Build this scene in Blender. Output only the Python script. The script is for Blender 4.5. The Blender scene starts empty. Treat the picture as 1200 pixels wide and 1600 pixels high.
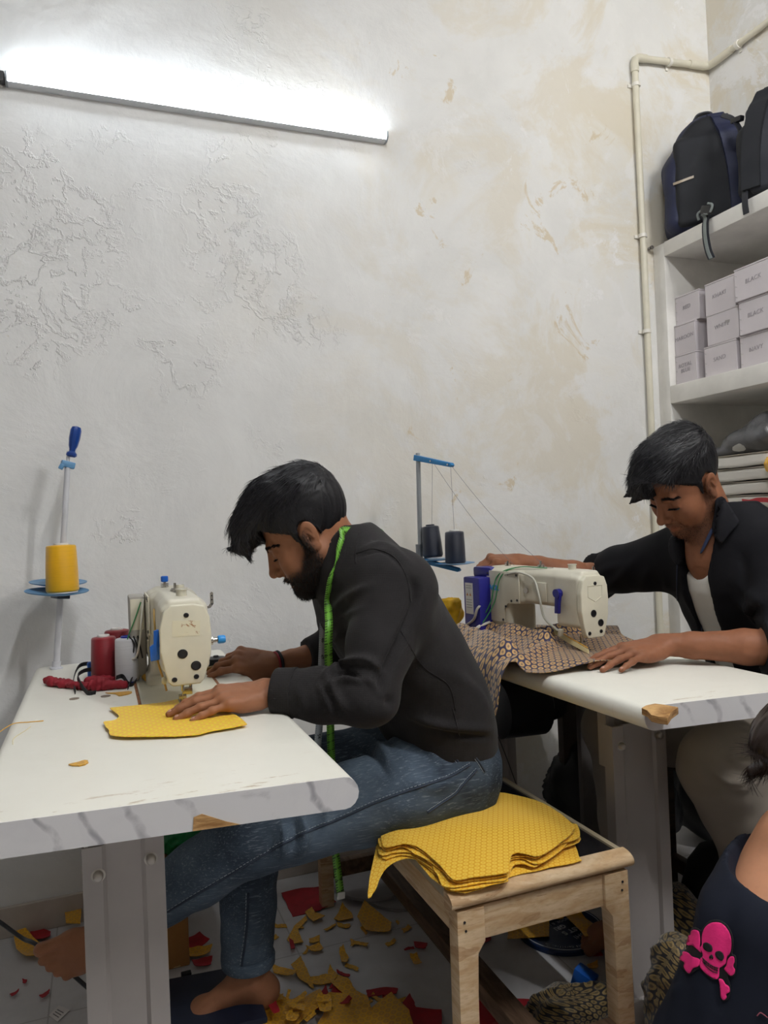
import bpy, bmesh, math, random
import numpy as np
from mathutils import Vector, Matrix, Euler
from mathutils.geometry import delaunay_2d_cdt
random.seed(7)
rng = np.random.default_rng(7)
COL = bpy.context.scene.collection
PI = math.pi
R_ = math.radians
# ------------------------------------------------------------------ camera
CAM_H = 1.13
FPX = 1165.0
_yaw, _pit, _rol = R_(20.95), R_(0.5), R_(2.32)
_cy, _sy = math.cos(_yaw), math.sin(_yaw)
_F0 = np.array([_sy, _cy, 0.0]); _R0 = np.array([_cy, -_sy, 0.0]); _Z = np.array([0, 0, 1.0])
CF = _F0 * math.cos(_pit) + _Z * math.sin(_pit)
_U0 = _Z * math.cos(_pit) - _F0 * math.sin(_pit)
CR = _R0 * math.cos(_rol) - _U0 * math.sin(_rol)
CU = _U0 * math.cos(_rol) + _R0 * math.sin(_rol)
CC = np.array([0, 0, CAM_H])
def ray(x, y): return CF + CR * (x - 600) / FPX - CU * (y - 800) / FPX
def az(x, y, z):
    d = ray(x, y); return CC + d * (z - CAM_H) / d[2]
def ay(x, y, Y):
    d = ray(x, y); return CC + d * Y / d[1]
def ax(x, y, X):
    d = ray(x, y); return CC + d * X / d[0]
cam_d = bpy.data.cameras.new('camera'); cam = bpy.data.objects.new('camera', cam_d); COL.objects.link(cam)
cam_d.sensor_fit = 'VERTICAL'; cam_d.sensor_height = 36.0; cam_d.sensor_width = 27.0
cam_d.lens = 36.0 * FPX / 1600.0; cam_d.clip_start = 0.02; cam_d.clip_end = 50
m = Matrix.Identity(4)
for i in range(3):
    m[i][0] = CR[i]; m[i][1] = CU[i]; m[i][2] = -CF[i]; m[i][3] = CC[i]
cam.matrix_world = m
S = bpy.context.scene
S.camera = cam
S.view_settings.view_transform = 'Standard'; S.view_settings.look = 'None'
S.view_settings.gamma = 1; S.view_settings.use_curve_mapping = False
S.view_settings.exposure = 0.10
# ------------------------------------------------------------------ materials
class NT:
    def __init__(s, name):
        s.m = bpy.data.materials.new(name); s.m.use_nodes = True
        s.t = s.m.node_tree; s.n = s.t.nodes; s.l = s.t.links
        s.b = s.n.get('Principled BSDF')
    def new(s, typ, **kw):
        n = s.n.new(typ)
        for k, v in kw.items(): setattr(n, k, v)
        return n
    def put(s, sock, v):
        if isinstance(v, bpy.types.NodeSocket): s.l.new(v, sock)
        elif isinstance(v, (int, float)):
            try: sock.default_value = v
            except TypeError: sock.default_value = (v, v, v)
        else:
            v = tuple(v)
            if len(v) == 3 and len(sock.default_value) == 4: v = v + (1,)
            sock.default_value = v
    def math(s, op, a, b=0.0, c=None, clamp=False):
        n = s.new('ShaderNodeMath', operation=op, use_clamp=clamp)
        s.put(n.inputs[0], a); s.put(n.inputs[1], b)
        if c is not None: s.put(n.inputs[2], c)
        return n.outputs[0]
    def vmath(s, op, a, b=None):
        n = s.new('ShaderNodeVectorMath', operation=op)
        s.put(n.inputs[0], a)
        if b is not None: s.put(n.inputs[1], b)
        return n.outputs['Value'] if op in ('LENGTH', 'DOT_PRODUCT') else n.outputs[0]
    def mix(s, f, a, b, blend='MIX'):
        n = s.new('ShaderNodeMix', data_type='RGBA', blend_type=blend)
        s.put(n.inputs[0], f); s.put(n.inputs[6], a); s.put(n.inputs[7], b)
        return n.outputs[2]
    def coord(s, which='Object'):
        return s.new('ShaderNodeTexCoord').outputs[which]
    def map(s, v, scale=(1, 1, 1), loc=(0, 0, 0), rot=(0, 0, 0)):
        n = s.new('ShaderNodeMapping'); s.put(n.inputs[0], v)
        n.inputs[1].default_value = loc; n.inputs[2].default_value = rot; n.inputs[3].default_value = scale
        return n.outputs[0]
    def noise(s, v, scale=5, detail=4, rough=0.55, dist=0.0, out=0):
        n = s.new('ShaderNodeTexNoise'); s.put(n.inputs['Vector'], v)
        n.inputs['Scale'].default_value = scale; n.inputs['Detail'].default_value = detail
        n.inputs['Roughness'].default_value = rough; n.inputs['Distortion'].default_value = dist
        return n.outputs[out]
    def ramp(s, v, stops, interp='LINEAR'):
        n = s.new('ShaderNodeValToRGB'); s.put(n.inputs[0], v)
        cr = n.color_ramp; cr.interpolation = interp
        while len(cr.elements) < len(stops): cr.elements.new(0.5)
        for e, (p, c) in zip(cr.elements, stops):
            e.position = p
            e.color = (c, c, c, 1) if isinstance(c, (int, float)) else tuple(c) + (1,)
        return n.outputs[0]
    def wave(s, v, scale=5, dist=0, detail=2, direction='X', profile='SIN'):
        n = s.new('ShaderNodeTexWave', bands_direction=direction, wave_profile=profile)
        s.put(n.inputs['Vector'], v); n.inputs['Scale'].default_value = scale
        n.inputs['Distortion'].default_value = dist; n.inputs['Detail'].default_value = detail
        return n.outputs[1]
    def sep(s, v):
        n = s.new('ShaderNodeSeparateXYZ'); s.put(n.inputs[0], v); return n.outputs
    def bump(s, h, strength=0.3, distance=0.002, prev=None):
        n = s.new('ShaderNodeBump'); s.put(n.inputs['Height'], h)
        n.inputs['Strength'].default_value = strength; n.inputs['Distance'].default_value = distance
        if prev is not None: s.l.new(prev, n.inputs['Normal'])
        return n.outputs[0]
    def done(s, col=None, rough=None, metal=None, normal=None, spec=None, **kw):
        b = s.b
        if col is not None: s.put(b.inputs['Base Color'], col)
        if rough is not None: s.put(b.inputs['Roughness'], rough)
        if metal is not None: s.put(b.inputs['Metallic'], metal)
        if spec is not None: s.put(b.inputs['Specular IOR Level'], spec)
        if normal is not None: s.l.new(normal, b.inputs['Normal'])
        for k, v in kw.items(): s.put(b.inputs[k.replace('_', ' ')], v)
        return s.m
def rgb(h):
    h = h.lstrip('#'); o = []
    for i in (0, 2, 4):
        c = int(h[i:i + 2], 16) / 255
        o.append(c / 12.92 if c <= 0.04045 else ((c + 0.055) / 1.055) ** 2.4)
    return tuple(o)
_simple = {}
def simple(name, hexc, rough=0.5, metal=0.0, var=0.12, scale=18, bump=0.08, bscale=60, bdist=0.001, spec=None):
    """plain surface with mild procedural colour variation and grain"""
    if name in _simple: return _simple[name]
    t = NT(name); c = rgb(hexc); co = t.coord()
    n = t.noise(co, scale, 4)
    k = t.ramp(n, [(0.3, 1 - var), (0.7, 1 + var * 0.6)])
    col = t.mix(1.0, c, k, 'MULTIPLY')
    nb = t.bump(t.noise(co, bscale, 3), bump, bdist) if bump > 0 else None
    _simple[name] = t.done(col, rough, metal, nb, spec)
    return _simple[name]
def hexdots(t, uv, size):
    """distance to the nearest centre of a hexagonal lattice, in cells"""
    r3 = math.sqrt(3)
    p = t.map(uv, (1 / size, 1 / size, 0))
    ds = []
    for off in ((0, 0, 0), (0.5, r3 / 2, 0)):
        q = t.vmath('ADD', p, off)
        q = t.vmath('MULTIPLY', q, (1, 1 / r3, 0))
        q = t.vmath('FRACTION', q)
        q = t.vmath('SUBTRACT', q, (0.5, 0.5, 0))
        q = t.vmath('MULTIPLY', q, (1, r3, 0))
        ds.append((t.vmath('LENGTH', q), q))
    return t.math('MINIMUM', ds[0][0], ds[1][0])
# ------------------------------------------------------------------ objects
def wmat(o):
    M = o.matrix_basis.copy()
    while o.parent:
        o = o.parent; M = o.matrix_basis @ M
    return M
def tag(o, label=None, cat=None, group=None, kind=None):
    if label: o['label'] = label
    if cat: o['category'] = cat
    if group: o['group'] = group
    if kind: o['kind'] = kind
    return o
def thing(name, label, cat, loc=(0, 0, 0), rz=0.0, group=None):
    o = bpy.data.objects.new(name, None); COL.objects.link(o)
    o.empty_display_size = 0.05
    o.location = Vector([float(a) for a in loc]); o.rotation_euler = (0, 0, rz)
    return tag(o, label, cat, group)
class MB:
    """collects primitives (world coordinates) into ONE mesh"""
    def __init__(s): s.v = []; s.f = []; s.uv = None
    def add(s, verts, faces, M=None):
        k = len(s.v)
        if M is not None: verts = [M @ Vector(v) for v in verts]
        s.v += [tuple(map(float, v)) for v in verts]
        s.f += [tuple(i + k for i in f) for f in faces]
        return s
    def bm(s, b, M=None):
        b.verts.ensure_lookup_table(); b.verts.index_update()
        s.add([v.co[:] for v in b.verts], [[v.index for v in f.verts] for f in b.faces], M); b.free(); return s
    def box(s, c, size, rot=None, bev=0.0, seg=2):
        b = bmesh.new(); bmesh.ops.create_cube(b, size=1.0)
        bmesh.ops.scale(b, vec=size, verts=b.verts)
        if bev > 0: bmesh.ops.bevel(b, geom=b.edges[:] , offset=bev, segments=seg, profile=0.6, affect='EDGES')
        M = Matrix.Translation(Vector([float(a) for a in c]))
        if rot is not None: M = M @ (rot.to_4x4() if not isinstance(rot, (tuple, list)) else Euler(rot).to_matrix().to_4x4())
        return s.bm(b, M)
    def span(s, lo, hi, bev=0.0, seg=2):
        return s.box([(a + b) / 2 for a, b in zip(lo, hi)], [abs(b - a) for a, b in zip(lo, hi)], None, bev, seg)
    def frame(s, a, b):
        a = Vector([float(q) for q in a]); b = Vector([float(q) for q in b]); d = b - a
        q = Vector((0, 0, 1)).rotation_difference(d.normalized()) if d.length > 1e-9 else Euler((0, 0, 0)).to_quaternion()
        return Matrix.Translation(a) @ q.to_matrix().to_4x4(), d.length
    def cyl(s, a, b, r0, r1=None, seg=20, caps=True):
        r1 = r0 if r1 is None else r1
        M, L = s.frame(a, b)
        vs = []; fs = []
        for z, r in ((0, r0), (L, r1)):
            vs += [(r * math.cos(2 * PI * i / seg), r * math.sin(2 * PI * i / seg), z) for i in range(seg)]
        fs = [(i, (i + 1) % seg, seg + (i + 1) % seg, seg + i) for i in range(seg)]
        if caps: fs += [tuple(range(seg - 1, -1, -1)), tuple(range(seg, 2 * seg))]
        return s.add(vs, fs, M)
    def lathe(s, a, b, prof, seg=28):
        """profile of (height along a->b in metres, radius)"""
        M, L = s.frame(a, b); vs = []; fs = []
        n = len(prof)
        for z, r in prof:
            r = max(r, 1e-5)
            vs += [(r * math.cos(2 * PI * i / seg), r * math.sin(2 * PI * i / seg), z) for i in range(seg)]
        for j in range(n - 1):
            for i in range(seg):
                fs.append((j * seg + i, j * seg + (i + 1) % seg, (j + 1) * seg + (i + 1) % seg, (j + 1) * seg + i))
        fs.append(tuple(range(seg - 1, -1, -1))); fs.append(tuple((n - 1) * seg + i for i in range(seg)))
        return s.add(vs, fs, M)
    def tube(s, pts, r, seg=8, r1=None, flat=None):
        P = [Vector([float(q) for q in p]) for p in pts]; n = len(P); vs = []; fs = []
        T = [(P[min(i + 1, n - 1)] - P[max(i - 1, 0)]).normalized() for i in range(n)]
        up = Vector((0, 0, 1)) if abs(T[0].z) < 0.9 else Vector((1, 0, 0))
        X = T[0].cross(up).normalized()
        for i in range(n):
            X = (X - T[i] * X.dot(T[i])).normalized(); Y = T[i].cross(X)
            rr = r if r1 is None else r + (r1 - r) * i / (n - 1)
            if callable(r): rr = r(i / (n - 1))
            for k in range(seg):
                a = 2 * PI * k / seg
                vs.append(P[i] + X * (rr * math.cos(a)) + Y * (rr * math.sin(a)))
        for i in range(n - 1):
            for k in range(seg):
                fs.append((i * seg + k, i * seg + (k + 1) % seg, (i + 1) * seg + (k + 1) % seg, (i + 1) * seg + k))
        fs.append(tuple(range(seg - 1, -1, -1))); fs.append(tuple((n - 1) * seg + k for k in range(seg)))
        return s.add(vs, fs)
    def prism(s, poly, depth, M=None, bev=0.0, seg=2):
        """polygon in local XY extruded along local +Z"""
        b = bmesh.new()
        vs = [b.verts.new((float(x), float(y), 0)) for x, y in poly]
        f = b.faces.new(vs); b.normal_update()
        if f.normal.z > 0: f.normal_flip()
        r = bmesh.ops.extrude_face_region(b, geom=[f])
        bmesh.ops.translate(b, vec=(0, 0, depth), verts=[g for g in r['geom'] if isinstance(g, bmesh.types.BMVert)])
        bmesh.ops.recalc_face_normals(b, faces=b.faces)
        if bev > 0:
            bmesh.ops.bevel(b, geom=b.edges[:], offset=bev, segments=seg, profile=0.6, affect='EDGES', clamp_overlap=True)
        return s.bm(b, M)
    def sphere(s, c, r, sub=3, sc=(1, 1, 1)):
        b = bmesh.new(); bmesh.ops.create_icosphere(b, subdivisions=sub, radius=1)
        M = Matrix.Translation(Vector([float(q) for q in c])) @ Matrix.Diagonal((r * sc[0], r * sc[1], r * sc[2], 1))
        return s.bm(b, M)
    def build(s, name, mat, parent=None, smooth=True, angle=40, origin=None):
        me = bpy.data.meshes.new(name)
        V = np.array(s.v, dtype=float).reshape(-1, 3)
        o = bpy.data.objects.new(name, me); COL.objects.link(o)
        if parent is not None:
            o.parent = parent
            Mi = np.array(wmat(parent).inverted())
            V = V @ Mi[:3, :3].T + Mi[:3, 3]
        elif len(V):
            lo, hi = V.min(0), V.max(0)
            c = np.array([(lo[0] + hi[0]) / 2, (lo[1] + hi[1]) / 2, lo[2]]) if origin is None else np.array(origin, float)
            V = V - c; o.location = c
        me.from_pydata(V.tolist(), [], s.f)
        if s.uv is not None:
            ul = me.uv_layers.new(name='UVMap')
            li = np.empty(len(me.loops), dtype=np.int32); me.loops.foreach_get('vertex_index', li)
            ul.data.foreach_set('uv', np.asarray(s.uv, dtype=np.float32)[li].ravel())
        mats = mat if isinstance(mat, (list, tuple)) else [mat]
        for q in mats: me.materials.append(q)
        me.validate(); me.update()
        if smooth:
            me.shade_smooth()
            if angle: me.set_sharp_from_angle(angle=R_(angle))
        return o
def fixn(o):
    b = bmesh.new(); b.from_mesh(o.data); bmesh.ops.recalc_face_normals(b, faces=b.faces); b.to_mesh(o.data); b.free(); return o
def copy_tree(o, parent=None):
    c = o.copy(); COL.objects.link(c)
    if parent is not None: c.parent = parent
    for ch in list(o.children): copy_tree(ch, c)
    return c
def struct(mb, name, mat, **kw):
    o = mb.build(name, mat, smooth=kw.pop('smooth', False), **kw); o['kind'] = 'structure'; return o
# ------------------------------------------------------------------ implicit surfaces
class SDF:
    def __init__(s, lo, hi, h):
        s.h = h; s.lo = np.array(lo, float); n = np.ceil((np.array(hi, float) - s.lo) / h).astype(int) + 1
        s.n = n; s.F = np.full(n, 0.25, np.float32)
        s.ax = [s.lo[i] + h * np.arange(n[i]) for i in range(3)]
    def win(s, lo, hi):
        a = np.clip(np.floor((np.array(lo) - s.lo) / s.h).astype(int), 0, s.n)
        b = np.clip(np.ceil((np.array(hi) - s.lo) / s.h).astype(int) + 1, 0, s.n)
        sl = tuple(slice(i, j) for i, j in zip(a, b))
        if any(i >= j for i, j in zip(a, b)): return None, None
        g = np.meshgrid(*[s.ax[i][sl[i]] for i in range(3)], indexing='ij')
        return sl, np.stack(g, -1)
    def put(s, fn, lo, hi, k=0.0, sub=False):
        mg = k + 3 * s.h
        sl, P = s.win(np.array(lo) - mg, np.array(hi) + mg)
        if sl is None: return s
        d = fn(P).astype(np.float32); A = s.F[sl]
        if sub:
            if k > 0:
                h = np.clip(0.5 - 0.5 * (A + d) / k, 0, 1); s.F[sl] = A * (1 - h) - d * h + k * h * (1 - h)
            else: s.F[sl] = np.maximum(A, -d)
        else:
            if k > 0:
                h = np.clip(0.5 + 0.5 * (A - d) / k, 0, 1); s.F[sl] = A * (1 - h) + d * h - k * h * (1 - h)
            else: s.F[sl] = np.minimum(A, d)
        return s
    def cone(s, a, b, ra, rb=None, k=0.01, sub=False, squash=None):
        """tapered capsule; squash=(axis, factor): thinner along that axis by the factor"""
        a = np.array(a, float); b = np.array(b, float); rb = ra if rb is None else rb
        rm = max(ra, rb)
        if squash is not None:
            u = np.array(squash[0], float); u /= np.linalg.norm(u); q = 1.0 / squash[1] - 1.0
        ab = b - a; L = max(ab @ ab, 1e-12)
        def fn(P):
            t = np.clip(((P - a) @ ab) / L, 0, 1)
            D = P - a - t[..., None] * ab
            if squash is not None: D = D + (D @ u)[..., None] * u * q
            d = np.sqrt((D * D).sum(-1)) - (ra + t * (rb - ra))
            return d * (min(1.0, squash[1]) if squash is not None else 1.0)
        m_ = rm * (max(1.0, squash[1]) if squash is not None else 1.0)
        return s.put(fn, np.minimum(a, b) - m_, np.maximum(a, b) + m_, k, sub)
    def chain(s, pts, rad, k=0.01, squash=None):
        for i in range(len(pts) - 1): s.cone(pts[i], pts[i + 1], rad[i], rad[i + 1], k, squash=squash)
        return s
    def ell(s, c, r, k=0.01, rot=None, sub=False):
        c = np.array(c, float); r = np.array(r, float)
        Rm = np.eye(3) if rot is None else np.array(Euler([R_(q) for q in rot]).to_matrix())
        def fn(P):
            D = (P - c) @ Rm; k0 = np.sqrt(((D / r) ** 2).sum(-1)); k1 = np.sqrt(((D / (r * r)) ** 2).sum(-1)) + 1e-9
            return k0 * (k0 - 1) / k1
        m_ = r.max()
        return s.put(fn, c - m_, c + m_, k, sub)
    def box(s, c, half, r=0.005, k=0.0, rot=None, sub=False):
        c = np.array(c, float); half = np.array(half, float)
        Rm = np.eye(3) if rot is None else np.array(Euler([R_(q) for q in rot]).to_matrix())
        def fn(P):
            q = np.abs((P - c) @ Rm) - (half - r)
            return np.sqrt((np.maximum(q, 0) ** 2).sum(-1)) + np.minimum(q.max(-1), 0) - r
        m_ = np.linalg.norm(half)
        return s.put(fn, c - m_, c + m_, k, sub)
    def cut(s, p, n, k=0.0):
        """remove everything on the side the normal points to"""
        p = np.array(p, float); n = np.array(n, float); n /= np.linalg.norm(n)
        g = np.meshgrid(*s.ax, indexing='ij'); P = np.stack(g, -1)
        d = ((P - p) @ n).astype(np.float32)
        s.F = np.maximum(s.F, d); return s
    def mesh(s, smooth=0):
        F = s.F.astype(np.float32).copy()
        F[0] = F[-1] = 0.2; F[:, 0] = F[:, -1] = 0.2; F[:, :, 0] = F[:, :, -1] = 0.2
        ins = F < 0; nx, ny, nz = F.shape
        cor = [(i, j, k) for i in (0, 1) for j in (0, 1) for k in (0, 1)]
        cs = lambda A, i, j, k: A[i:nx - 1 + i, j:ny - 1 + j, k:nz - 1 + k]
        cnt = sum(cs(ins, *c).astype(np.int8) for c in cor)
        act = (cnt > 0) & (cnt < 8)
        I = np.argwhere(act); idx = np.full(act.shape, -1, np.int64); idx[act] = np.arange(len(I))
        acc = np.zeros((len(I), 3)); num = np.zeros(len(I))
        cv = {c: F[I[:, 0] + c[0], I[:, 1] + c[1], I[:, 2] + c[2]] for c in cor}
        for a in cor:
            for ax_ in range(3):
                if a[ax_]: continue
                b = list(a); b[ax_] = 1; b = tuple(b)
                fa, fb = cv[a], cv[b]; mk = (fa < 0) != (fb < 0)
                t = np.where(mk, fa / np.where(mk, fa - fb, 1), 0)
                p = np.tile(np.array(a, float), (len(I), 1)); p[:, ax_] = t
                acc[mk] += p[mk]; num[mk] += 1
        V = (I + acc / num[:, None]) * s.h + s.lo
        Q = []
        for ax_ in range(3):
            o1, o2 = [(1, 2), (2, 0), (0, 1)][ax_]
            sl0 = [slice(1, -1)] * 3; sl0[ax_] = slice(0, -1); sl1 = list(sl0); sl1[ax_] = slice(1, None)
            A = ins[tuple(sl0)]; B = ins[tuple(sl1)]
            E = np.argwhere(A != B)
            base = E.copy()
            for q in (o1, o2): base[:, q] += 1
            fl = A[E[:, 0], E[:, 1], E[:, 2]]
            def cell(d1, d2):
                c = base.copy(); c[:, o1] -= d1; c[:, o2] -= d2
                return idx[c[:, 0], c[:, 1], c[:, 2]]
            q = np.stack([cell(1, 1), cell(0, 1), cell(0, 0), cell(1, 0)], 1)
            q[~fl] = q[~fl][:, ::-1]
            Q.append(q)
        Q = np.concatenate(Q)
        Q = Q[(Q >= 0).all(1)]
        for _ in range(smooth):
            S_ = np.zeros_like(V); C_ = np.zeros(len(V))
            for i in range(4):
                a, b = Q[:, i], Q[:, (i + 1) % 4]
                np.add.at(S_, a, V[b]); np.add.at(C_, a, 1); np.add.at(S_, b, V[a]); np.add.at(C_, b, 1)
            V = 0.5 * V + 0.5 * S_ / np.maximum(C_, 1)[:, None]
        return V, Q
def vnormals(V, Q):
    N = np.zeros_like(V)
    fn = np.cross(V[Q[:, 2]] - V[Q[:, 0]], V[Q[:, 3]] - V[Q[:, 1]])
    for i in range(4): np.add.at(N, Q[:, i], fn)
    return N / (np.linalg.norm(N, axis=1)[:, None] + 1e-12)
def snoise(P, f, seed=0):
    """smooth pseudo-noise from sums of sines, about -1..1"""
    r = np.random.default_rng(seed); o = np.zeros(len(P))
    for i in range(6):
        d = r.normal(size=3); d /= np.linalg.norm(d)
        o += np.sin((P @ d) * f * r.uniform(0.7, 1.5) + r.uniform(0, 6.3) + 1.3 * np.sin(P @ r.normal(size=3) * f * 0.4))
    return o / 3.0
def meshobj(VQ, name, mat, parent=None, uv=None):
    mb = MB(); mb.v = VQ[0].tolist(); mb.f = [tuple(map(int, q)) for q in VQ[1]]; mb.uv = uv
    return mb.build(name, mat, parent, angle=None)
def joinVQ(*L):
    V = []; Q = []; k = 0
    for v, q in L: V.append(v); Q.append(q + k); k += len(v)
    return np.concatenate(V), np.concatenate(Q)
# ------------------------------------------------------------------ flat cloth pieces
def smooth_outline(pts, n=6, closed=True, jag=0.0):
    P = [np.array(p, float) for p in pts]; out = []; N = len(P)
    for i in range(N):
        p0, p1, p2, p3 = P[i - 1], P[i], P[(i + 1) % N], P[(i + 2) % N]
        for k in range(n):
            t = k / n
            q = 0.5 * (2 * p1 + (p2 - p0) * t + (2 * p0 - 5 * p1 + 4 * p2 - p3) * t * t + (3 * p1 - p0 - 3 * p2 + p3) * t ** 3)
            if jag: q = q + rng.normal(size=2) * jag
            out.append(q)
    return out
def inpoly(pts, poly):
    x, y = pts[:, 0], pts[:, 1]; c = np.zeros(len(pts), bool); n = len(poly)
    for i in range(n):
        (x1, y1), (x2, y2) = poly[i], poly[i - 1]
        with np.errstate(divide='ignore', invalid='ignore'):
            c ^= ((y1 > y) != (y2 > y)) & (x < (x2 - x1) * (y - y1) / (y2 - y1 + 1e-15) + x1)
    return c
def sheet(outline, fn, step=0.012, thick=0.0012, mb=None):
    """thin solid cloth: outline in flat (u,v) metres, fn maps an (n,2) array to world xyz"""
    poly = np.array(outline, float)
    lo, hi = poly.min(0), poly.max(0)
    gx, gy = np.meshgrid(np.arange(lo[0], hi[0], step), np.arange(lo[1], hi[1], step * 0.87))
    gx = gx + (np.arange(gx.shape[0]) % 2)[:, None] * step * 0.5
    g = np.stack([gx.ravel(), gy.ravel()], 1); g = g[inpoly(g, poly)]
    if len(g):
        dm = np.full(len(g), 9.0)
        for p in poly: dm = np.minimum(dm, np.hypot(*(g - p).T))
        g = g[dm > step * 0.45]
    pts = np.concatenate([poly, g]); n0 = len(poly)
    r = delaunay_2d_cdt([Vector(map(float, p)) for p in pts], [], [list(range(n0))], 1, 1e-7)
    P2 = np.array([v[:] for v in r[0]]); T = [tuple(f) for f in r[2]]
    W = fn(P2); n = len(P2)
    tri = np.array(T)
    N = np.zeros_like(W); c = np.cross(W[tri[:, 1]] - W[tri[:, 0]], W[tri[:, 2]] - W[tri[:, 0]])
    for i in range(3): np.add.at(N, tri[:, i], c)
    N /= np.linalg.norm(N, axis=1)[:, None] + 1e-12
    mb = mb or MB()
    V = np.concatenate([W + N * thick * 0.5, W - N * thick * 0.5])
    F = [t for t in T] + [tuple(i + n for i in t[::-1]) for t in T]
    ed = {}
    for t in T:
        for i in range(3):
            a, b = t[i], t[(i + 1) % 3]; ed[(a, b)] = 1
    for (a, b) in list(ed):
        if (b, a) not in ed: F.append((b, a, a + n, b + n))
    k = len(mb.v)
    mb.v += V.tolist(); mb.f += [tuple(i + k for i in f) for f in F]
    uv = np.concatenate([P2, P2])
    mb.uv = uv if mb.uv is None else np.concatenate([mb.uv, uv])
    return mb
def strip(pts, width, side, thick=0.0008, mb=None):
    """ribbon along points; side = width direction (vector or list of vectors)"""
    P = np.array(pts, float); n = len(P); mb = mb or MB()
    if np.ndim(side) == 1: side = np.tile(np.array(side, float), (n, 1))
    side = np.array(side, float); side /= np.linalg.norm(side, axis=1)[:, None]
    T = np.gradient(P, axis=0); Nn = np.cross(T, side); Nn /= np.linalg.norm(Nn, axis=1)[:, None] + 1e-12
    w = np.full(n, width) if np.isscalar(width) else np.array(width)
    L = np.concatenate([[0], np.cumsum(np.linalg.norm(np.diff(P, axis=0), axis=1))])
    ring = [P + side * w[:, None] / 2 + Nn * thick / 2, P - side * w[:, None] / 2 + Nn * thick / 2,
            P - side * w[:, None] / 2 - Nn * thick / 2, P + side * w[:, None] / 2 - Nn * thick / 2]
    k = len(mb.v); V = np.stack(ring, 1).reshape(-1, 3)
    F = []
    for i in range(n - 1):
        for j in range(4):
            a, b = i * 4 + j, i * 4 + (j + 1) % 4
            F.append((a, b, b + 4, a + 4))
    F += [(3, 2, 1, 0), tuple((n - 1) * 4 + j for j in range(4))]
    mb.v += V.tolist(); mb.f += [tuple(i + k for i in f) for f in F]
    uv = np.stack([np.tile(np.array([0.5, -0.5, -0.5, 0.5]), n) * np.repeat(w, 4), np.repeat(L, 4)], 1)
    mb.uv = uv if mb.uv is None else np.concatenate([mb.uv, uv])
    return mb
def spline(pts, n=12):
    P = np.array(pts, float); P = np.concatenate([[2 * P[0] - P[1]], P, [2 * P[-1] - P[-2]]]); out = []
    for i in range(1, len(P) - 2):
        p0, p1, p2, p3 = P[i - 1:i + 3]
        for k in range(n):
            t = k / n
            out.append(0.5 * (2 * p1 + (p2 - p0) * t + (2 * p0 - 5 * p1 + 4 * p2 - p3) * t * t + (3 * p1 - p0 - 3 * p2 + p3) * t ** 3))
    out.append(P[-2]); return np.array(out)
def textmesh(txt, size, M, name, mat, parent=None, depth=0.0006, align='CENTER', track=1.0, shear=0.0, bold=0.0):
    cu = bpy.data.curves.new('lettering', 'FONT'); cu.body = txt; cu.size = size
    cu.align_x = align; cu.align_y = 'CENTER'; cu.extrude = depth; cu.space_character = track; cu.shear = shear; cu.offset = bold
    to = bpy.data.objects.new('lettering', cu); COL.objects.link(to)
    dg = bpy.context.evaluated_depsgraph_get(); dg.update()
    me = bpy.data.meshes.new_from_object(to.evaluated_get(dg))
    V = [M @ v.co for v in me.vertices]; F = [tuple(p.vertices) for p in me.polygons]
    bpy.data.objects.remove(to); bpy.data.curves.remove(cu); bpy.data.meshes.remove(me)
    mb = MB(); mb.add([v[:] for v in V], F)
    return mb.build(name, mat, parent, smooth=False)
def basisM(o, x, y, z=None):
    x = Vector([float(a) for a in x]).normalized(); y = Vector([float(a) for a in y]); z = x.cross(y).normalized(); y = z.cross(x)
    M = Matrix.Identity(4)
    for i in range(3): M[i][0] = x[i]; M[i][1] = y[i]; M[i][2] = z[i]; M[i][3] = float(o[i])
    return M
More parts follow.
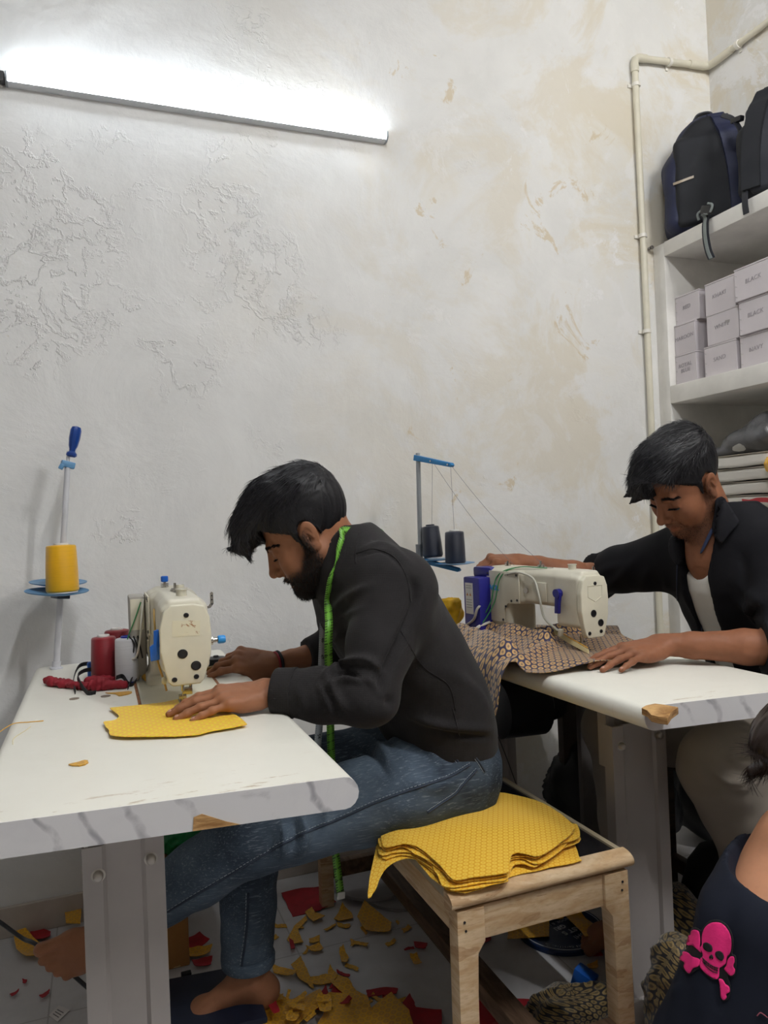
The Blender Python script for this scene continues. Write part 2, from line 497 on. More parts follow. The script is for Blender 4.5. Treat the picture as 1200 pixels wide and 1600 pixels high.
# ================================================================== the room
D = 2.36          # back wall
XR = 2.42         # right wall above the shelf
def wall_material(name, warm):
    t = NT(name); co = t.coord(); x, y, z = t.sep(co)
    big = t.noise(co, 1.1, 5, 0.6); mid = t.noise(co, 3.2, 6, 0.62, 0.4); fine = t.noise(co, 14, 6, 0.65)
    base = t.mix(t.ramp(mid, [(0.35, 0.0), (0.7, 1.0)]), (0.70, 0.70, 0.695), (0.80, 0.80, 0.795))
    # ochre damp stains where the whitewash has gone
    s1 = t.math('ADD', t.math('MULTIPLY', big, 0.55), t.math('MULTIPLY', mid, 0.55))
    gx = t.math('MULTIPLY', t.math('SUBTRACT', x, warm[0]), warm[1], clamp=True)
    thr = t.math('SUBTRACT', s1, t.math('SUBTRACT', 0.69, t.math('MULTIPLY', gx, 0.14)))
    wash = t.math('MULTIPLY', thr, 5.0, clamp=True)
    base = t.mix(t.math('MULTIPLY', wash, 0.85), base, (0.66, 0.60, 0.475))
    # patchy warm distemper showing through towards the right end of the wall
    base = t.mix(t.math('MULTIPLY', gx, 0.30), base, (0.70, 0.665, 0.585))
    pa = t.noise(t.map(co, (1, 1, 1), (4, 0, 6)), 2.1, 7, 0.66, 0.6); pb = t.noise(t.map(co, (1, 1, 1), (9, 0, 3)), 5.0, 7, 0.68, 0.5)
    base = t.mix(t.math('MULTIPLY', t.math('MULTIPLY', t.ramp(pa, [(0.47, 0), (0.56, 1)]), gx), 0.75), base, (0.665, 0.60, 0.475))
    base = t.mix(t.math('MULTIPLY', t.math('MULTIPLY', t.ramp(pb, [(0.54, 0), (0.60, 1)]), gx), 0.6), base, (0.76, 0.75, 0.735))
    p = t.noise(t.map(co, (1, 1, 1), (7, 3, 2)), 4.2, 7, 0.7, 0.8)
    pe = t.math('MULTIPLY', t.math('SUBTRACT', p, t.math('SUBTRACT', 0.675, t.math('MULTIPLY', gx, 0.045))), 30, clamp=True)
    base = t.mix(t.math('MULTIPLY', pe, 0.6), base, (0.58, 0.46, 0.27))
    q = t.noise(t.map(co, (1, 1, 1), (1, 9, 5)), 3.0, 8, 0.72, 0.5)
    chip = t.math('MULTIPLY', t.math('SUBTRACT', q, 0.60), 40, clamp=True)
    base = t.mix(t.math('MULTIPLY', t.math('MULTIPLY', chip, gx), 0.75), base, (0.80, 0.79, 0.78))
    base = t.mix(t.math('MULTIPLY', t.math('SUBTRACT', fine, 0.62, clamp=True), 1.2), base, (0.50, 0.46, 0.38))
    # relief: trowelled unevenness, flaking edges, blisters
    n0 = t.bump(big, 0.4, 0.03)
    n1 = t.bump(mid, 0.5, 0.016, n0)
    fl = t.noise(t.map(co, (1, 1, 1), (2, 2, 8)), 6.5, 6, 0.62, 0.25)
    # flaking is worst below the left half of the lamp
    rx = t.math('MULTIPLY', t.math('SUBTRACT', x, 0.15), 1.5); rz = t.math('MULTIPLY', t.math('SUBTRACT', z, 1.95), 2.2)
    rr = t.math('ADD', t.math('MULTIPLY', rx, rx), t.math('MULTIPLY', rz, rz))
    reg = t.math('SUBTRACT', 1.0, t.math('MULTIPLY', rr, 0.75), clamp=True)
    mk = t.math('ADD', t.noise(t.map(co, (1, 1, 1), (5, 0, 1)), 3.0, 4), t.math('MULTIPLY', reg, 0.22))
    msk = t.ramp(mk, [(0.60, 0.0), (0.72, 1.0)])
    st = t.ramp(fl, [(0.47, 0.0), (0.49, 0.8), (0.53, 0.0), (0.60, 0.0), (0.615, 1.0), (0.66, 0.35)])
    n2 = t.bump(t.math('MULTIPLY', st, msk), 0.65, 0.007, n1)
    n3 = t.bump(chip, 0.35, 0.002, n2)
    n4 = t.bump(fine, 0.35, 0.004, n3)
    return t.done(base, 0.85, 0, n4, 0.2)
M_wall = wall_material('plaster_back', (0.2, 0.55))
M_wallR = wall_material('plaster_right', (-2.0, 0.5))
M_white = simple('whitewash', '#e4e2dc', 0.8, var=0.08, scale=7, bump=0.35, bscale=22, bdist=0.004)
M_dull = simple('low_fill_grey', '#8f8b84', 0.85, var=0.12, scale=5, bump=0.3, bscale=20, bdist=0.004)  # unseen walls and ceiling, kept dark to cut the bounced fill
def floor_material():
    t = NT('floor_marble'); co = t.coord()
    n = t.noise(co, 1.3, 6, 0.6, 1.5)
    v = t.ramp(n, [(0.44, 0.0), (0.5, 1.0), (0.56, 0.0)])
    base = t.mix(t.math('MULTIPLY', v, 0.18), (0.52, 0.51, 0.52), (0.33, 0.33, 0.35))
    d = t.noise(co, 7, 7, 0.7)
    base = t.mix(t.math('MULTIPLY', t.ramp(d, [(0.5, 0), (0.75, 1)]), 0.4), base, (0.33, 0.29, 0.25))
    b = t.new('ShaderNodeTexBrick'); t.put(b.inputs['Vector'], co)
    b.offset = 0.0; b.inputs['Scale'].default_value = 1; b.inputs['Brick Width'].default_value = 0.6; b.inputs['Row Height'].default_value = 0.6
    b.inputs['Mortar Size'].default_value = 0.002
    base = t.mix(t.math('MULTIPLY', b.outputs['Fac'], 0.6), base, (0.25, 0.23, 0.22))
    nb = t.bump(t.noise(co, 30, 4), 0.1, 0.002)
    return t.done(base, 0.38, 0, nb, 0.4)
M_floor = floor_material()
struct(MB().span((-2.3, -2.3, -0.1), (3.2, D + 0.2, 0)), 'floor', M_floor)
struct(MB().span((-2.3, D, 0), (3.2, D + 0.2, 3.5)), 'wall_back', M_wall, origin=(0, D, 0))
wr = MB().span((XR, -2.3, 2.115), (3.2, D, 3.5))
wr.span((2.62, -2.3, 0), (3.2, D, 2.115))
struct(wr, 'wall_right', M_wallR, origin=(XR, 0, 0))
struct(MB().span((-2.3, -2.3, 0), (-2.1, D, 3.5)), 'wall_left', M_dull)
struct(MB().span((-2.1, -2.3, 0), (2.62, -2.1, 3.5)), 'wall_front', M_dull)
struct(MB().span((-2.3, -2.3, 3.4), (3.2, D + 0.2, 3.6)), 'ceiling', M_dull)
M_skirt = simple('skirting_tile', '#b9b0a8', 0.5, var=0.1, bump=0.1)
struct(MB().span((-2.1, D - 0.012, 0), (2.6, D, 0.085), 0.003), 'baseboard_back', M_skirt)
# ---- built-in plaster shelving on the right wall
sh = thing('built_in_shelf', 'white plastered built-in shelving with deep bays along the right wall', 'shelf', (2.35, 1.4, 0))
XF = 2.09
M_shelf = simple('shelf_paint', '#e6e3dd', 0.7, var=0.10, scale=9, bump=0.4, bscale=26, bdist=0.004)
for (z0, z1) in ((2.105, 2.162), (1.53, 1.60), (1.0, 1.065), (0.42, 0.48)):
    MB().span((XF, -0.6, z0), (2.62, D - 0.06, z1), 0.006).build('shelf_board', M_shelf, sh)
for (y0, y1) in ((D - 0.062, D), (0.9, 0.96), (-0.66, -0.6)):
    MB().span((XF, y0, 0), (2.62, y1, 2.16 if y1 == D else 2.105), 0.006).build('upright', M_shelf, sh)
MB().span((2.60, -0.6, 0), (2.62, D - 0.06, 2.105)).build('back_panel', M_shelf, sh, smooth=False)
# ---- PVC conduit with saddle clips
M_pvc = simple('pvc', '#d8d2bf', 0.45, var=0.06, bump=0.05)
M_clip = simple('clip_white', '#e4e0d6', 0.4, var=0.04, bump=0)
pp = thing('conduit_pipe', 'cream plastic conduit pipe running up the back wall and round the corner', 'pipe', (2.03, D - 0.02, 0))
yp = D - 0.018; zc = 2.90; rp = 0.0125
path = [(2.03, yp, 0.02), (2.03, yp, 1.0), (2.03, yp, 2.0), (2.025, yp, zc - 0.03), (2.029, yp, zc - 0.010), (2.045, yp, zc), (2.2, yp, zc + 0.012), (XR - 0.04, yp, zc + 0.028),
        (XR - 0.022, yp - 0.006, zc + 0.03), (XR - 0.017, yp - 0.03, zc + 0.03), (XR - 0.017, 1.4, zc + 0.03), (XR - 0.017, 0.6, zc + 0.03)]
MB().tube(path, rp, 14).build('tube', M_pvc, pp, angle=60)
for _e in ([(2.025, yp, zc - 0.06), (2.025, yp, zc - 0.03), (2.029, yp, zc - 0.010), (2.045, yp, zc), (2.08, yp, zc + 0.003)],
           [(XR - 0.12, yp, zc + 0.022), (XR - 0.04, yp, zc + 0.028), (XR - 0.022, yp - 0.006, zc + 0.03), (XR - 0.017, yp - 0.03, zc + 0.03), (XR - 0.017, yp - 0.12, zc + 0.03)]):
    MB().tube(_e, rp + 0.003, 14).build('elbow_joint', M_pvc, pp, angle=60)
for z in (2.79, 2.195, 1.82, 1.2):
    c = MB(); c.cyl((2.028, yp, z - 0.007), (2.028, yp, z + 0.007), rp + 0.004, seg=16); c.box((2.028, D - 0.003, z), (0.056, 0.006, 0.013), bev=0.002)
    c.build('clip', M_clip, pp)
c = MB(); c.cyl((2.19, yp, zc + 0.011), (2.204, yp, zc + 0.012), rp + 0.004, seg=16); c.box((2.197, D - 0.003, zc + 0.012), (0.013, 0.006, 0.056), bev=0.002); c.build('clip', M_clip, pp)
c = MB(); c.cyl((XR - 0.017, D - 0.16, zc + 0.03), (XR - 0.017, D - 0.175, zc + 0.03), rp + 0.004, seg=16); c.box((XR - 0.003, D - 0.167, zc + 0.03), (0.006, 0.013, 0.056), bev=0.002); c.build('clip', M_clip, pp)
kp = ay(1014, 389, D - 0.004)
k = MB(); k.lathe(kp, kp + np.array([0, -0.02, 0]), [(0, 0.006), (0.004, 0.006), (0.006, 0.003), (0.014, 0.003), (0.015, 0.008), (0.02, 0.007), (0.021, 0.001)], 16)
tag(k.build('wall_screw', simple('steel_dull', '#8a8580', 0.4, 0.8, bump=0)), 'small dull screw in the back wall at the shelf corner', 'screw')
# ------------------------------------------------------------------ lamps
def emit(name, col, st):
    t = NT(name); t.b.inputs['Base Color'].default_value = (0.9, 0.9, 0.9, 1)
    t.b.inputs['Emission Color'].default_value = tuple(col) + (1,); t.b.inputs['Emission Strength'].default_value = st
    return t.m
def batten(name, label, a, b, out, m_em):
    """LED batten from a to b on a wall whose outward normal is out"""
    a = np.array(a, float); b = np.array(b, float); out = np.array(out, float)
    t = thing(name, label, 'lamp', (a + b) / 2)
    d = (b - a) / np.linalg.norm(b - a); dn = np.array([0, 0, -1.0])
    M = basisM(a, dn, out)                       # local x = down, y = out of wall, z = along
    M = Matrix([[dn[i], out[i], d[i], a[i]] for i in range(3)] + [[0, 0, 0, 1]])
    L = np.linalg.norm(b - a)
    h = MB(); h.prism([(-0.016, 0), (0.018, 0), (0.018, 0.018), (0.013, 0.026), (0.009, 0.012), (-0.016, 0.012)], L, M)
    fixn(h.build('housing', simple('batten_white', '#d9dce0', 0.4, var=0.03, bump=0), t))
    p = [(-0.014, 0.012)] + [(-0.003 - 0.0125 * math.cos(q), 0.016 + 0.019 * math.sin(q)) for q in np.linspace(0.1, PI - 0.1, 12)] + [(0.009, 0.012)]
    g = MB(); g.prism(p, L - 0.012, M @ Matrix.Translation((0, 0, 0.006)))
    fixn(g.build('diffuser', m_em, t))
    for z in (0, L - 0.006):
        e = MB(); e.prism([(-0.018, 0), (0.019, 0), (0.019, 0.022), (0.008, 0.036), (-0.010, 0.036), (-0.018, 0.022)], 0.006, M @ Matrix.Translation((0, 0, z)))
        fixn(e.build('end_cap', simple('batten_cap', '#9aa0a6', 0.5, bump=0), t))
    return t
em1 = emit('led_cold', (0.84, 0.93, 1.0), 44)
em2 = emit('led_room', (0.98, 0.985, 0.99), 620)
tubeZ = 2.43
lamp = batten('batten_light', 'glowing white LED batten lamp fixed level on the back wall', (-0.205, D, tubeZ), (0.962, D, tubeZ), (0, -1, 0), em1)
MB().box((-0.218, D - 0.014, tubeZ), (0.022, 0.024, 0.03), bev=0.003).build('plug', simple('plug_dark', '#3a3a3c', 0.5, bump=0), lamp)
def ceiling_batten(label, a, b, z, m_em):
    t = thing('batten_light', label, 'lamp', ((a[0] + b[0]) / 2, (a[1] + b[1]) / 2, z - 0.045))
    ang = math.atan2(b[1] - a[1], b[0] - a[0]); L = math.hypot(b[0] - a[0], b[1] - a[1])
    MB().box(((a[0] + b[0]) / 2, (a[1] + b[1]) / 2, z - 0.009), (L, 0.04, 0.018), (0, 0, ang), 0.004).build('housing', simple('batten_white', '#d9dce0', 0.4), t)
    g = MB(); g.cyl((a[0], a[1], z - 0.028), (b[0], b[1], z - 0.028), 0.013, seg=16); g.build('diffuser', m_em, t)
ceiling_batten('LED batten lamp on the ceiling behind the viewer', (2.07, -0.95), (1.50, -0.20), 3.4, em2)
ceiling_batten('LED batten lamp on the ceiling above the viewer', (0.55, -0.35), (0.55, 0.85), 3.4, emit('led_room_over', (0.97, 0.985, 1.0), 300))
w = bpy.data.worlds.new('room_air'); S.world = w; w.use_nodes = True
w.node_tree.nodes['Background'].inputs[0].default_value = (0.9, 0.95, 1, 1); w.node_tree.nodes['Background'].inputs[1].default_value = 0.0
# ================================================================== sewing tables
TZ = 0.76
def laminate():
    t = NT('laminate_top'); co = t.coord()
    n = t.noise(co, 3.5, 5); f = t.noise(co, 22, 6, 0.7)
    c = t.mix(t.ramp(n, [(0.35, 0), (0.7, 1)]), (0.835, 0.815, 0.735), (0.78, 0.76, 0.68))
    sc = t.noise(t.map(co, (2, 9, 1)), 6, 8, 0.75)
    c = t.mix(t.math('MULTIPLY', t.math('SUBTRACT', sc, 0.66, clamp=True), 5, clamp=True), c, (0.45, 0.33, 0.2))
    c = t.mix(t.math('MULTIPLY', t.math('SUBTRACT', f, 0.64, clamp=True), 1.5, clamp=True), c, (0.5, 0.46, 0.4))
    ly = t.sep(co)[1]; wr = t.math('MULTIPLY', t.math('SUBTRACT', -0.46, ly), 9.0, clamp=True)     # worn front end of the top
    sn = t.noise(t.map(co, (5, 22, 1), (0.4, 0, 0)), 2.2, 8, 0.72); wm = t.math('MULTIPLY', t.math('MULTIPLY', t.math('SUBTRACT', sn, 0.585, clamp=True), 16, clamp=True), wr)
    c = t.mix(t.math('MULTIPLY', wm, 0.8), c, (0.42, 0.30, 0.17))
    return t.done(c, t.ramp(f, [(0.3, 0.28), (0.7, 0.42)]), 0, t.bump(f, 0.04, 0.001), 0.45)
def marble_band():
    t = NT('marble_edge'); co = t.coord()
    m_ = t.map(co, (1, 1, 1), rot=(0, 0.7, 0.3))
    w = t.wave(m_, 5.5, 9, 4, 'X'); n = t.noise(m_, 9, 6, 0.6, 1.2)
    v = t.math('MULTIPLY', t.ramp(w, [(0.86, 0), (1.0, 1)]), t.ramp(n, [(0.42, 0), (0.6, 1)]))
    c = t.mix(t.math('MULTIPLY', v, 0.8), (0.66, 0.65, 0.66), (0.22, 0.21, 0.24))
    c = t.mix(t.math('MULTIPLY', t.ramp(n, [(0.5, 0), (0.8, 1)]), 0.4), c, (0.5, 0.49, 0.52))
    return t.done(c, 0.35, 0, None, 0.4)
M_lam = laminate(); M_band = marble_band()
def wood(name, c1, c2, axis=(1, 8, 8), rough=0.6, sc=6):
    t = NT(name); co = t.coord()
    m_ = t.map(co, axis)
    n = t.noise(m_, sc, 5, 0.6, 0.7); g = t.noise(t.map(co, tuple(a * 4 for a in axis)), sc * 2, 4)
    c = t.mix(t.ramp(n, [(0.38, 0), (0.62, 1)]), rgb(c1), rgb(c2))
    c = t.mix(t.math('MULTIPLY', t.ramp(g, [(0.5, 0), (0.8, 1)]), 0.35), c, tuple(v * 0.5 for v in rgb(c2)))
    return t.done(c, rough, 0, t.bump(g, 0.2, 0.001), 0.3)
M_chip = wood('chipboard', '#c9a06a', '#8a6238', (3, 3, 20))
M_steel = simple('painted_steel', '#a19b98', 0.5, 0.0, var=0.10, scale=6, bump=0.05)
M_bolt = simple('bolt_zinc', '#b8b2aa', 0.35, 0.75, var=0.2, bump=0.05)
M_dark = simple('dark_metal', '#24242a', 0.45, 0.4, bump=0.05)
def skew(o, t, x0, x1, y0, kf, kl):
    """the front end is not cut square and one long edge runs slightly out"""
    L = wmat(o).translation
    for v in o.data.vertices:
        X, Y = v.co.x + L.x, v.co.y + L.y
        f = min(1, max(0, (y0 + 0.35 - Y) / 0.35)); g = min(1, max(0, (x1 - X) / (x1 - x0)))
        v.co.x += kl * g * f; v.co.y += kf * (x1 - X) * f
    return o
def table(label, x0, x1, y0, y1, dx, chip, lw=0.118, ly=0.18):
    kl = 0.040 if chip else 0.0
    """post-formed long edges (along Y), flat marble bands on the short ends"""
    t = thing('sewing_table', label, 'table', ((x0 + x1) / 2, (y0 + y1) / 2, 0))
    th = 0.046; r = 0.021; prof = []
    for s, xx in ((1, x1), (-1, x0)):
        for a in np.linspace(-90, 90, 9) if s > 0 else np.linspace(90, 270, 9):
            prof.append((xx - s * r + r * math.cos(R_(a)), TZ - th / 2 + (th / 2) * math.sin(R_(a))))
    M = Matrix(((1, 0, 0, 0), (0, 0, 1, y0 + 0.0012), (0, 1, 0, 0), (0, 0, 0, 1)))
    if chip:   # broken front-left corner
        b = MB(); b.prism(prof, y1 - y0 - 0.0024, M)
        top = b.build('table_top', M_lam, t, angle=50)
        fixn(top); skew(top, t, x0, x1, y0, 0.10, kl)
        c = MB(); P = [az(x, y, TZ)[:2] for x, y in ((1003, 1108), (1010, 1104), (1024, 1101), (1040, 1103), (1061, 1107), (1050, 1115), (1044, 1124), (1030, 1122), (1018, 1119), (1012, 1112))]
        c.prism([(a, b) for a, b in P][::-1], 0.013, Matrix.Translation((0.004, 0.006, TZ - 0.0122)), 0.0015)
        fixn(c.build('broken_corner', M_chip, t))['label'] = 'splintered corner showing raw board'
    else:
        top = fixn(MB().prism(prof, y1 - y0 - 0.0024, M).build('table_top', M_lam, t, angle=50)); skew(top, t, x0, x1, y0, 0.10, kl)
    for yy in (y0, y1 - 0.0012):
        e = MB(); e.prism([(p[0], p[1]) for p in prof], 0.0012, Matrix(((1, 0, 0, 0), (0, 0, 1, yy), (0, 1, 0, 0), (0, 0, 0, 1))))
        eb = fixn(e.build('edge_band', M_band, t, angle=50)); eb['label'] = 'flat marble-pattern end band'
        if yy == y0: skew(eb, t, x0, x1, y0, 0.10, kl)
    if not chip:   # chipped notch in the band
        q = MB(); q.prism([(0.105, TZ - th + 0.0005), (0.168, TZ - th + 0.0005), (0.150, TZ - th + 0.007), (0.118, TZ - th + 0.022), (0.107, TZ - th + 0.019)], 0.0012, Matrix(((1, 0, 0, 0), (0, 0, 1, y0 - 0.0011), (0, 1, 0, 0), (0, 0, 0, 1))))
        skew(fixn(q.build('chipped_patch', M_chip, t)), t, x0, x1, y0, 0.10, kl)['label'] = 'chip in the band showing raw board'
    # T stands of folded sheet steel, one near each end
    for yc in (y0 + ly, y1 - 0.25):
        xm = x0 + dx; w = lw
        lg = MB(); pr = [(-w / 2, 0.03), (-w / 2, 0), (-w / 2 + 0.028, 0), (-w / 2 + 0.034, 0.006), (w / 2 - 0.034, 0.006), (w / 2 - 0.028, 0), (w / 2, 0), (w / 2, 0.03),
                         (w / 2 - 0.003, 0.03), (w / 2 - 0.003, 0.003), (w / 2 - 0.027, 0.003), (w / 2 - 0.033, 0.009), (-w / 2 + 0.033, 0.009), (-w / 2 + 0.027, 0.003), (-w / 2 + 0.003, 0.003), (-w / 2 + 0.003, 0.03)]
        lg.prism(pr, 0.60, Matrix.Translation((xm, yc, 0.055)))
        fixn(lg.build('leg', M_steel, t, angle=25))
        ul = MB(); ul.prism([(a * 0.86, b + 0.034) for a, b in pr], 0.16, Matrix.Translation((xm, yc, 0.555)))
        u = fixn(ul.build('leg_extension', M_steel, t, angle=25))
        MB().span((xm - 0.06, yc + 0.01, TZ - th - 0.028), (xm + 0.06, yc + 0.06, TZ - th), 0.004).build('top_bracket', M_steel, t)
        MB().span((xm - 0.075, yc - 0.005, 0.0), (xm + 0.075, yc + 0.06, 0.055), 0.006).build('foot_bar', M_steel, t)
        for sx, zz in ((-w / 2 + 0.022, 0.612), (w / 2 - 0.020, 0.622)):
            bt = MB(); p = np.array([xm + sx, yc, zz])
            bt.lathe(p + [0, 0.004, 0], p - [0, 0.012, 0], [(0, 0.0105), (0.004, 0.0105), (0.0042, 0.0078), (0.011, 0.0074), (0.0135, 0.006), (0.0145, 0.0045)], 12)
            bt.build('bolt', M_bolt, t)
    return t
T1 = dict(x0=-0.18, x1=0.338, y0=1.030, y1=2.262)
T2 = dict(x0=0.895, x1=1.350, y0=1.085, y1=2.262)
tab1 = table('white laminate sewing table in front of the man with the measuring tape', dx=0.198, chip=False, **T1)
tab2 = table('white laminate sewing table with a broken corner, before the man in black', dx=0.205, chip=True, lw=0.145, ly=0.265, **T2)
# ================================================================== lockstitch machines
def beige():
    t = NT('machine_enamel'); co = t.coord()
    n = t.noise(co, 7, 5); f = t.noise(co, 30, 7, 0.72)
    c = t.mix(t.ramp(n, [(0.35, 0), (0.7, 1)]), rgb('#d6d1c0'), rgb('#c6c0ad'))
    c = t.mix(t.math('MULTIPLY', t.math('SUBTRACT', f, 0.66, clamp=True), 6, clamp=True), c, rgb('#7a5a3c'))
    return t.done(c, 0.38, 0, t.bump(f, 0.05, 0.001), 0.45)
M_beige = beige(); M_cream = simple('machine_plate', '#d8d3bf', 0.4, var=0.07, scale=14, bump=0.04)
M_bluep = simple('blue_plastic', '#1d63c4', 0.35, var=0.06, bump=0); M_navyp = simple('navy_plastic', '#20207e', 0.35, var=0.08, bump=0)
M_chrome = simple('chrome', '#c9c6c0', 0.2, 0.95, var=0.1, bump=0); M_black = simple('black_plastic', '#17171b', 0.35, var=0.1, bump=0)
M_clear = simple('oil_window', '#cfcab8', 0.15, var=0.03, bump=0); M_grey = simple('grey_box', '#a8a49c', 0.5, var=0.1)
M_wire_g = simple('green_wire', '#3c8f55', 0.4, bump=0); M_wire_w = simple('white_wire', '#d8d5cc', 0.4, bump=0)
M_rust = simple('rust', '#8a5a38', 0.8, var=0.4, scale=40)
def machine(label, nx, ny, kind):
    t = thing('sewing_machine', label, 'sewing machine', (nx, ny, TZ))
    W = lambda x, y, z: (nx + x, ny + y, TZ + z)
    # casting: head, arm, pillar in one piece
    s = SDF((nx - 0.09, ny - 0.075, TZ - 0.005), (nx + 0.09, ny + 0.40, TZ + 0.245), 0.0026)
    s.box(W(0, 0.005, 0.145), (0.049, 0.048, 0.077), 0.014)                       # head
    s.box(W(0, 0.17, 0.175), (0.047, 0.19, 0.052), 0.016, 0.01)                  # arm
    s.box(W(0, 0.305, 0.11), (0.055, 0.060, 0.115), 0.014, 0.012); s.box(W(0, 0.275, 0.172), (0.055, 0.088, 0.052), 0.012, 0.010)               # pillar
    s.box(W(0, 0.300, 0.008), (0.066, 0.074, 0.012), 0.008, 0.012)
    s.box(W(0, 0.16, 0.226), (0.034, 0.20, 0.008), 0.007, 0.014)
    meshobj(s.mesh(2), 'machine_body', M_beige, t)
    # face plate
    fp = [(-0.030, 0.041), (0.026, 0.041), (0.034, 0.050), (0.050, 0.105), (0.0525, 0.150), (0.050, 0.190), (0.040, 0.216), (0.018, 0.222), (-0.030, 0.222), (-0.044, 0.208), (-0.052, 0.170), (-0.052, 0.120), (-0.044, 0.075), (-0.038, 0.050)]
    F = Matrix(((1, 0, 0, nx), (0, 0, -1, ny - 0.036), (0, 1, 0, TZ), (0, 0, 0, 1)))
    fpo = fixn(MB().prism(fp, 0.018, F, 0.004, 3).build('face_plate', M_cream, t, angle=35))
    yF = -0.054
    for (x, z, r) in ((0.002, 0.198, 0.0055), (-0.008, 0.112, 0.0105), (0.018, 0.083, 0.0105), (-0.026, 0.056, 0.0055), (0.018, 0.058, 0.0055)):
        p = np.array(W(x, yF, z)); q = MB()
        q.lathe(p + [0, 0.003, 0], p - [0, 0.002, 0], [(0, r), (0.0042, r), (0.0048, r * 0.72), (0.0036, r * 0.66), (0.0034, 0.0001)], 18)
        q.build('screw_plug', M_black, fpo)
    if kind == 1:
        q = MB(); q.prism([(-0.028, 0.152), (0.028, 0.150), (0.030, 0.184), (-0.026, 0.188)], 0.0006, Matrix(((1, 0, 0, nx), (0, 0, -1, ny + yF), (0, 1, 0, TZ), (0, 0, 0, 1))))
        tt = NT('worn_sticker'); co = tt.coord(); n = tt.noise(co, 40, 6, 0.7, 1.0)
        fixn(q.build('worn_sticker', tt.done(tt.mix(tt.ramp(n, [(0.56, 0), (0.62, 1)]), rgb('#dad4bb'), rgb('#a0744e')), 0.5), fpo))
    else:
        q = MB(); q.tube([W(*p) for p in ((-0.026, yF - 0.0003, 0.192), (0.027, yF - 0.0003, 0.192), (0.027, yF - 0.0003, 0.160), (0, yF - 0.0003, 0.146), (-0.026, yF - 0.0003, 0.160), (-0.026, yF - 0.0003, 0.192))], 0.0011, 6)
        q.build('embossed_badge', M_cream, fpo)
    # flush bed plate
    MB().span(W(-0.088, -0.058, -0.004), W(0.088, 0.415, 0.0022), 0.0015).build('bed_plate', M_cream, t)
    r = MB()
    for xx in (-0.0915, 0.0915): r.span(W(xx - 0.003, -0.06, -0.003), W(xx + 0.003, 0.417, 0.0012))
    r.build('bed_gasket', M_rust, t)
    MB().span(W(-0.022, -0.03, 0.002), W(0.022, 0.03, 0.0035), 0.001).build('needle_plate', M_chrome, t)
    # needle bar, presser bar and foot
    nb = MB(); nb.cyl(W(-0.006, -0.002, 0.045), W(-0.006, -0.002, 0.024), 0.0042, 0.0036, 12); nb.cyl(W(-0.006, -0.002, 0.024), W(-0.006, -0.002, 0.001), 0.001, 0.0006, 8)
    nb.build('needle_bar', M_chrome, t)
    pb = MB(); pb.cyl(W(0.012, 0.010, 0.06), W(0.012, 0.010, 0.022), 0.0035, seg=12); pb.box(W(0.004, 0.006, 0.022), (0.022, 0.010, 0.012), bev=0.002)
    pb.build('presser_bar', M_chrome, t)
    ft = MB(); ft.box(W(-0.012, -0.004, 0.006), (0.006, 0.034, 0.004), (0.12, 0, 0), 0.001); ft.box(W(-0.001, -0.004, 0.006), (0.006, 0.034, 0.004), (0.12, 0, 0), 0.001); ft.box(W(-0.006, 0.004, 0.014), (0.016, 0.012, 0.012), bev=0.002)
    ft.build('presser_foot', M_chrome, t)
    # presser lifter lever on the back
    lv = MB(); hx = -0.058 if kind == 1 else -0.056; hy = 0.015 if kind == 1 else 0.025
    if kind == 1:
        lv.prism([(-0.006, 0.165), (0.004, 0.168), (0.006, 0.135), (0.004, 0.128), (0.004, 0.100), (-0.014, 0.098), (-0.015, 0.130), (-0.007, 0.136)], 0.012, Matrix(((1, 0, 0, nx - 0.056), (0, 0, -1, ny - 0.02), (0, 1, 0, TZ), (0, 0, 0, 1))), 0.0015)
    else:
        lv.cyl(W(-0.046, 0.030, 0.168), W(-0.066, 0.030, 0.168), 0.013, seg=20)
        lv.prism([(0.020, 0.172), (0.040, 0.172), (0.043, 0.150), (0.046, 0.108), (0.030, 0.108), (0.027, 0.140)], 0.010, Matrix(((0, 0, -1, nx - 0.054), (1, 0, 0, ny - 0.005), (0, 1, 0, TZ), (0, 0, 0, 1))), 0.002)
    fixn(lv.build('lifter_lever', M_bluep if kind == 1 else M_navyp, t))
    # tension assembly on the operator side
    td = MB(); td.cyl(W(0.045, 0.0, 0.128), W(0.074, 0.0, 0.128), 0.0035, seg=10); td.cyl(W(0.056, 0, 0.128), W(0.061, 0, 0.128), 0.011, seg=20)
    for i in range(5): td.cyl(W(0.062 + i * 0.0025, 0, 0.128), W(0.063 + i * 0.0025, 0, 0.128), 0.0065, seg=14)
    td.build('tension_discs', M_chrome, t)
    tk = MB(); tk.lathe(W(0.072, 0, 0.128), W(0.088, 0, 0.128), [(0, 0.0085), (0.002, 0.0098), (0.012, 0.0098), (0.016, 0.008)], 18); tk.build('tension_knob', simple('sky_blue_knob', '#2f8fd8', 0.35, bump=0), t)
    # take-up guide bracket with holes
    gb = MB(); gb.prism([(0.046, 0.206), (0.056, 0.208), (0.060, 0.214), (0.060, 0.238), (0.0635, 0.241), (0.067, 0.238), (0.067, 0.212), (0.060, 0.203), (0.046, 0.201)], 0.0016, Matrix(((1, 0, 0, nx), (0, 0, -1, ny + 0.01), (0, 1, 0, TZ), (0, 0, 0, 1))))
    gbo = fixn(gb.build('thread_bracket', M_chrome, t))
    for z in (0.212, 0.222, 0.232):
        q = MB(); p = np.array(W(0.0635, 0.0083, z)); q.cyl(p, p + [0, 0.0008, 0], 0.0017, seg=10); q.build('hole', M_black, gbo)
    # oil window, thread post and tension on the top
    oz = 0.232
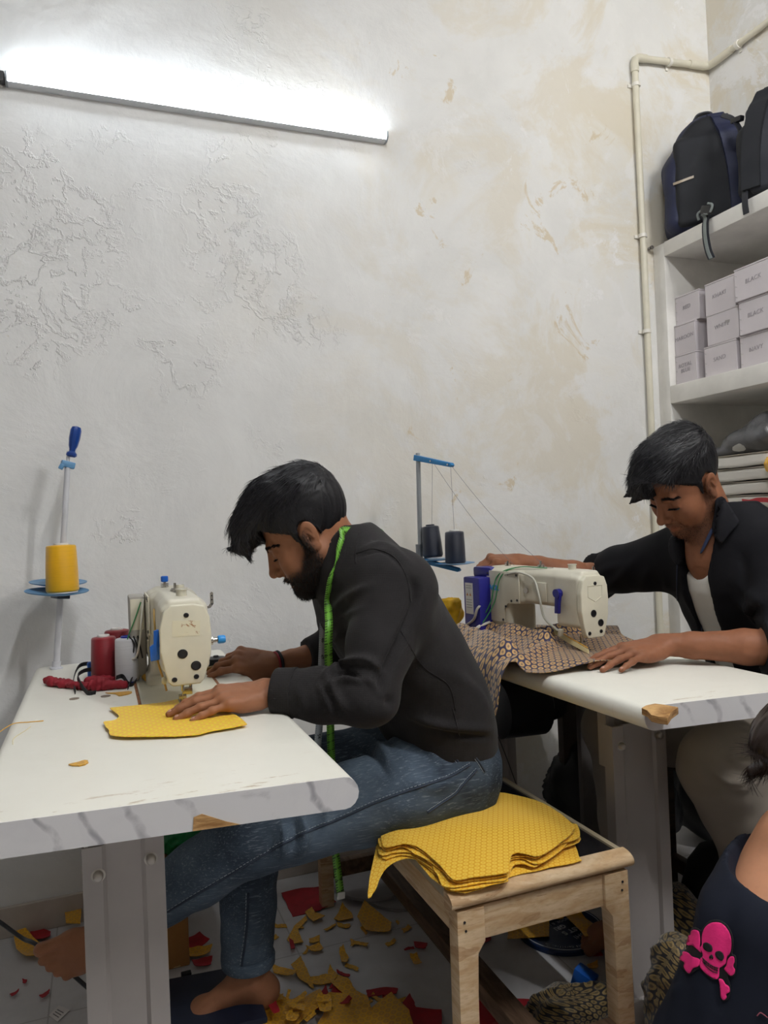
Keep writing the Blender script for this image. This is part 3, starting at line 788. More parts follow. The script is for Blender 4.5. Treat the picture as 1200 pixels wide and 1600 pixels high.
    ow = MB(); ow.cyl(W(0.002, 0.03, oz - 0.008), W(0.002, 0.03, oz + 0.016), 0.0115, 0.0115, 20); ow.cyl(W(0.002, 0.03, oz + 0.016), W(0.002, 0.03, oz + 0.019), 0.013, seg=20)
    ow.build('oil_cap', M_clear, t)
    th = MB(); th.cyl(W(0.0, 0.16, oz - 0.004), W(0.0, 0.16, oz + 0.024), 0.003, seg=10); th.cyl(W(0, 0.16, oz + 0.004), W(0, 0.16, oz + 0.008), 0.011, seg=16); th.cyl(W(0, 0.16, oz + 0.009), W(0, 0.16, oz + 0.011), 0.009, seg=16); th.box(W(0.0, 0.14, oz + 0.004), (0.010, 0.06, 0.002), bev=0.0005)
    tho = th.build('pre_tension', M_chrome, t)
    ps = MB(); ps.cyl(W(-0.012, 0.30, oz - 0.004), W(-0.012, 0.30, oz + 0.02), 0.003, seg=10)
    for i in range(3): ps.cyl(W(-0.012, 0.30, oz + 0.004 + i * 0.004), W(-0.012, 0.30, oz + 0.006 + i * 0.004), 0.010, seg=16)
    ps.build('thread_guide', M_chrome, t)
    if kind == 1:
        kb = MB(); kb.lathe(W(-0.012, 0.30, oz + 0.018), W(-0.012, 0.30, oz + 0.034), [(0, 0.007), (0.002, 0.009), (0.014, 0.009), (0.016, 0.007)], 14); kb.build('blue_knob', M_bluep, t)
        cp = MB(); cp.cyl(W(0.008, 0.12, oz), W(0.008, 0.12, oz + 0.022), 0.010, 0.009, 18); cp.build('clear_cup', M_clear, t)
    # rear cover panel with screws
    xb = -0.0555
    pn = [(0.195, 0.222), (0.352, 0.222), (0.352, 0.055), (0.268, 0.055), (0.268, 0.098), (0.250, 0.118), (0.195, 0.122)]
    P_ = Matrix(((0, 0, -1, nx + xb), (1, 0, 0, ny), (0, 1, 0, TZ), (0, 0, 0, 1)))
    pno = fixn(MB().prism(pn, 0.004, P_, 0.0015).build('cover_panel', M_beige, t, angle=35))
    for y, z in ((0.205, 0.212), (0.245, 0.214), (0.345, 0.212), (0.205, 0.132), (0.26, 0.108), (0.275, 0.063), (0.345, 0.063), (0.232, 0.128)):
        q = MB(); q.cyl(W(xb - 0.0035, y, z), W(xb - 0.0055, y, z), 0.004, seg=12); q.build('panel_screw', M_black, pno)
    if kind == 2:
        TM = basisM(W(xb - 0.0046, 0.348, 0.165), (0, -1, 0), (0, 0, 1))
        textmesh('JACK', 0.024, TM, 'maker_lettering', simple('logo_blue', '#3f97d6', 0.4, bump=0), pno, 0.0004, 'LEFT', 1.05, 0.0, 0.0008)
    # handwheel and motor box
    hw = MB(); hw.lathe(W(0, 0.36, 0.165), W(0, 0.415, 0.165), [(0, 0.03), (0.008, 0.045), (0.022, 0.053), (0.034, 0.053), (0.044, 0.046), (0.055, 0.03)], 32)
    hw.build('handwheel', M_black if kind == 1 else M_navyp, t)
    if kind == 1:
        mb_ = MB().span(W(-0.098, 0.31, 0.01), W(-0.060, 0.40, 0.215), 0.006).build('control_box', M_grey, t)
        cv = MB().span(W(-0.095, 0.3085, 0.125), W(-0.064, 0.3105, 0.208), 0.001); cv.build('box_lid', M_cream, mb_)
        for pts in ([W(-0.07, 0.30, 0.20), W(-0.088, 0.295, 0.15), W(-0.105, 0.30, 0.10), W(-0.10, 0.305, 0.06)],):
            MB().tube(spline(pts, 8), 0.0016, 6).build('green_wire', M_wire_g, t)
        for pts in ([W(-0.066, 0.28, 0.21), W(-0.075, 0.27, 0.12), W(-0.085, 0.29, 0.06), W(-0.10, 0.30, 0.05)],):
            MB().tube(spline(pts, 8), 0.0026, 6).build('white_tube', M_wire_w, t)
        for i in range(3):
            MB().tube(spline([W(-0.10 + 0.01 * i, 0.306, 0.11), W(-0.09 + 0.008 * i, 0.296, 0.09 - 0.01 * i), W(-0.095 + 0.012 * i, 0.304, 0.05)], 6), 0.002, 6).build('black_wire', M_black, t)
        MB().tube(spline([W(-0.052, 0.10, 0.20), W(-0.056, 0.03, 0.175), W(-0.055, 0.0, 0.10), W(-0.046, -0.01, 0.055), W(-0.04, -0.02, 0.03)], 8), 0.0022, 6).build('oil_tube', simple('yellow_tube', '#b8903a', 0.4, bump=0), t)
        lp = MB(); lp.sphere(W(-0.045, -0.03, 0.052), 0.006, 2, (1, 1, 1.6)); lp.build('needle_lamp', M_clear, t)
    else:
        mo = MB().span(W(-0.105, 0.335, 0.008), W(-0.052, 0.420, 0.200), 0.007).build('motor_box', M_navyp, t)
        MB().span(W(-0.06, 0.33, 0.195), W(0.05, 0.425, 0.232), 0.01).build('motor_cover', M_navyp, t)
        pl = MB().span(W(-0.1065, 0.368, 0.075), W(-0.1048, 0.408, 0.180), 0.0004); plo = pl.build('rating_plate', simple('label_white', '#d7d4cf', 0.5, bump=0), mo)
        for yy in (0.380, 0.396):
            q = MB(); q.prism([(-0.005, 0), (0.005, 0), (0, 0.009)], 0.0005, Matrix(((0, 0, -1, nx - 0.1066), (1, 0, 0, ny + yy), (0, 1, 0, TZ + 0.135), (0, 0, 0, 1)))); fixn(q.build('warning_triangle', simple('warn_orange', '#c07a3a', 0.5, bump=0), plo))
        for k_, (zz) in enumerate((0.122, 0.114, 0.106, 0.098, 0.165, 0.158)):
            q = MB().span(W(-0.1069, 0.373, zz), W(-0.1064, 0.403, zz + 0.0018)); q.build('print_line', simple('print_grey', '#8d8a88', 0.6, bump=0), plo, smooth=False)
        cb = MB(); cb.tube(spline([W(-0.06, 0.345, 0.12), W(-0.108, 0.34, 0.10), W(-0.112, 0.36, 0.06), W(-0.11, 0.405, 0.035), W(-0.10, 0.44, 0.02)], 8), 0.0042, 8); cb.build('grey_cable', M_grey, t)
        MB().tube(spline([W(-0.07, 0.33, 0.05), W(-0.11, 0.345, 0.035), W(-0.115, 0.37, 0.012), W(-0.12, 0.40, 0.006)], 8), 0.0045, 8).build('white_cable', M_wire_w, t)
        for k_, o_ in enumerate((0.0, 0.018)):
            MB().tube(spline([W(-0.03, 0.10, oz + 0.006), W(-0.04, 0.22, oz + 0.004), W(-0.062, 0.275 + o_, 0.205), W(-0.072, 0.30 + o_, 0.12), W(-0.09, 0.33 + o_, 0.06), W(-0.12, 0.36 + o_, 0.006)], 8), 0.0019, 6).build('green_wire', M_wire_g, t)
        MB().tube(spline([W(-0.058, 0.26, 0.212), W(-0.062, 0.19, 0.222), W(-0.058, 0.13, 0.205), W(-0.060, 0.105, 0.15), W(-0.058, 0.09, 0.09), W(-0.052, 0.055, 0.062), W(-0.05, 0.04, 0.055)], 8), 0.0034, 8).build('grey_hose', simple('hose_grey', '#bdbbae', 0.4, bump=0), t)
        bp = MB().span(W(-0.053, 0.085, 0.135), W(-0.047, 0.145, 0.195), 0.003); bp.build('side_plate', M_beige, t)
        q = MB(); q.cyl(W(-0.046, 0.175, 0.165), W(-0.052, 0.175, 0.165), 0.009, seg=16); q.build('port_ring', M_bolt, t)
        lp = MB().box(W(-0.048, 0.035, 0.05), (0.012, 0.012, 0.022), (0.2, 0, 0), 0.003); lp.build('needle_lamp', M_clear, t)
    return t
def lift(o):
    """trim the head height: the castings stand a little clear of the bed"""
    for c in o.children:
        if c.type == 'MESH' and c.name.split('.')[0] not in ('bed_plate', 'bed_gasket', 'needle_plate', 'presser_foot'):
            for v in c.data.vertices:
                z = v.co.z; v.co.z = z * 0.90 + 0.012 * min(1, max(0, (z - 0.005) / 0.035))
        for g in c.children:
            for v in g.data.vertices:
                z = v.co.z; v.co.z = z * 0.90 + 0.012 * min(1, max(0, (z - 0.005) / 0.035))
mac1 = machine('worn cream sewing machine with a small blue lever, facing the viewer on the left table', 0.157, 1.612, 1)
lift(mac1); mac1.scale = (0.98, 0.95, 1.0)
mac2 = machine('beige sewing machine with a navy motor box, lettered in blue, on the right table', 1.157, 1.625, 2)
lift(mac2); mac2.scale = (0.88, 0.96, 0.97); mac2.rotation_euler = (0, 0, R_(7.0)); bpy.context.view_layer.update()
# ================================================================== bench
def bench_wood():
    t = NT('bench_wood'); co = t.coord()
    m_ = t.map(co, (2.2, 1.2, 9))
    n = t.noise(m_, 4.5, 5, 0.6, 1.4); g = t.noise(t.map(co, (9, 5, 40)), 8, 4)
    c = t.mix(t.ramp(n, [(0.36, 0), (0.62, 1)]), rgb('#cdb594'), rgb('#b99a74'))
    k = t.noise(t.map(co, (1.5, 1, 6), (3.3, 0, 1)), 3.2, 4, 0.5, 2.0)
    c = t.mix(t.ramp(k, [(0.60, 0), (0.615, 0.6), (0.66, 0.35), (0.70, 0.6)]), c, rgb('#96704a'))
    c = t.mix(t.math('MULTIPLY', t.ramp(g, [(0.5, 0), (0.8, 1)]), 0.35), c, rgb('#7d5c3b'))
    return t.done(c, 0.62, 0, t.bump(g, 0.15, 0.001), 0.3)
M_bw = bench_wood()
def bench():
    x0, x1, y0, y1, z = 0.572, 0.945, 1.205, 2.16, 0.452
    t = thing('sewing_bench', 'pale wooden bench with a glossy black seat under the seated man and yellow fabric', 'bench', ((x0 + x1) / 2, (y0 + y1) / 2, 0))
    tt = NT('black_rexine'); co = tt.coord(); f = tt.noise(co, 25, 6, 0.7)
    seat = MB().span((x0 + 0.004, y0 + 0.028, z - 0.014), (x1 - 0.004, y1 - 0.004, z - 0.003), 0.003)
    seat.build('seat_top', tt.done(tt.mix(tt.math('MULTIPLY', tt.math('SUBTRACT', f, 0.62, clamp=True), 2), (0.006, 0.006, 0.008), (0.12, 0.11, 0.10)), 0.16, 0, tt.bump(f, 0.03, 0.001), 0.5), t)
    M_ = Matrix(((0, 0, 1, x0 - 0.012), (1, 0, 0, 0), (0, 1, 0, 0), (0, 0, 0, 1)))
    nose = [(y0 + 0.03 + 0.016 * math.cos(R_(a)) * 1.9, z - 0.014 + 0.016 * math.sin(R_(a))) for a in np.linspace(90, 270, 11)] + [(y0 + 0.034, z - 0.03), (y0 + 0.034, z + 0.002)]
    fixn(MB().prism(nose, x1 - x0 + 0.024, M_).build('front_lip', M_bw, t, angle=50))
    for xx in (x0 - 0.008, x1 - 0.004):
        MB().span((xx, y0 + 0.03, z - 0.018), (xx + 0.012, y1, z + 0.0005), 0.002).build('side_trim', simple('trim_pale', '#9c9078', 0.5), t)
    ap = 0.062
    MB().span((x0 + 0.045, y0 + 0.012, z - 0.03 - ap), (x1 - 0.045, y0 + 0.036, z - 0.03), 0.003).build('front_apron', M_bw, t)
    MB().span((x0 + 0.045, y1 - 0.036, z - 0.03 - ap), (x1 - 0.045, y1 - 0.012, z - 0.03), 0.003).build('back_apron', M_bw, t)
    for xx in (x0 + 0.004, x1 - 0.028):
        MB().span((xx, y0 + 0.05, z - 0.02 - ap), (xx + 0.024, y1 - 0.05, z - 0.02), 0.003).build('side_apron', M_bw, t)
    for sx, xx in ((1, x0), (-1, x1)):
        for sy, yy in ((1, y0 + 0.006), (-1, y1 - 0.006)):
            pr = [(0, z - 0.03), (0.055, z - 0.03), (0.055, z - 0.03 - ap), (0.040, z - 0.05 - ap), (0.037, z - 0.12 - ap), (0.034, 0), (-0.003, 0)]
            pr = [(xx + sx * a, b) for a, b in pr]
            g = MB().prism(pr, 0.036, Matrix(((1, 0, 0, 0), (0, 0, 1, yy if sy > 0 else yy - 0.036), (0, 1, 0, 0), (0, 0, 0, 1))), 0.002)
            lo = fixn(g.build('leg', M_bw, t))
            if sy > 0:
                for dz, dx2 in ((0.05, 0.014), (0.066, 0.016)):
                    n_ = MB(); n_.cyl((xx + sx * dx2, yy + 0.0005, z - dz), (xx + sx * dx2, yy - 0.0012, z - dz), 0.0024, seg=8); n_.build('nail_head', M_dark, lo)
    M_old = wood('old_wood', '#6b5442', '#4d3a2c', (9, 1.5, 9))
    MB().span(((x0 + x1) / 2 - 0.03, y0 + 0.05, 0.085), ((x0 + x1) / 2 + 0.018, y1 - 0.05, 0.125), 0.004).build('centre_stretcher', M_old, t)
    for yy in (y0 + 0.012, y1 - 0.04):
        MB().span((x0 + 0.03, yy, 0.08), (x1 - 0.03, yy + 0.028, 0.125), 0.003).build('end_stretcher', M_old, t)
    return t
ben = bench()
# ================================================================== thread stands and cones
M_pole = simple('pole_white', '#cfd0d6', 0.4, 0.1, var=0.1, bump=0.05)
M_sblue = simple('stand_blue', '#5f8fb8', 0.4, 0.1, var=0.1, bump=0.05)
M_bblue = simple('bracket_blue', '#3583bd', 0.4, 0.1, var=0.1, bump=0.05)
M_core = simple('cone_core', '#dcdcd8', 0.5, var=0.03, bump=0)
def thread_mat(name, hexc, rough=0.45):
    t = NT(name); co = t.coord(); z = t.sep(co)[2]
    w = t.wave(t.map(co, (6, 6, 1)), 330, 0.6, 1, 'Z'); n = t.noise(t.map(co, (4, 4, 60)), 6, 3)
    c = rgb(hexc)
    col = t.mix(t.math('MULTIPLY', n, 0.45), c, tuple(v * 0.55 for v in c))
    return t.done(col, rough, 0, t.bump(w, 0.35, 0.0006), 0.4, Sheen_Weight=0.25)
M_ty = thread_mat('thread_yellow', '#f0b400'); M_tr = thread_mat('thread_red', '#8a0b1c'); M_tw = thread_mat('thread_white', '#dcdce2'); M_tn = thread_mat('thread_navy', '#141a2c')
def cone(name, label, p, h, r0, r1, m, core, group=None, tilt=(0, 0, 0), corem=None):
    p = np.array(p, float); t = thing(name, label, 'thread cone', p, 0, group)
    ax_ = np.array([tilt[0], tilt[1], 1.0]); ax_ /= np.linalg.norm(ax_)
    b = MB(); b.lathe(p + ax_ * 0.003, p + ax_ * h, [(0, r0 - 0.004), (0.002, r0 - 0.001), (0.006, r0), (h * 0.5, (r0 + r1) / 2 + 0.0006), (h - 0.008, r1), (h - 0.005, r1 - 0.002), (h - 0.003, r1 * 0.5)], 36)
    b.build('thread_winding', m, t, angle=60)
    c = MB(); c.lathe(p, p + ax_ * h, [(0, r0 - 0.003), (0.003, r0 - 0.003), (0.004, r0 * 0.5), (h - 0.004, r1 * 0.52), (h + 0.004, r1 * 0.5), (h + 0.0045, r1 * 0.36), (h - 0.002, r1 * 0.3)], 24)
    c.build('core', corem or M_core, t, angle=60); return t
# left stand
b1 = az(88, 1045, TZ); tp1 = ay(106, 722, b1[1]); d1 = (tp1 - b1) / np.linalg.norm(tp1 - b1)
s1 = thing('thread_stand', 'leaning white thread stand with a blue handle stuck on its top', 'thread stand', b1)
q = MB(); q.cyl(b1, tp1, 0.0085, 0.0075, 16); q.cyl(tp1 - d1 * 0.01, tp1 + d1 * 0.03, 0.0045, seg=10); q.build('pole', M_pole, s1)
b = MB(); b.lathe(b1, b1 + d1 * 0.02, [(0, 0.017), (0.004, 0.017), (0.006, 0.011), (0.02, 0.011)], 18); b.build('base_nut', M_pole, s1)
h0 = ay(111, 714, b1[1]); h1 = ay(120, 666, b1[1]); hd = h1 - h0; hl = np.linalg.norm(hd)
b = MB(); b.lathe(h0, h1, [(0, 0.010), (0.004, 0.014), (0.010, 0.0135), (0.016, 0.008), (0.022, 0.0085), (0.03, 0.0115), (hl * 0.6, 0.0145), (hl - 0.012, 0.0145), (hl - 0.003, 0.0115), (hl, 0.004)], 10)
b.build('blue_handle', simple('handle_blue', '#0e3a86', 0.3, var=0.15, bump=0), s1, angle=30)
b = MB(); q = ay(106, 726, b1[1]); b.box(q, (0.036, 0.016, 0.018), (0, 0.25, 0.3), 0.003); b.box(q + [-0.016, -0.004, -0.006], (0.012, 0.02, 0.014), (0, 0.5, 0), 0.002)
b.build('bracket', M_sblue, s1)
# two thread plates
pc_b = ay(91, 912, b1[1] + 0.03); pc_f = ay(89, 926, b1[1] - 0.03)
for q, r in ((pc_b, 0.074), (pc_f, 0.080)):
    b = MB(); nrm = np.array([0.06, -0.06, 1.0]); nrm /= np.linalg.norm(nrm)
    b.lathe(q - nrm * 0.006, q + nrm * 0.006, [(0, 0.012), (0.003, r * 0.6), (0.009, r * 0.97), (0.011, r), (0.012, r), (0.011, r * 0.96), (0.0065, r * 0.55), (0.0055, 0.004)], 36)
    b.build('thread_plate', M_sblue, s1, angle=60)
b = MB(); b.box(b1 + d1 * (pc_f[2] - b1[2] - 0.012), (0.034, 0.05, 0.012), (0, 0.1, 0.4), 0.002); b.build('plate_clamp', simple('clamp_dark', '#31404e', 0.4, 0.3), s1)
pcone = ay(98, 926, b1[1] - 0.035)
cone('thread_cone', 'large yellow thread cone standing on the blue stand plate', pcone, 0.128, 0.0415, 0.0375, M_ty, True)
# right stand
b2 = ay(655, 868, 2.13); t2 = ay(653, 708, 2.13)
s2 = thing('thread_stand', 'grey thread stand with a blue top arm holding the navy cones', 'thread stand', (b2[0], b2[1], TZ))
MB().cyl((b2[0], b2[1], TZ), t2, 0.0075, 0.0072, 14).build('pole', simple('pole_grey', '#a8adb2', 0.35, 0.6, bump=0.03), s2)
b = MB(); b.cyl(b2 + [0, 0, -0.01], b2 + [0, 0, 0.035], 0.010, seg=14); b.cyl(b2 + [0.008, -0.01, 0.02], b2 + [0.02, -0.02, 0.02], 0.003, seg=8); b.build('collar', simple('collar_grey', '#8f9498', 0.35, 0.7, bump=0), s2)
def arm(a, e, w, nm, h=0.018):
    a = np.array(a); e = np.array(e); d = (e - a) / np.linalg.norm(e - a); sd = np.cross(d, [0, 0, 1]); sd /= np.linalg.norm(sd); up = np.cross(sd, d)
    M = Matrix([[d[i], up[i], -sd[i], a[i] + sd[i] * w / 2] for i in range(3)] + [[0, 0, 0, 1]])
    L = np.linalg.norm(e - a)
    o = MB().prism([(-0.012, -h / 2), (L - 0.004, -h * 0.36), (L, 0), (L - 0.006, h * 0.36), (-0.012, h / 2)], w, M, 0.0015).build(nm, M_bblue, s2, angle=35); fixn(o); return o, a, d, sd, up, L
ta = arm(ay(653, 716, 2.13), ay(708, 727, 2.00), 0.016, 'top_arm')
for f in (0.42, 0.9):
    p = ta[1] + ta[2] * ta[5] * f + ta[3] * 0.0082; q = MB(); q.cyl(p, p + ta[3] * 0.002, 0.003, seg=10); q.build('eyelet', M_chrome, ta[0])
la = arm(ay(650, 873, 2.13), ay(719, 891, 2.00), 0.018, 'cross_arm', 0.016)
pl1 = ay(677, 875, 2.10); pl2 = ay(711, 881, 2.03)
for q, r in ((pl1, 0.055), (pl2, 0.060)):
    b = MB(); b.lathe(q - [0, 0, 0.004], q + [0, 0, 0.004], [(0, 0.01), (0.003, r * 0.7), (0.006, r), (0.0075, r), (0.006, r * 0.8), (0.005, 0.003)], 32); b.build('thread_plate', M_sblue, s2, angle=60)
c1 = ay(677, 873, 2.10); c2 = ay(712, 883, 2.03)
cone('thread_cone', 'navy thread cone on the right stand, the farther one beside the pole', c1 + [0, 0, 0.004], 0.098, 0.0315, 0.027, M_tn, True, tilt=(-0.04, 0.05), corem=M_tn)
cone('thread_cone', 'navy thread cone with a white tip on the right stand plate', c2 + [0, 0, 0.003], 0.100, 0.031, 0.0285, M_tn, True)
M_thr = simple('thread_line', '#6b6b74', 0.6, bump=0)
tip = ta[1] + ta[2] * ta[5] * 0.93; md = ta[1] + ta[2] * ta[5] * 0.42
for lab, pts in (('thin thread running from the blue arm tip down to the right sewing machine', [c2 + [0, 0, 0.104], tip, (1.150 + 0.0, 1.76, TZ + 0.215)]),
                 ('thin thread running from the middle of the blue arm towards the hand on the motor', [c1 + [0, 0, 0.103], md, (1.130, 1.90, TZ + 0.215)])):
    b = MB(); b.tube(spline([pts[0], pts[1]], 2), 0.0005, 5); P0, P1 = np.array(pts[1]), np.array(pts[2])
    L = [P0 + (P1 - P0) * k / 14 - np.array([0, 0, 0.02 * math.sin(PI * k / 14)]) for k in range(15)]
    b.tube(L, 0.0005, 5); tag(b.build('sewing_thread', M_thr), lab, 'thread')
# cones on the left table
cone('thread_cone', 'dark red thread cone on the left table, in front of the other red one', az(164, 1063, TZ), 0.108, 0.031, 0.0285, M_tr, True)
cone('thread_cone', 'dark red thread cone half hidden behind the white cone', az(185, 1048, TZ), 0.108, 0.034, 0.031, M_tr, True)
cone('thread_cone', 'white thread cone with a blue core beside the left sewing machine', az(200, 1065, TZ), 0.107, 0.0285, 0.0265, M_tw, True, corem=simple('core_blue', '#1c2f9a', 0.4, bump=0))
pb_ = az(229, 1064, TZ) + [0, 0, 0.0085]
bo = thing('bobbin', 'tiny yellow bobbin lying on its side beside the left machine', 'bobbin', pb_ - [0, 0, 0.0085])
q = MB(); q.cyl(pb_ + [-0.003, 0.013, 0], pb_ + [0.003, -0.013, 0], 0.0085, seg=16); q.build('thread_winding', M_ty, bo)
q = MB(); q.cyl(pb_ + [0.003, -0.013, 0], pb_ + [0.0034, -0.0145, 0], 0.0055, seg=14); q.build('core', M_black, bo)
def pin(label, px, py, Yt=None):
    p = az(px, py, TZ); t = thing('head_rest_pin', label, 'pin', p)
    q = MB(); q.lathe(p, p + [0, 0, 0.042], [(0, 0.0075), (0.03, 0.0075), (0.037, 0.0085), (0.041, 0.006), (0.042, 0.002)], 16); q.build('peg', M_bluep, t, angle=50)
    q = MB(); q.cyl(p - [0, 0, 0.0], p + [0, 0, 0.002], 0.011, seg=16); q.build('collar', M_black, t)
pin('blue plastic pin in the left table top beside the red cloth', 142, 1060)
pin('blue plastic pin in the right table top beside the motor box', 740, 992)
for (px, py, lab) in ((116, 1092, 'brown plug disc in the left table top, the left one'), (165, 1088, 'brown plug disc in the left table top, near the yellow scrap')):
    p = az(px, py, TZ); q = MB(); q.lathe(p, p + [0, 0, 0.0012], [(0, 0.0105), (0.001, 0.0105), (0.0012, 0.009)], 20); tag(q.build('hole_plug', simple('plug_brown', '#7d6e60', 0.6, bump=0)), lab, 'plug')
# ================================================================== fabrics
def brocade(name, ground, dot, size, metal=0.35, petals=True, sheen=0.3, outline=True):
    t = NT(name); uv = t.new('ShaderNodeTexCoord').outputs['UV']
    d = hexdots(t, uv, size)
    disc = t.ramp(d, [(0.36, 1.0), (0.41, 0.0)])
    ringv = t.ramp(d, [(0.14, 0.35), (0.2, 1.0), (0.30, 0.8), (0.36, 1.0)])
    fine = t.noise(uv, 900, 2, 0.5)
    msk = t.math('MULTIPLY', disc, ringv)
    msk = t.math('MULTIPLY', msk, t.ramp(fine, [(0.35, 0.5), (0.6, 1.0)]))
    v = t.noise(t.coord(), 6, 4)
    g = t.mix(t.math('MULTIPLY', v, 0.5), rgb(ground), tuple(c * 0.7 for c in rgb(ground)))
    col = t.mix(msk, g, rgb(dot))
    wv = t.noise(t.map(uv, (1, 0.25, 1)), 1400, 2)
    nb = t.bump(wv, 0.25, 0.0004, t.bump(msk, 0.5, 0.0006))
    return t.done(col, t.math('SUBTRACT', 0.55, t.math('MULTIPLY', msk, 0.2)), t.math('MULTIPLY', msk, metal), nb, 0.4, Sheen_Weight=sheen)
M_yel = brocade('yellow_brocade', '#f2b400', '#ffdc58', 0.0122, 0.15)
M_yelflat = brocade('yellow_honeycomb', '#ffdd16', '#f0a400', 0.0150, 0.0)
M_scrap = brocade('yellow_scrap', '#e0a60c', '#b98409', 0.016, 0.1)
M_pur = brocade('purple_brocade', '#1b1742', '#dcb068', 0.0165, 0.08)
M_blk = brocade('black_brocade', '#121018', '#a08752', 0.021, 0.1)
M_red = simple('red_cloth', '#9c0f1e', 0.7, var=0.25, scale=30, bump=0.3, bscale=300, bdist=0.0006)
M_redv = simple('red_velvet', '#860d20', 0.75, var=0.2, scale=40, bump=0.3, bscale=200, bdist=0.0008)
M_cream2 = simple('cream_cotton', '#e6d9a8', 0.7, var=0.08, bump=0.2, bscale=200)
def flat_piece(name, pix, z, mat, label, cat='fabric', group=None, bend=0.004, f=26, step=0.012, thick=0.0012, n=5, jag=0.0008, seed=0, minz=None, curl=None, straight=False):
    """cloth piece whose outline was read in pixels, laid on the plane at height z"""
    P = [az(x, y, z)[:2] for x, y in pix]
    if straight: o = [P[i] * (1 - k / 4) + P[(i + 1) % len(P)] * (k / 4) + rng.normal(size=2) * jag for i in range(len(P)) for k in range(4)]
    else: o = smooth_outline(P, n, jag=jag)
    c = np.mean(o, 0)
    def fn(q):
        w = np.zeros((len(q), 3)); w[:, :2] = q
        h = bend * (1 + snoise(w * np.array([1, 1, 0]), f, seed)) * 0.5
        if curl is not None:
            r = np.hypot(*(q - c).T); h = h + curl * (r / r.max()) ** 3 * (0.5 + 0.5 * snoise(w, 14, seed + 9))
        w[:, 2] = z + thick + np.maximum(h, 0); return w
    return tag(sheet(o, fn, step, thick).build(name, mat), label, cat, group)
flat_piece('fabric_piece', [(172, 1108), (205, 1105), (250, 1100), (283, 1094), (310, 1094), (345, 1108), (384, 1131), (372, 1137), (335, 1143), (300, 1150), (240, 1153), (178, 1153), (170, 1142), (162, 1131), (178, 1128), (186, 1121), (180, 1114)], TZ + 0.0035, M_yelflat, 'yellow brocade panel under the needle of the left machine', bend=0.0025, n=4)
flat_piece('fabric_scrap', [(107, 1196), (122, 1192), (135, 1189), (136, 1195), (121, 1198)], TZ, M_scrap, 'small yellow scrap alone on the front of the left table', 'scrap', step=0.006)
flat_piece('fabric_scrap', [(164, 1084), (180, 1083), (203, 1081), (205, 1084), (188, 1088), (178, 1085)], TZ, M_scrap, 'thin yellow scrap beside the red cloth on the left table', 'scrap', step=0.006)
b = MB(); b.tube(spline([az(-6, 1148, TZ) + [0, 0, 0.001], az(20, 1132, TZ) + [0, 0, 0.001], az(45, 1129, TZ) + [0, 0, 0.001], az(68, 1127, TZ) + [0, 0, 0.001]], 8), 0.0009, 5); tag(b.build('loose_thread', M_ty), 'yellow loose thread on the left end of the left table', 'thread')
b = MB(); b.tube(spline([az(20, 1164, TZ) + [0, 0, 0.001], az(22, 1154, TZ) + [0, 0, 0.001], az(40, 1142, TZ) + [0, 0, 0.001], az(48, 1136, TZ) + [0, 0, 0.001]], 8), 0.0006, 5); tag(b.build('loose_thread', M_cream2), 'pale loose thread below the yellow one on the left table', 'thread')
# crumpled red cloth with a black tape
s = SDF(az(130, 1075, TZ) - [0.13, 0.1, 0.01], az(130, 1075, TZ) + [0.15, 0.12, 0.06], 0.0028)
L = [az(76, 1070, TZ) + [0, 0, 0.012], az(100, 1074, TZ) + [0, 0, 0.012], az(128, 1078, TZ) + [0, 0, 0.012], az(160, 1078, TZ) + [0, 0, 0.016], az(192, 1076, TZ) + [0, 0, 0.010]]
s.chain(L, [0.013, 0.012, 0.010, 0.017, 0.010], 0.01)
s.cone(az(140, 1070, TZ) + [0, 0, 0.012], az(180, 1066, TZ) + [0, 0, 0.012], 0.012, 0.009, 0.01)
V, Q = s.mesh(1); N = vnormals(V, Q); V = V + N * (0.003 * snoise(V, 140, 3) + 0.002 * snoise(V, 330, 4))[:, None]; V[:, 2] = np.maximum(TZ + (V[:, 2] - TZ) * 0.8, TZ + 0.001)
tag(meshobj((V, Q), 'red_cloth', M_redv), 'crumpled red velvet cloth on the left table by the blue pin', 'fabric')
for lab, pts in (('black twill tape looped over the red cloth', [(118, 1085, 0.004), (115, 1070, 0.012), (124, 1060, 0.030), (140, 1058, 0.034), (158, 1060, 0.03), (150, 1064, 0.03), (132, 1066, 0.028), (122, 1074, 0.024), (136, 1086, 0.006), (150, 1085, 0.004)]),
                 ('black twill tape end lying at the foot of the white cone', [(182, 1072, 0.02), (192, 1070, 0.02), (200, 1073, 0.008), (208, 1072, 0.004), (214, 1064, 0.006), (206, 1068, 0.010), (200, 1078, 0.004)])):
    P = spline([az(x, y, TZ) + [0, 0, h] for x, y, h in pts], 6)
    tag(strip(P, 0.011, (0.2, -0.4, 1), 0.0016).build('twill_tape', simple('black_tape', '#15151a', 0.7, bump=0.2)), lab, 'tape')
# scissors-black oil pad / bobbin winder beside the left machine
p = az(338, 1042, TZ); bw = thing('bobbin_winder', 'black bobbin winder on the table to the right of the left machine', 'bobbin winder', p)
q = MB(); q.lathe(p, p + [0, 0, 0.03], [(0, 0.034), (0.004, 0.034), (0.006, 0.026), (0.016, 0.022), (0.018, 0.028), (0.024, 0.028), (0.026, 0.008), (0.03, 0.006)], 24); q.build('wheel', M_black, bw, angle=40)
q = MB(); q.box(p + [-0.02, -0.045, 0.006], (0.05, 0.014, 0.01), (0, 0, 0.5), 0.002); q.build('bracket', simple('brass', '#9a7a3c', 0.35, 0.8), bw)
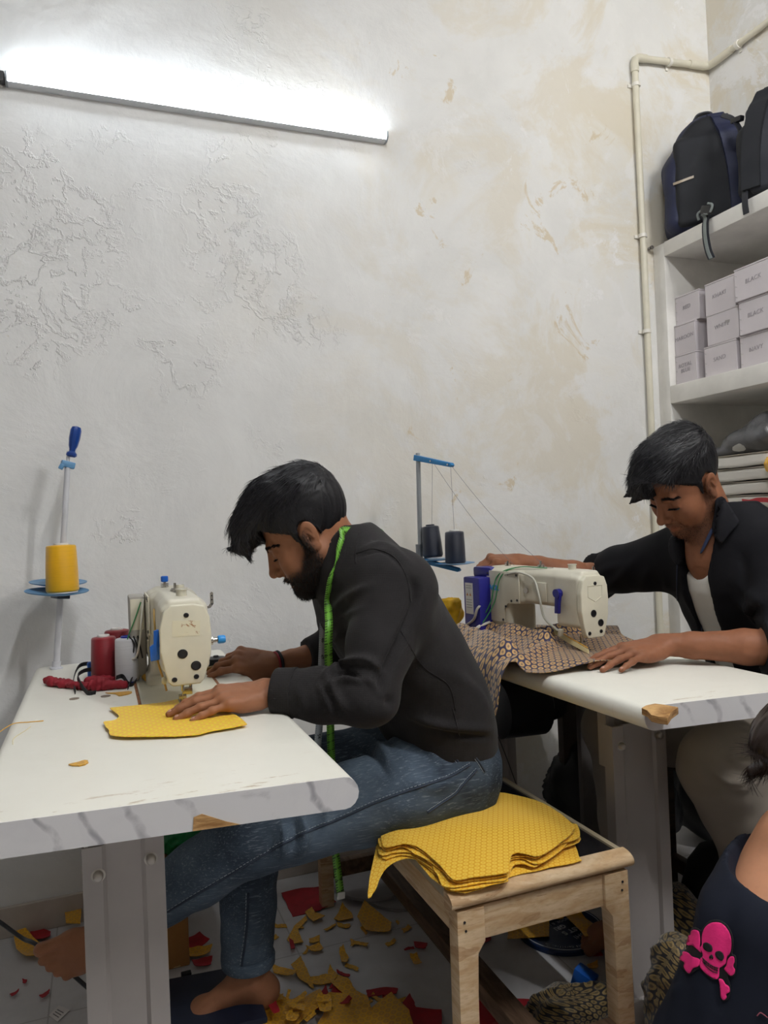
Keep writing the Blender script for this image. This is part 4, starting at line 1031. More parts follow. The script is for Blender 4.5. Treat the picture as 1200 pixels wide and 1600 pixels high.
# ---- stack of cut yellow panels on the bench
SZ = 0.452
base_px = [(600, 1300), (640, 1278), (690, 1262), (735, 1254), (790, 1258), (850, 1276), (885, 1300), (898, 1316), (880, 1338), (845, 1362), (815, 1358), (800, 1362), (797, 1380), (790, 1388), (745, 1393), (710, 1397), (690, 1378), (660, 1352), (630, 1340), (600, 1335)]
cen = np.mean([az(x, y, SZ)[:2] for x, y in base_px], 0)
labs = ['topmost yellow brocade panel of the pile on the bench', 'second yellow brocade panel from the top of the bench pile', 'third yellow brocade panel from the top of the bench pile', 'fourth yellow brocade panel from the top of the bench pile', 'fifth yellow brocade panel from the top of the bench pile', 'yellow brocade panel with a corner drooping over the bench edge', 'lowest yellow brocade panel showing at the right of the bench pile']
for k in range(7):
    P = np.array([az(x, y, SZ)[:2] for x, y in base_px])
    j = np.random.default_rng(50 + k)
    if k: P = P + j.normal(size=P.shape) * 0.004 + j.normal(size=2) * 0.005
    if k in (2, 4): P = np.concatenate([P[:7], [az(905 - k, 1302 + k, SZ)[:2], az(905, 1325, SZ)[:2]], P[8:]])
    if k == 5:
        P = np.array([az(x, y, SZ)[:2] for x, y in [(603, 1290), (650, 1275), (700, 1270), (720, 1330), (700, 1380), (680, 1372), (650, 1350), (620, 1346), (600, 1352), (585, 1372), (574, 1378), (580, 1345)]])
    if k == 6:
        P = np.array([az(x, y, SZ)[:2] for x, y in [(612, 1300), (604, 1296), (650, 1270), (800, 1270), (880, 1300), (905, 1342), (905, 1350), (860, 1360), (800, 1372), (700, 1395)]])
    o = smooth_outline(P, 4, jag=0.0007); zt = SZ + 0.004 + (6 - k) * 0.0040
    def fn(q, k=k, zt=zt):
        w = np.zeros((len(q), 3)); w[:, :2] = q
        dome = 0.008 * np.exp(-(((q - cen - [-0.03, 0.06]) / 0.13) ** 2).sum(1)) + 0.005 * np.exp(-(((q - cen - [0.07, 0.0]) / 0.09) ** 2).sum(1))
        h = zt + dome * (1 - 0.08 * k) + 0.0022 * snoise(w, 20, 77) + 0.0005 * snoise(w, 60, k)
        h = np.maximum(h, SZ + 0.0035 + (6 - k) * 0.0028)
        ed = 0.560 - q[:, 0]; dr = np.clip(ed, 0, 1)               # droops past the bench's left edge
        w[:, 2] = h - 0.35 * dr * (dr / (dr + 0.01)); return w
    tag(sheet(o, fn, 0.011, 0.0012).build('cut_fabric', M_yel), labs[k], 'fabric', 'cut yellow panels piled on the bench')
# ---- purple brocade spread on the right table and hanging off its left edge
NX, NY = 90, 70
def purple():
    x0, x1 = T2['x0'], T2['x1']
    top = [ay(733, 985, 1.98)[:2]]
    ol = [az(*p, TZ)[:2] for p in ((738, 990), (790, 985), (850, 982), (900, 985), (960, 985), (975, 1002), (1038, 1018), (1005, 1036), (960, 1046), (900, 1052), (840, 1058))]
    o = [np.array(a) for a in ol] + [np.array([x0 + 0.0, 1.535]), np.array([x0 - 0.065, 1.53]), np.array([x0 - 0.15, 1.57]), np.array([x0 - 0.135, 1.75]), np.array([x0 - 0.10, 1.93]), np.array([x0 - 0.02, 2.0])]
    o = smooth_outline(o, 6, jag=0.0006)
    def fn(q):
        w = np.zeros((len(q), 3)); w[:, :2] = q; P3 = w.copy()
        h = 0.010 + 0.010 * snoise(P3, 22, 5) + 0.006 * snoise(P3, 45, 6)
        # raised folds
        for (ax0, ay0, ax1, ay1, hh, ww) in ((0.93, 1.62, 0.98, 1.97, 0.045, 0.03), (1.02, 1.64, 1.05, 1.85, 0.022, 0.022), (0.92, 1.54, 1.06, 1.62, 0.018, 0.02), (1.14, 1.82, 1.27, 1.80, 0.030, 0.022), (1.09, 1.68, 1.055, 2.0, 0.040, 0.022)):
            a = np.array([ax0, ay0]); d = np.array([ax1, ay1]) - a; t = np.clip(((q - a) @ d) / (d @ d), 0, 1)
            r = np.hypot(*(q - a - t[:, None] * d).T); h = h + hh * np.exp(-(r / ww) ** 2)
        flat = np.exp(-(((q - [1.17, 1.61]) / 0.07) ** 2).sum(1)); h = h * (1 - flat) + 0.001 * flat
        # under the machine casting it stays low
        und = np.exp(-(((q[:, 0] - 1.15) / 0.07) ** 2)) * (q[:, 1] > 1.68); h = h * (1 - 0.0 * und)
        w[:, 2] = TZ + 0.006 + np.maximum(h, 0.0005)
        over = np.clip(x0 + 0.004 - q[:, 0], 0, 1)
        k = np.clip(over / 0.02, 0, 1)
        w[:, 2] = w[:, 2] * (1 - k) + (TZ - 0.004 - (over - 0.012) * 1.6 + 0.002) * k
        w[:, 0] = np.where(over > 0, x0 - 0.012 * np.minimum(1, over / 0.02) - 0.32 * over + 0.012 * np.sin(q[:, 1] * 48) * np.clip(over * 12, 0, 1) - 0.010 * k, q[:, 0])
        return w
    return tag(sheet(o, fn, 0.0105, 0.0014).build('purple_fabric', M_pur), 'purple and gold dotted brocade spread under the right machine', 'fabric')
purple()
P = spline([az(866, 1005, TZ) + [0, 0, 0.036], az(885, 1018, TZ) + [0, 0, 0.034], az(905, 1027, TZ) + [0, 0, 0.028], az(920, 1032, TZ) + [0, 0, 0.022]], 6)
fz = thing('folded_strip', 'cream folded strip with yellow lining lying beside the right needle', 'strip', P[0] - [0, 0, 0.02])
strip(P, np.linspace(0.016, 0.010, len(P)), (0.25, 0.3, 1), 0.002).build('cream_side', M_cream2, fz)
strip(P + [0.002, 0.004, 0.0085], np.linspace(0.008, 0.004, len(P)), (0.3, 0.8, 0.4), 0.0014).build('yellow_lining', M_ty, fz)
# yellow crumpled bundle behind the man on the right table
def lump(name, c, r, mat, label, cat, seed, amp=0.18, f=40, h=0.006, sc=(1, 1, 1), uvs=1.0, group=None, flatz=None, sub=1.0):
    c = np.array(c, float); s = SDF(c - np.array(r) * 1.6, c + np.array(r) * 1.6, h); j = np.random.default_rng(seed)
    s.ell(c, r, 0.02)
    for i in range(6):
        d = j.normal(size=3); d /= np.linalg.norm(d); s.ell(c + d * np.array(r) * 0.6, np.array(r) * j.uniform(0.35, 0.6), 0.015)
    V, Q = s.mesh(1); N = vnormals(V, Q); m_ = min(r)
    def ridg(f_, sd): return 1 - 2 * np.abs(snoise(V, f_, sd)) ** 0.6
    V = V + N * (m_ * amp * (0.6 * snoise(V, f, seed) + 0.7 * ridg(f * 1.3, seed + 1) + 0.3 * ridg(f * 2.6, seed + 2)))[:, None]
    if flatz is not None: V[:, 2] = np.maximum(V[:, 2], flatz + 0.0005)
    D_ = V - c; rr_ = np.linalg.norm(D_ / np.array(r), axis=1) + 1e-6
    uv = np.stack([np.arctan2(D_[:, 1], D_[:, 0]) * (r[0] + r[1]) / 2 * np.sin(np.arccos(np.clip(D_[:, 2] / r[2] / rr_, -1, 1))).clip(0.35), np.arccos(np.clip(D_[:, 2] / r[2] / rr_, -1, 1)) * (r[0] + r[2]) / 2], 1) * uvs
    return tag(meshobj((V, Q), name, mat, uv=uv), label, cat, group)
lump('yellow_bundle', (1.005, 2.16, TZ + 0.055), (0.075, 0.045, 0.05), simple('yellow_cloth', '#f2bd10', 0.6, var=0.2, scale=30, bump=0.3, bscale=200), 'crumpled yellow brocade bundle at the far end of the right table', 'fabric', 31, flatz=TZ, f=50, h=0.005)
# ================================================================== boxes in the shelf bay
M_box = simple('white_card', '#cfc8cb', 0.65, var=0.05, scale=8, bump=0.06)
M_pencil = simple('pencil', '#9d969b', 0.7, bump=0); M_staple = simple('staple', '#b9b4b4', 0.3, 0.8, bump=0)
M_boxin = simple('card_shadow', '#8f878a', 0.7, bump=0)
zz = lambda x, y: (1030 + x / 6.96, 370 + y / 6.96)
rows = [  # left x, right x, y(bottom left), y(top left), setback, writing, label
    (92, 412, 1505, 1185, 0.018, 'ROYAL\nBLUE', 'white box marked ROYAL BLUE, bottom row against the left side of the bay', 1),
    (496, 850, 1425, 1085, 0.020, 'SAND', 'white box marked SAND, middle of the bottom row', 1),
    (886, 1260, 1335, 975, 0.020, 'NAVY', 'white box marked NAVY, bottom row right', 1),
    (92, 396, 1168, 842, 0.020, 'MAROON', 'white box marked MAROON with one side bulging, middle row left', 0),
    (520, 870, 1045, 706, 0.020, 'WHITE', 'white box marked WHITE with a grey smudge, centre of the middle row', 0),
    (872, 1260, 945, 578, 0.008, 'BLACK', 'white box marked BLACK, middle row right, under the other BLACK box', 1),
    (132, 440, 798, 486, 0.030, 'RED', 'white box with faint pencil letters, top row left', 1),
    (500, 830, 690, 346, 0.024, 'KHAKI', 'white box with faint pencil letters, centre of the top row', 0),
    (820, 1260, 548, 190, 0.000, 'BLACK', 'white box marked BLACK, top row right, jutting forward', 1)]
prev = {}
for i, (xa, xb, yb, yt, back, wr_, lab, stp) in enumerate(rows):
    X = XF + 0.012 + back
    a = ax(*zz(xa, yb), X); bq = ax(*zz(xb, yb), X); tq = ax(*zz(xa, yt), X)
    ya, yb_ = min(a[1], 2.2965), bq[1]; row = i // 3; colm = i % 3
    z0 = 1.6005 if row == 0 else prev[(row - 1, colm)] + 0.0008
    z1 = z0 + (tq[2] - a[2]); prev[(row, colm)] = z1
    dp = 0.19
    t = thing('storage_box', lab, 'box', (X + dp / 2, (ya + yb_) / 2, z0), 0, 'white boxes in the shelf bay')
    MB().span((X, yb_, z0), (X + dp, ya, z1 - 0.006), 0.0012, 1).build('carton', M_box, t)
    MB().span((X - 0.0008, yb_ - 0.0008, z1 - 0.0055), (X + dp + 0.0008, ya + 0.0008, z1), 0.0012, 1).build('lid', M_boxin if False else M_box, t)
    TM = basisM((X - 0.0006, (ya + yb_) / 2 + 0.004, (z0 + z1) / 2 + 0.004), (0, -1, 0.06), (0, 0.06, 1))
    textmesh(wr_, 0.021, TM, 'pencil_writing', M_pencil, t, 0.0003, 'CENTER', 1.05, 0.15)
    if stp:
        for k in range(3):
            q = MB(); zs = z0 + (z1 - z0) * (0.15 + 0.32 * k); q.box((X - 0.0006, ya - 0.006, zs), (0.0012, 0.008, 0.0016), (0.5, 0, 0)); q.build('staple', M_staple, t)
    if wr_ == 'WHITE':
        q = MB(); q.prism([(-0.012, -0.005), (0.010, -0.006), (0.013, 0.004), (-0.008, 0.006)], 0.0004, basisM((X - 0.0002, (ya * 0.35 + yb_ * 0.65), (z0 + z1) / 2 + 0.012), (0, -1, 0), (0, 0, 1))); fixn(q.build('smudge', simple('smudge', '#a9a49f', 0.7, bump=0), t))
# ================================================================== backpacks
from mathutils.bvhtree import BVHTree
def hit(tree, px, py):
    d = ray(px, py); d = d / np.linalg.norm(d); r = tree.ray_cast(Vector(CC), Vector(d))
    return (np.array(r[0]), np.array(r[1])) if r[0] is not None else (None, None)
M_navyc = simple('navy_nylon', '#161d3c', 0.6, var=0.2, scale=12, bump=0.35, bscale=260, bdist=0.0008)
M_blackc = simple('black_mesh', '#0d1018', 0.75, var=0.2, scale=10, bump=0.4, bscale=420, bdist=0.0008)
M_web = simple('webbing', '#1a1c26', 0.6, var=0.15, bump=0.3, bscale=300); M_refl = simple('reflective_trim', '#a89a86', 0.4, bump=0)
M_webg = simple('webbing_grey', '#7f8684', 0.6, var=0.15, bump=0.3, bscale=300)
SH = 2.162
def pack(label, cx, cy, w, d, h, rz, mat, m2, lean):
    t = thing('backpack', label, 'backpack', (cx, cy, SH), rz)
    Rz = Matrix.Translation((cx, cy, SH)) @ Matrix.Rotation(rz, 4, 'Z')
    loc = lambda V: np.array([(Rz @ Vector(v))[:] for v in V])
    # local: x = away from viewer (outer face), y = width, z = up; back panel faces -x
    s = SDF((-d * 0.8, -w * 0.7, -0.01), (d * 0.9, w * 0.7, h * 1.1), 0.006)
    s.box((0.0, 0, h * 0.34), (d * 0.5, w * 0.5, h * 0.34), 0.05, 0.04)
    s.ell((lean, 0.0, h * 0.62), (d * 0.42, w * 0.43, h * 0.38), 0.06)
    s.ell((d * 0.4, 0, h * 0.3), (d * 0.3, w * 0.4, h * 0.27), 0.03)
    V, Q = s.mesh(1); N = vnormals(V, Q)
    V = V + N * (0.006 * snoise(V, 26, 3) + 0.003 * snoise(V, 60, 8))[:, None]; V[:, 2] = np.maximum(V[:, 2], 0.001)
    bw_ = (loc(V), Q); meshobj(bw_, 'pack_body', mat, t)
    s = SDF((-d * 0.9, -w * 0.6, 0), (d, w * 0.6, h * 1.1), 0.005)
    s.box((-d * 0.44, -0.0, h * 0.40), (0.022, w * 0.37, h * 0.36), 0.02); s.ell((lean - d * 0.34, 0, h * 0.68), (0.03, w * 0.33, h * 0.25), 0.03)
    V, Q = s.mesh(1); V = V + vnormals(V, Q) * (0.004 * snoise(V, 40, 3))[:, None]; V[:, 2] = np.maximum(V[:, 2], 0.004)
    bp_ = (loc(V), Q); meshobj(bp_, 'back_panel', m2, t)
    tr_ = BVHTree.FromPolygons([tuple(v) for v in np.concatenate([bw_[0], bp_[0]])], [tuple(map(int, q)) for q in np.concatenate([bw_[1], bp_[1] + len(bw_[0])])])
    R3 = np.array(Rz.to_3x3()); out = R3 @ np.array([-1.0, 0, 0])
    for sy in ((-1,) if 'navy' in label[:5] else (-1, 1)):
        P = spline([(-0.3, sy * w * 0.12, h * 0.95), (-0.3, sy * w * 0.20, h * 0.82), (-0.3, sy * w * 0.29, h * 0.55), (-0.3, sy * w * 0.33, h * 0.28), (-0.3, sy * w * 0.34, h * 0.07)], 8); L_ = []
        for q in loc(P):
            r = tr_.ray_cast(Vector(q), Vector(-out))
            if r[0] is not None: L_.append(np.array(r[0]) + out * 0.008)
        if len(L_) > 4: strip(L_, 0.058, R3 @ np.array([0.12 * sy, 1, 0]), 0.014).build('shoulder_strap', mat, t, angle=60)
    P = spline([(lean, -0.04, h * 0.965), (lean, -0.02, h * 1.02), (lean, 0.02, h * 1.02), (lean, 0.04, h * 0.965)], 6)
    strip(loc(P), 0.022, np.array((Rz.to_3x3() @ Vector((1, 0, 0)))[:]), 0.005).build('grab_handle', M_web, t)
    return t, tr_, loc
bp1, Rz1, loc1 = pack('navy backpack standing in the corner on top of the shelf', 2.215, 2.195, 0.30, 0.19, 0.455, R_(48), M_navyc, M_blackc, -0.0)
# buckle at the top right, pocket trim, hanging webbing
q = MB(); p = ax(1152, 187, 2.12); q.box(p, (0.02, 0.045, 0.018), (0.2, 0, 0), 0.004); q.build('strap_buckle', M_black, bp1)
strip(spline([ax(1128, 180, 2.15), ax(1145, 186, 2.12), ax(1158, 205, 2.12), ax(1166, 228, 2.12)], 6), 0.022, (0.6, 0, 0.8), 0.004).build('side_webbing', M_web, bp1)
_p = [hit(Rz1, x, y) for x, y in ((1052, 288), (1060, 285), (1068, 282), (1076, 279), (1084, 276))]
strip([a + (CC - a) / np.linalg.norm(CC - a) * 0.003 for a, b in _p if a is not None], 0.009, (0, 0, 1), 0.003).build('pocket_trim', M_refl, bp1)
hp = [ax(1098, 335, 2.10), ax(1103, 341, 2.082), ax(1102, 352, 2.076), ax(1103, 372, 2.076), ax(1107, 392, 2.078), ax(1112, 404, 2.080)]
strip(spline(hp, 6), 0.030, (0, 1, 0), 0.003).build('hanging_strap', M_web, bp1)
strip(spline([p + [-0.003, 0, 0] for p in hp], 6), 0.014, (0, 1, 0), 0.002).build('strap_stripe', M_webg, bp1)['label'] = 'grey stripe along the hanging strap'
q = MB(); q.tube(spline([ax(1092, 344, 2.075), ax(1090, 335, 2.07), ax(1096, 330, 2.07), ax(1103, 334, 2.07), ax(1110, 330, 2.07), ax(1113, 320, 2.07), ax(1106, 318, 2.07)], 6), 0.0045, 8); q.build('strap_loop', M_webg, bp1)
q = MB(); q.box(ax(1105, 328, 2.075), (0.02, 0.05, 0.03), (0.4, 0, 0), 0.006); q.build('strap_slider', M_black, bp1)
bp2, Rz2, loc2 = pack('black backpack at the right edge, beside the navy backpack on the shelf', 2.235, 1.84, 0.31, 0.20, 0.40, R_(30), M_blackc, M_web, 0.0)
strip(spline([ax(1163, 285, 2.10), ax(1164, 300, 2.082), ax(1164, 318, 2.074), ax(1166, 334, 2.076)], 6), 0.022, (0, 1, 0), 0.004).build('hanging_strap', M_web, bp2)
# ================================================================== lower bay
zs = 1.0655
M_pad = simple('paper_block', '#d8d4cc', 0.7, var=0.08, scale=5, bump=0.1); M_padc = simple('paper_cover', '#b9b1a2', 0.7, var=0.1)
n_lab = ['topmost', 'second from the top', 'third from the top', 'fourth from the top', 'lowest']
for i in range(5):
    k = 4 - i; hgt = 0.0485; y1 = 2.215 - 0.012 * (i % 2) - (0.0 if i < 4 else 0.02); x0_ = 2.125 + 0.012 * ((i * 3) % 4)
    t = thing('paper_bundle', 'thick white paper bundle, %s of the stack in the lower bay' % n_lab[k], 'paper bundle', (x0_ + 0.12, y1 - 0.15, zs + i * hgt), 0, 'paper bundles stacked in the lower bay')
    s = SDF((x0_ - 0.02, y1 - 0.34, zs + i * hgt - 0.002), (x0_ + 0.28, y1 + 0.02, zs + (i + 1) * hgt + 0.006), 0.005)
    s.box((x0_ + 0.12, y1 - 0.15, zs + (i + 0.5) * hgt - 0.001), (0.12, 0.15, hgt / 2 - 0.003), 0.009)
    V, Q = s.mesh(0); V[:, 2] += 0.0015 * np.sin(V[:, 1] * 25 + i); meshobj((V, Q), 'pages', M_pad, t)
    MB().span((x0_ - 0.003, y1 - 0.303, zs + (i + 1) * hgt - 0.0042), (x0_ + 0.243, y1 + 0.003, zs + (i + 1) * hgt - 0.0018), 0.001).build('cover', M_padc, t)
zt = zs + 5 * 0.0485
t = NT('grey_plastic'); co = t.coord(); f = t.noise(co, 14, 5, 0.6, 1.0)
M_gbag = t.done(t.mix(f, rgb('#4a4a4e'), rgb('#6a6a6c')), 0.22, 0, t.bump(f, 0.6, 0.01), 0.5)
c = np.array([2.20, 2.02, zt + 0.05]); s = SDF(c - [0.12, 0.22, 0.06], c + [0.14, 0.22, 0.14], 0.006)
s.ell(c + [0.02, -0.02, 0.0], (0.10, 0.15, 0.055), 0.03); s.ell(c + [0.02, -0.07, 0.03], (0.08, 0.09, 0.062), 0.03); s.ell(c + [0, 0.11, -0.035], (0.08, 0.09, 0.022), 0.03)
V, Q = s.mesh(1); N = vnormals(V, Q); V = V + N * (0.004 * snoise(V, 50, 3) + 0.003 * (1 - np.abs(snoise(V, 70, 5))))[:, None]; V[:, 2] = np.maximum(V[:, 2], zt + 0.001)
gb = tag(meshobj((V, Q), 'plastic_bag', M_gbag), 'shiny grey plastic bag with a white round print on the paper stack', 'bag')
def on_surface(p, VQ, off=0.002):
    V, N = VQ; i = np.argmin(((V - p) ** 2).sum(1)); return V[i] + N[i] * off
VN = (V, vnormals(V, Q))
def decal(pix, X, VN, name, mat, parent, off=0.0015, n=4):
    """thin printed patch that hugs a surface"""
    P = [ax(x, y, X) for x, y in pix]; U = np.array([[p[1], p[2]] for p in P])
    def fn(q):
        out = []
        for a, b_ in q:
            d = (VN[0][:, 1] - a) ** 2 + (VN[0][:, 2] - b_) ** 2 + (VN[0][:, 0] > np.median(VN[0][:, 0])) * 1.0
            i = np.argsort(d)[:4]; out.append((VN[0][i] + VN[1][i] * off).mean(0))
        return np.array(out)
    return sheet(smooth_outline(U, n), fn, 0.006, 0.0008).build(name, mat, parent)
M_prw = simple('print_white', '#c9c9c6', 0.4, bump=0); M_prp = simple('print_pink', '#b04a5e', 0.4, bump=0)
decal([(1137, 703), (1142, 697), (1152, 693), (1157, 697), (1154, 702), (1146, 705)], 2.11, VN, 'round_print', M_prw, gb)
decal([(1173, 708), (1180, 704), (1200, 707), (1212, 708), (1212, 713), (1195, 712), (1178, 710)], 2.11, VN, 'pink_print', M_prp, gb)
lump('yellow_net_bundle', ax(1197, 727, 2.09) + [0.04, -0.05, 0.004], (0.06, 0.075, 0.042), M_ty, 'yellow net bundle at the right end of the paper stack', 'fabric', 12, amp=0.12, f=60, h=0.005)
p = zs + 2 * 0.0485
tag(strip(spline([ax(1160, 783, 2.122), ax(1172, 784, 2.115), ax(1186, 781, 2.115), ax(1205, 782, 2.115), ax(1225, 786, 2.12)], 5), 0.016, (0, 0.1, 1), 0.003).build('red_ribbon', simple('red_ribbon', '#b52a34', 0.5, bump=0.1)), 'red cloth strip hanging between the white paper bundles', 'fabric')
# ================================================================== under the tables
M_card = simple('cardboard', '#a8763f', 0.75, var=0.12, scale=6, bump=0.15)
t = thing('cardboard_carton', 'brown cardboard carton on the floor below the left table', 'carton', (0.10, 2.13, 0))
MB().span((0.02, 2.0, 0.0), (0.18, 2.27, 0.25), 0.004).build('carton_body', M_card, t); MB().box((0.10, 1.965, 0.245), (0.15, 0.08, 0.004), (0.35, 0, 0), 0.001).build('flap', M_card, t)
tt = NT('green_plastic'); co = tt.coord(); f = tt.noise(co, 12, 5, 0.6, 1.2)
M_gpl = tt.done(tt.mix(f, rgb('#0d5a2f'), rgb('#2f9c5a')), 0.2, 0, tt.bump(f, 0.6, 0.01), 0.5)
lump('green_bag', (0.17, 2.12, 0.33), (0.11, 0.09, 0.085), M_gpl, 'green plastic bag on the carton below the left table', 'bag', 5, amp=0.10, f=30, h=0.007, flatz=0.251)
bq = MB(); bq.box((0.36, 2.29, 0.26), (0.20, 0.02, 0.50), (0.12, 0.35, 0), 0.003); tag(bq.build('leaning_board', simple('pale_board', '#b8aea0', 0.7, var=0.1)), 'pale board leaning against the wall below the left table', 'board')
# treadle pedal below the machine
for (lab, cx, cy, g) in (('dark treadle pedal under the bare feet of the left man', 0.16, 1.76, None),):
    t = thing('treadle_pedal', lab, 'pedal', (cx, cy, 0))
    MB().box((cx, cy, 0.045), (0.30, 0.22, 0.014), (0, 0.06, 0), 0.005).build('foot_plate', simple('pedal_navy', '#141c30', 0.5, 0.2, var=0.2), t)
    for sy in (-1, 1): MB().span((cx - 0.012, cy + sy * 0.125 - 0.008, 0.0), (cx + 0.012, cy + sy * 0.125 + 0.008, 0.05), 0.002).build('pivot', M_dark, t)
    MB().cyl((cx - 0.1, cy + 0.08, 0.05), (cx - 0.02, cy + 0.25, 0.62), 0.006, seg=10).build('pull_rod', M_dark, t)
for lab, tb in (('dark clutch motor under the left table', T1), ('dark clutch motor under the right table', T2)):
    mx = tb['x0'] + 0.27; my = 1.93
    t = thing('clutch_motor', lab, 'motor', (mx, my, 0.45))
    MB().lathe((mx - 0.11, my, 0.56), (mx + 0.11, my, 0.56), [(0, 0.05), (0.012, 0.085), (0.15, 0.09), (0.17, 0.06), (0.22, 0.05)], 28).build('motor_housing', M_dark, t, angle=40)
    MB().span((mx - 0.05, my - 0.03, 0.64), (mx + 0.05, my + 0.03, TZ - 0.046), 0.004).build('hanger', M_dark, t)
pts = [ay(-25, 1425, 1.95), ay(0, 1441, 1.92), ay(35, 1466, 1.88), ay(68, 1484, 1.83), (-0.02, 1.80, 0.07)]
tag(MB().tube(spline(pts, 8), 0.0045, 8).build('power_cable', M_black), 'black cable sloping down to the bare foot below the left table', 'cable')
lump('black_filler', (1.50, 1.98, 0.24), (0.20, 0.16, 0.23), simple('filler_black', '#0c0c0f', 0.5, bump=0.2, bscale=30, bdist=0.004), 'black sack added for the darkness behind the stool of the man in black', 'filler', 41, amp=0.06, f=20, h=0.012, flatz=0.0)  # black lump added to fill the dark area below the right table
lump('black_filler', (1.90, 1.98, 0.20), (0.14, 0.15, 0.20), simple('filler_black', '#0c0c0f', 0.5), 'low black sack added for the darkness nearer the shelf', 'filler', 43, amp=0.06, f=20, h=0.012, flatz=0.0)  # second added lump, carries the darkness on towards the shelf
lump('dark_filler', (1.43, 1.47, 0.14), (0.10, 0.10, 0.15), simple('filler_matte_black', '#0d0d12', 0.85, var=0.2), 'black heap added for the darkness between the shins of the man in black', 'fabric', 44, amp=0.08, f=20, h=0.010, flatz=0.0)  # added heap standing in for the dark gap between the legs
lump('dark_filler', (1.62, 1.47, 0.16), (0.10, 0.18, 0.17), simple('filler_matte_black', '#0d0d12', 0.85, var=0.2), 'black heap added for the darkness under the dark stool', 'fabric', 45, amp=0.08, f=20, h=0.010, flatz=0.0)  # added heap standing in for the dark beneath the seat
# dark uprights and a panel behind the right table's stand
q = MB(); a = ay(888, 1100, 1.98); q.span((a[0] - 0.03, 1.97, 0), (a[0] + 0.03, 2.0, 0.70), 0.003); tag(q.build('wooden_upright', simple('upright_dark', '#3a2e26', 0.7, var=0.3, scale=20)), 'dark wooden upright behind the right table stand', 'post')
q = MB(); a = ay(925, 1115, 1.85); q.span((a[0] - 0.05, 1.84, 0), (a[0] + 0.05, 1.86, 0.64), 0.003); tag(q.build('steel_panel', simple('panel_grey', '#6b6663', 0.6, var=0.12)), 'grey steel panel standing behind the right table stand', 'panel')
q = MB(); q.tube(spline([ay(757, 1082, 1.6), ay(760, 1100, 1.6), ay(754, 1112, 1.6), ay(762, 1105, 1.6), ay(770, 1130, 1.62), ay(790, 1180, 1.66), ay(812, 1240, 1.7)], 8), 0.0012, 6); tag(q.build('hanging_cord', M_black), 'thin dark cord hanging below the left edge of the right table', 'cord')
# stool of the second man
def stool():
    x0, x1, y0, y1, z = 1.44, 1.78, 1.20, 1.74, 0.44
    t = thing('wooden_stool', 'dark wooden stool under the man in the black overshirt', 'stool', ((x0 + x1) / 2, (y0 + y1) / 2, 0)); m_ = wood('stool_dark', '#4a3526', '#33241a', (1, 6, 6))
    MB().span((x0, y0, z - 0.03), (x1, y1, z), 0.005).build('seat', m_, t)
    for xx in (x0 + 0.03, x1 - 0.03):
        for yy in (y0 + 0.03, y1 - 0.03): MB().span((xx - 0.02, yy - 0.02, 0), (xx + 0.02, yy + 0.02, z - 0.03), 0.003).build('leg', m_, t)
    for xx in (x0 + 0.03, x1 - 0.03): MB().span((xx - 0.012, y0 + 0.05, 0.12), (xx + 0.012, y1 - 0.05, 0.16), 0.003).build('stretcher', m_, t)
stool()
# ================================================================== cutting waste on the floor
def scrap(pix, mat, label, group=None, curl=0.02, seed=0, z=0.0, name='fabric_scrap', bend=0.012, f=30):
    return flat_piece(name, pix, z, mat, label, 'scrap', group, bend * 0.7, f, 0.010, 0.0012, 3, 0.0007, seed, curl=curl * 0.45, straight=True)
scrap([(516, 1512), (528, 1526), (548, 1538), (556, 1552), (575, 1562), (580, 1580), (612, 1560), (640, 1590), (650, 1625), (490, 1625), (505, 1600), (512, 1560), (535, 1556), (520, 1545), (510, 1530)], M_scrap, 'large crumpled yellow brocade offcut with a pointed tip on the floor', curl=0.045, seed=3, bend=0.03)
scrap([(412, 1555), (440, 1565), (470, 1570), (500, 1560), (508, 1585), (480, 1605), (450, 1625), (412, 1625)], M_scrap, 'wide yellow brocade offcut on the floor beside the heel', curl=0.03, seed=4, bend=0.03)
scrap([(440, 1398), (470, 1390), (498, 1388), (525, 1413), (500, 1424), (458, 1433), (448, 1415)], M_red, 'flat red cloth offcut on the floor behind the bare heel', seed=5, curl=0.01)
scrap([(520, 1545), (535, 1545), (550, 1565), (545, 1578), (525, 1575), (515, 1560)], M_red, 'red offcut tucked under the pointed yellow offcut', seed=6)
scrap([(485, 1570), (510, 1545), (515, 1560), (500, 1582), (488, 1580)], M_red, 'red offcut left of the pointed yellow offcut', seed=7)
scrap([(572, 1550), (600, 1546), (622, 1548), (620, 1556), (596, 1558), (574, 1562)], M_red, 'narrow red strip on the floor right of the pointed offcut', seed=8, curl=0.01)
scrap([(600, 1562), (625, 1580), (640, 1556), (645, 1565), (650, 1578), (690, 1580), (690, 1620), (640, 1620), (618, 1590)], M_red, 'jagged red offcut in front of the bench leg', seed=9)
scrap([(730, 1548), (760, 1560), (800, 1562), (838, 1563), (842, 1570), (825, 1590), (800, 1625), (735, 1620)], M_red, 'bright red offcut on the floor between the bench legs', seed=10, curl=0.012)
scrap([(770, 1600), (790, 1582), (812, 1592), (815, 1612), (770, 1625)], simple('red_dotted', '#a83a3c', 0.7, var=0.4, scale=90), 'patterned red offcut lying on the bright red one', seed=11, z=0.012, curl=0.004)
scrap([(558, 1442), (570, 1420), (590, 1432), (612, 1448), (610, 1460), (570, 1460)], M_scrap, 'folded yellow offcut beside the wooden stretcher', seed=12, curl=0.04, bend=0.03)
scrap([(522, 1438), (535, 1420), (550, 1430), (552, 1438), (530, 1442)], M_scrap, 'small folded brownish yellow offcut below the end of the tape', seed=13, curl=0.03)
scrap([(476, 1428), (488, 1421), (492, 1430), (508, 1438), (490, 1446), (482, 1438)], M_scrap, 'yellow dotted scrap nearest the flat red offcut', seed=14)
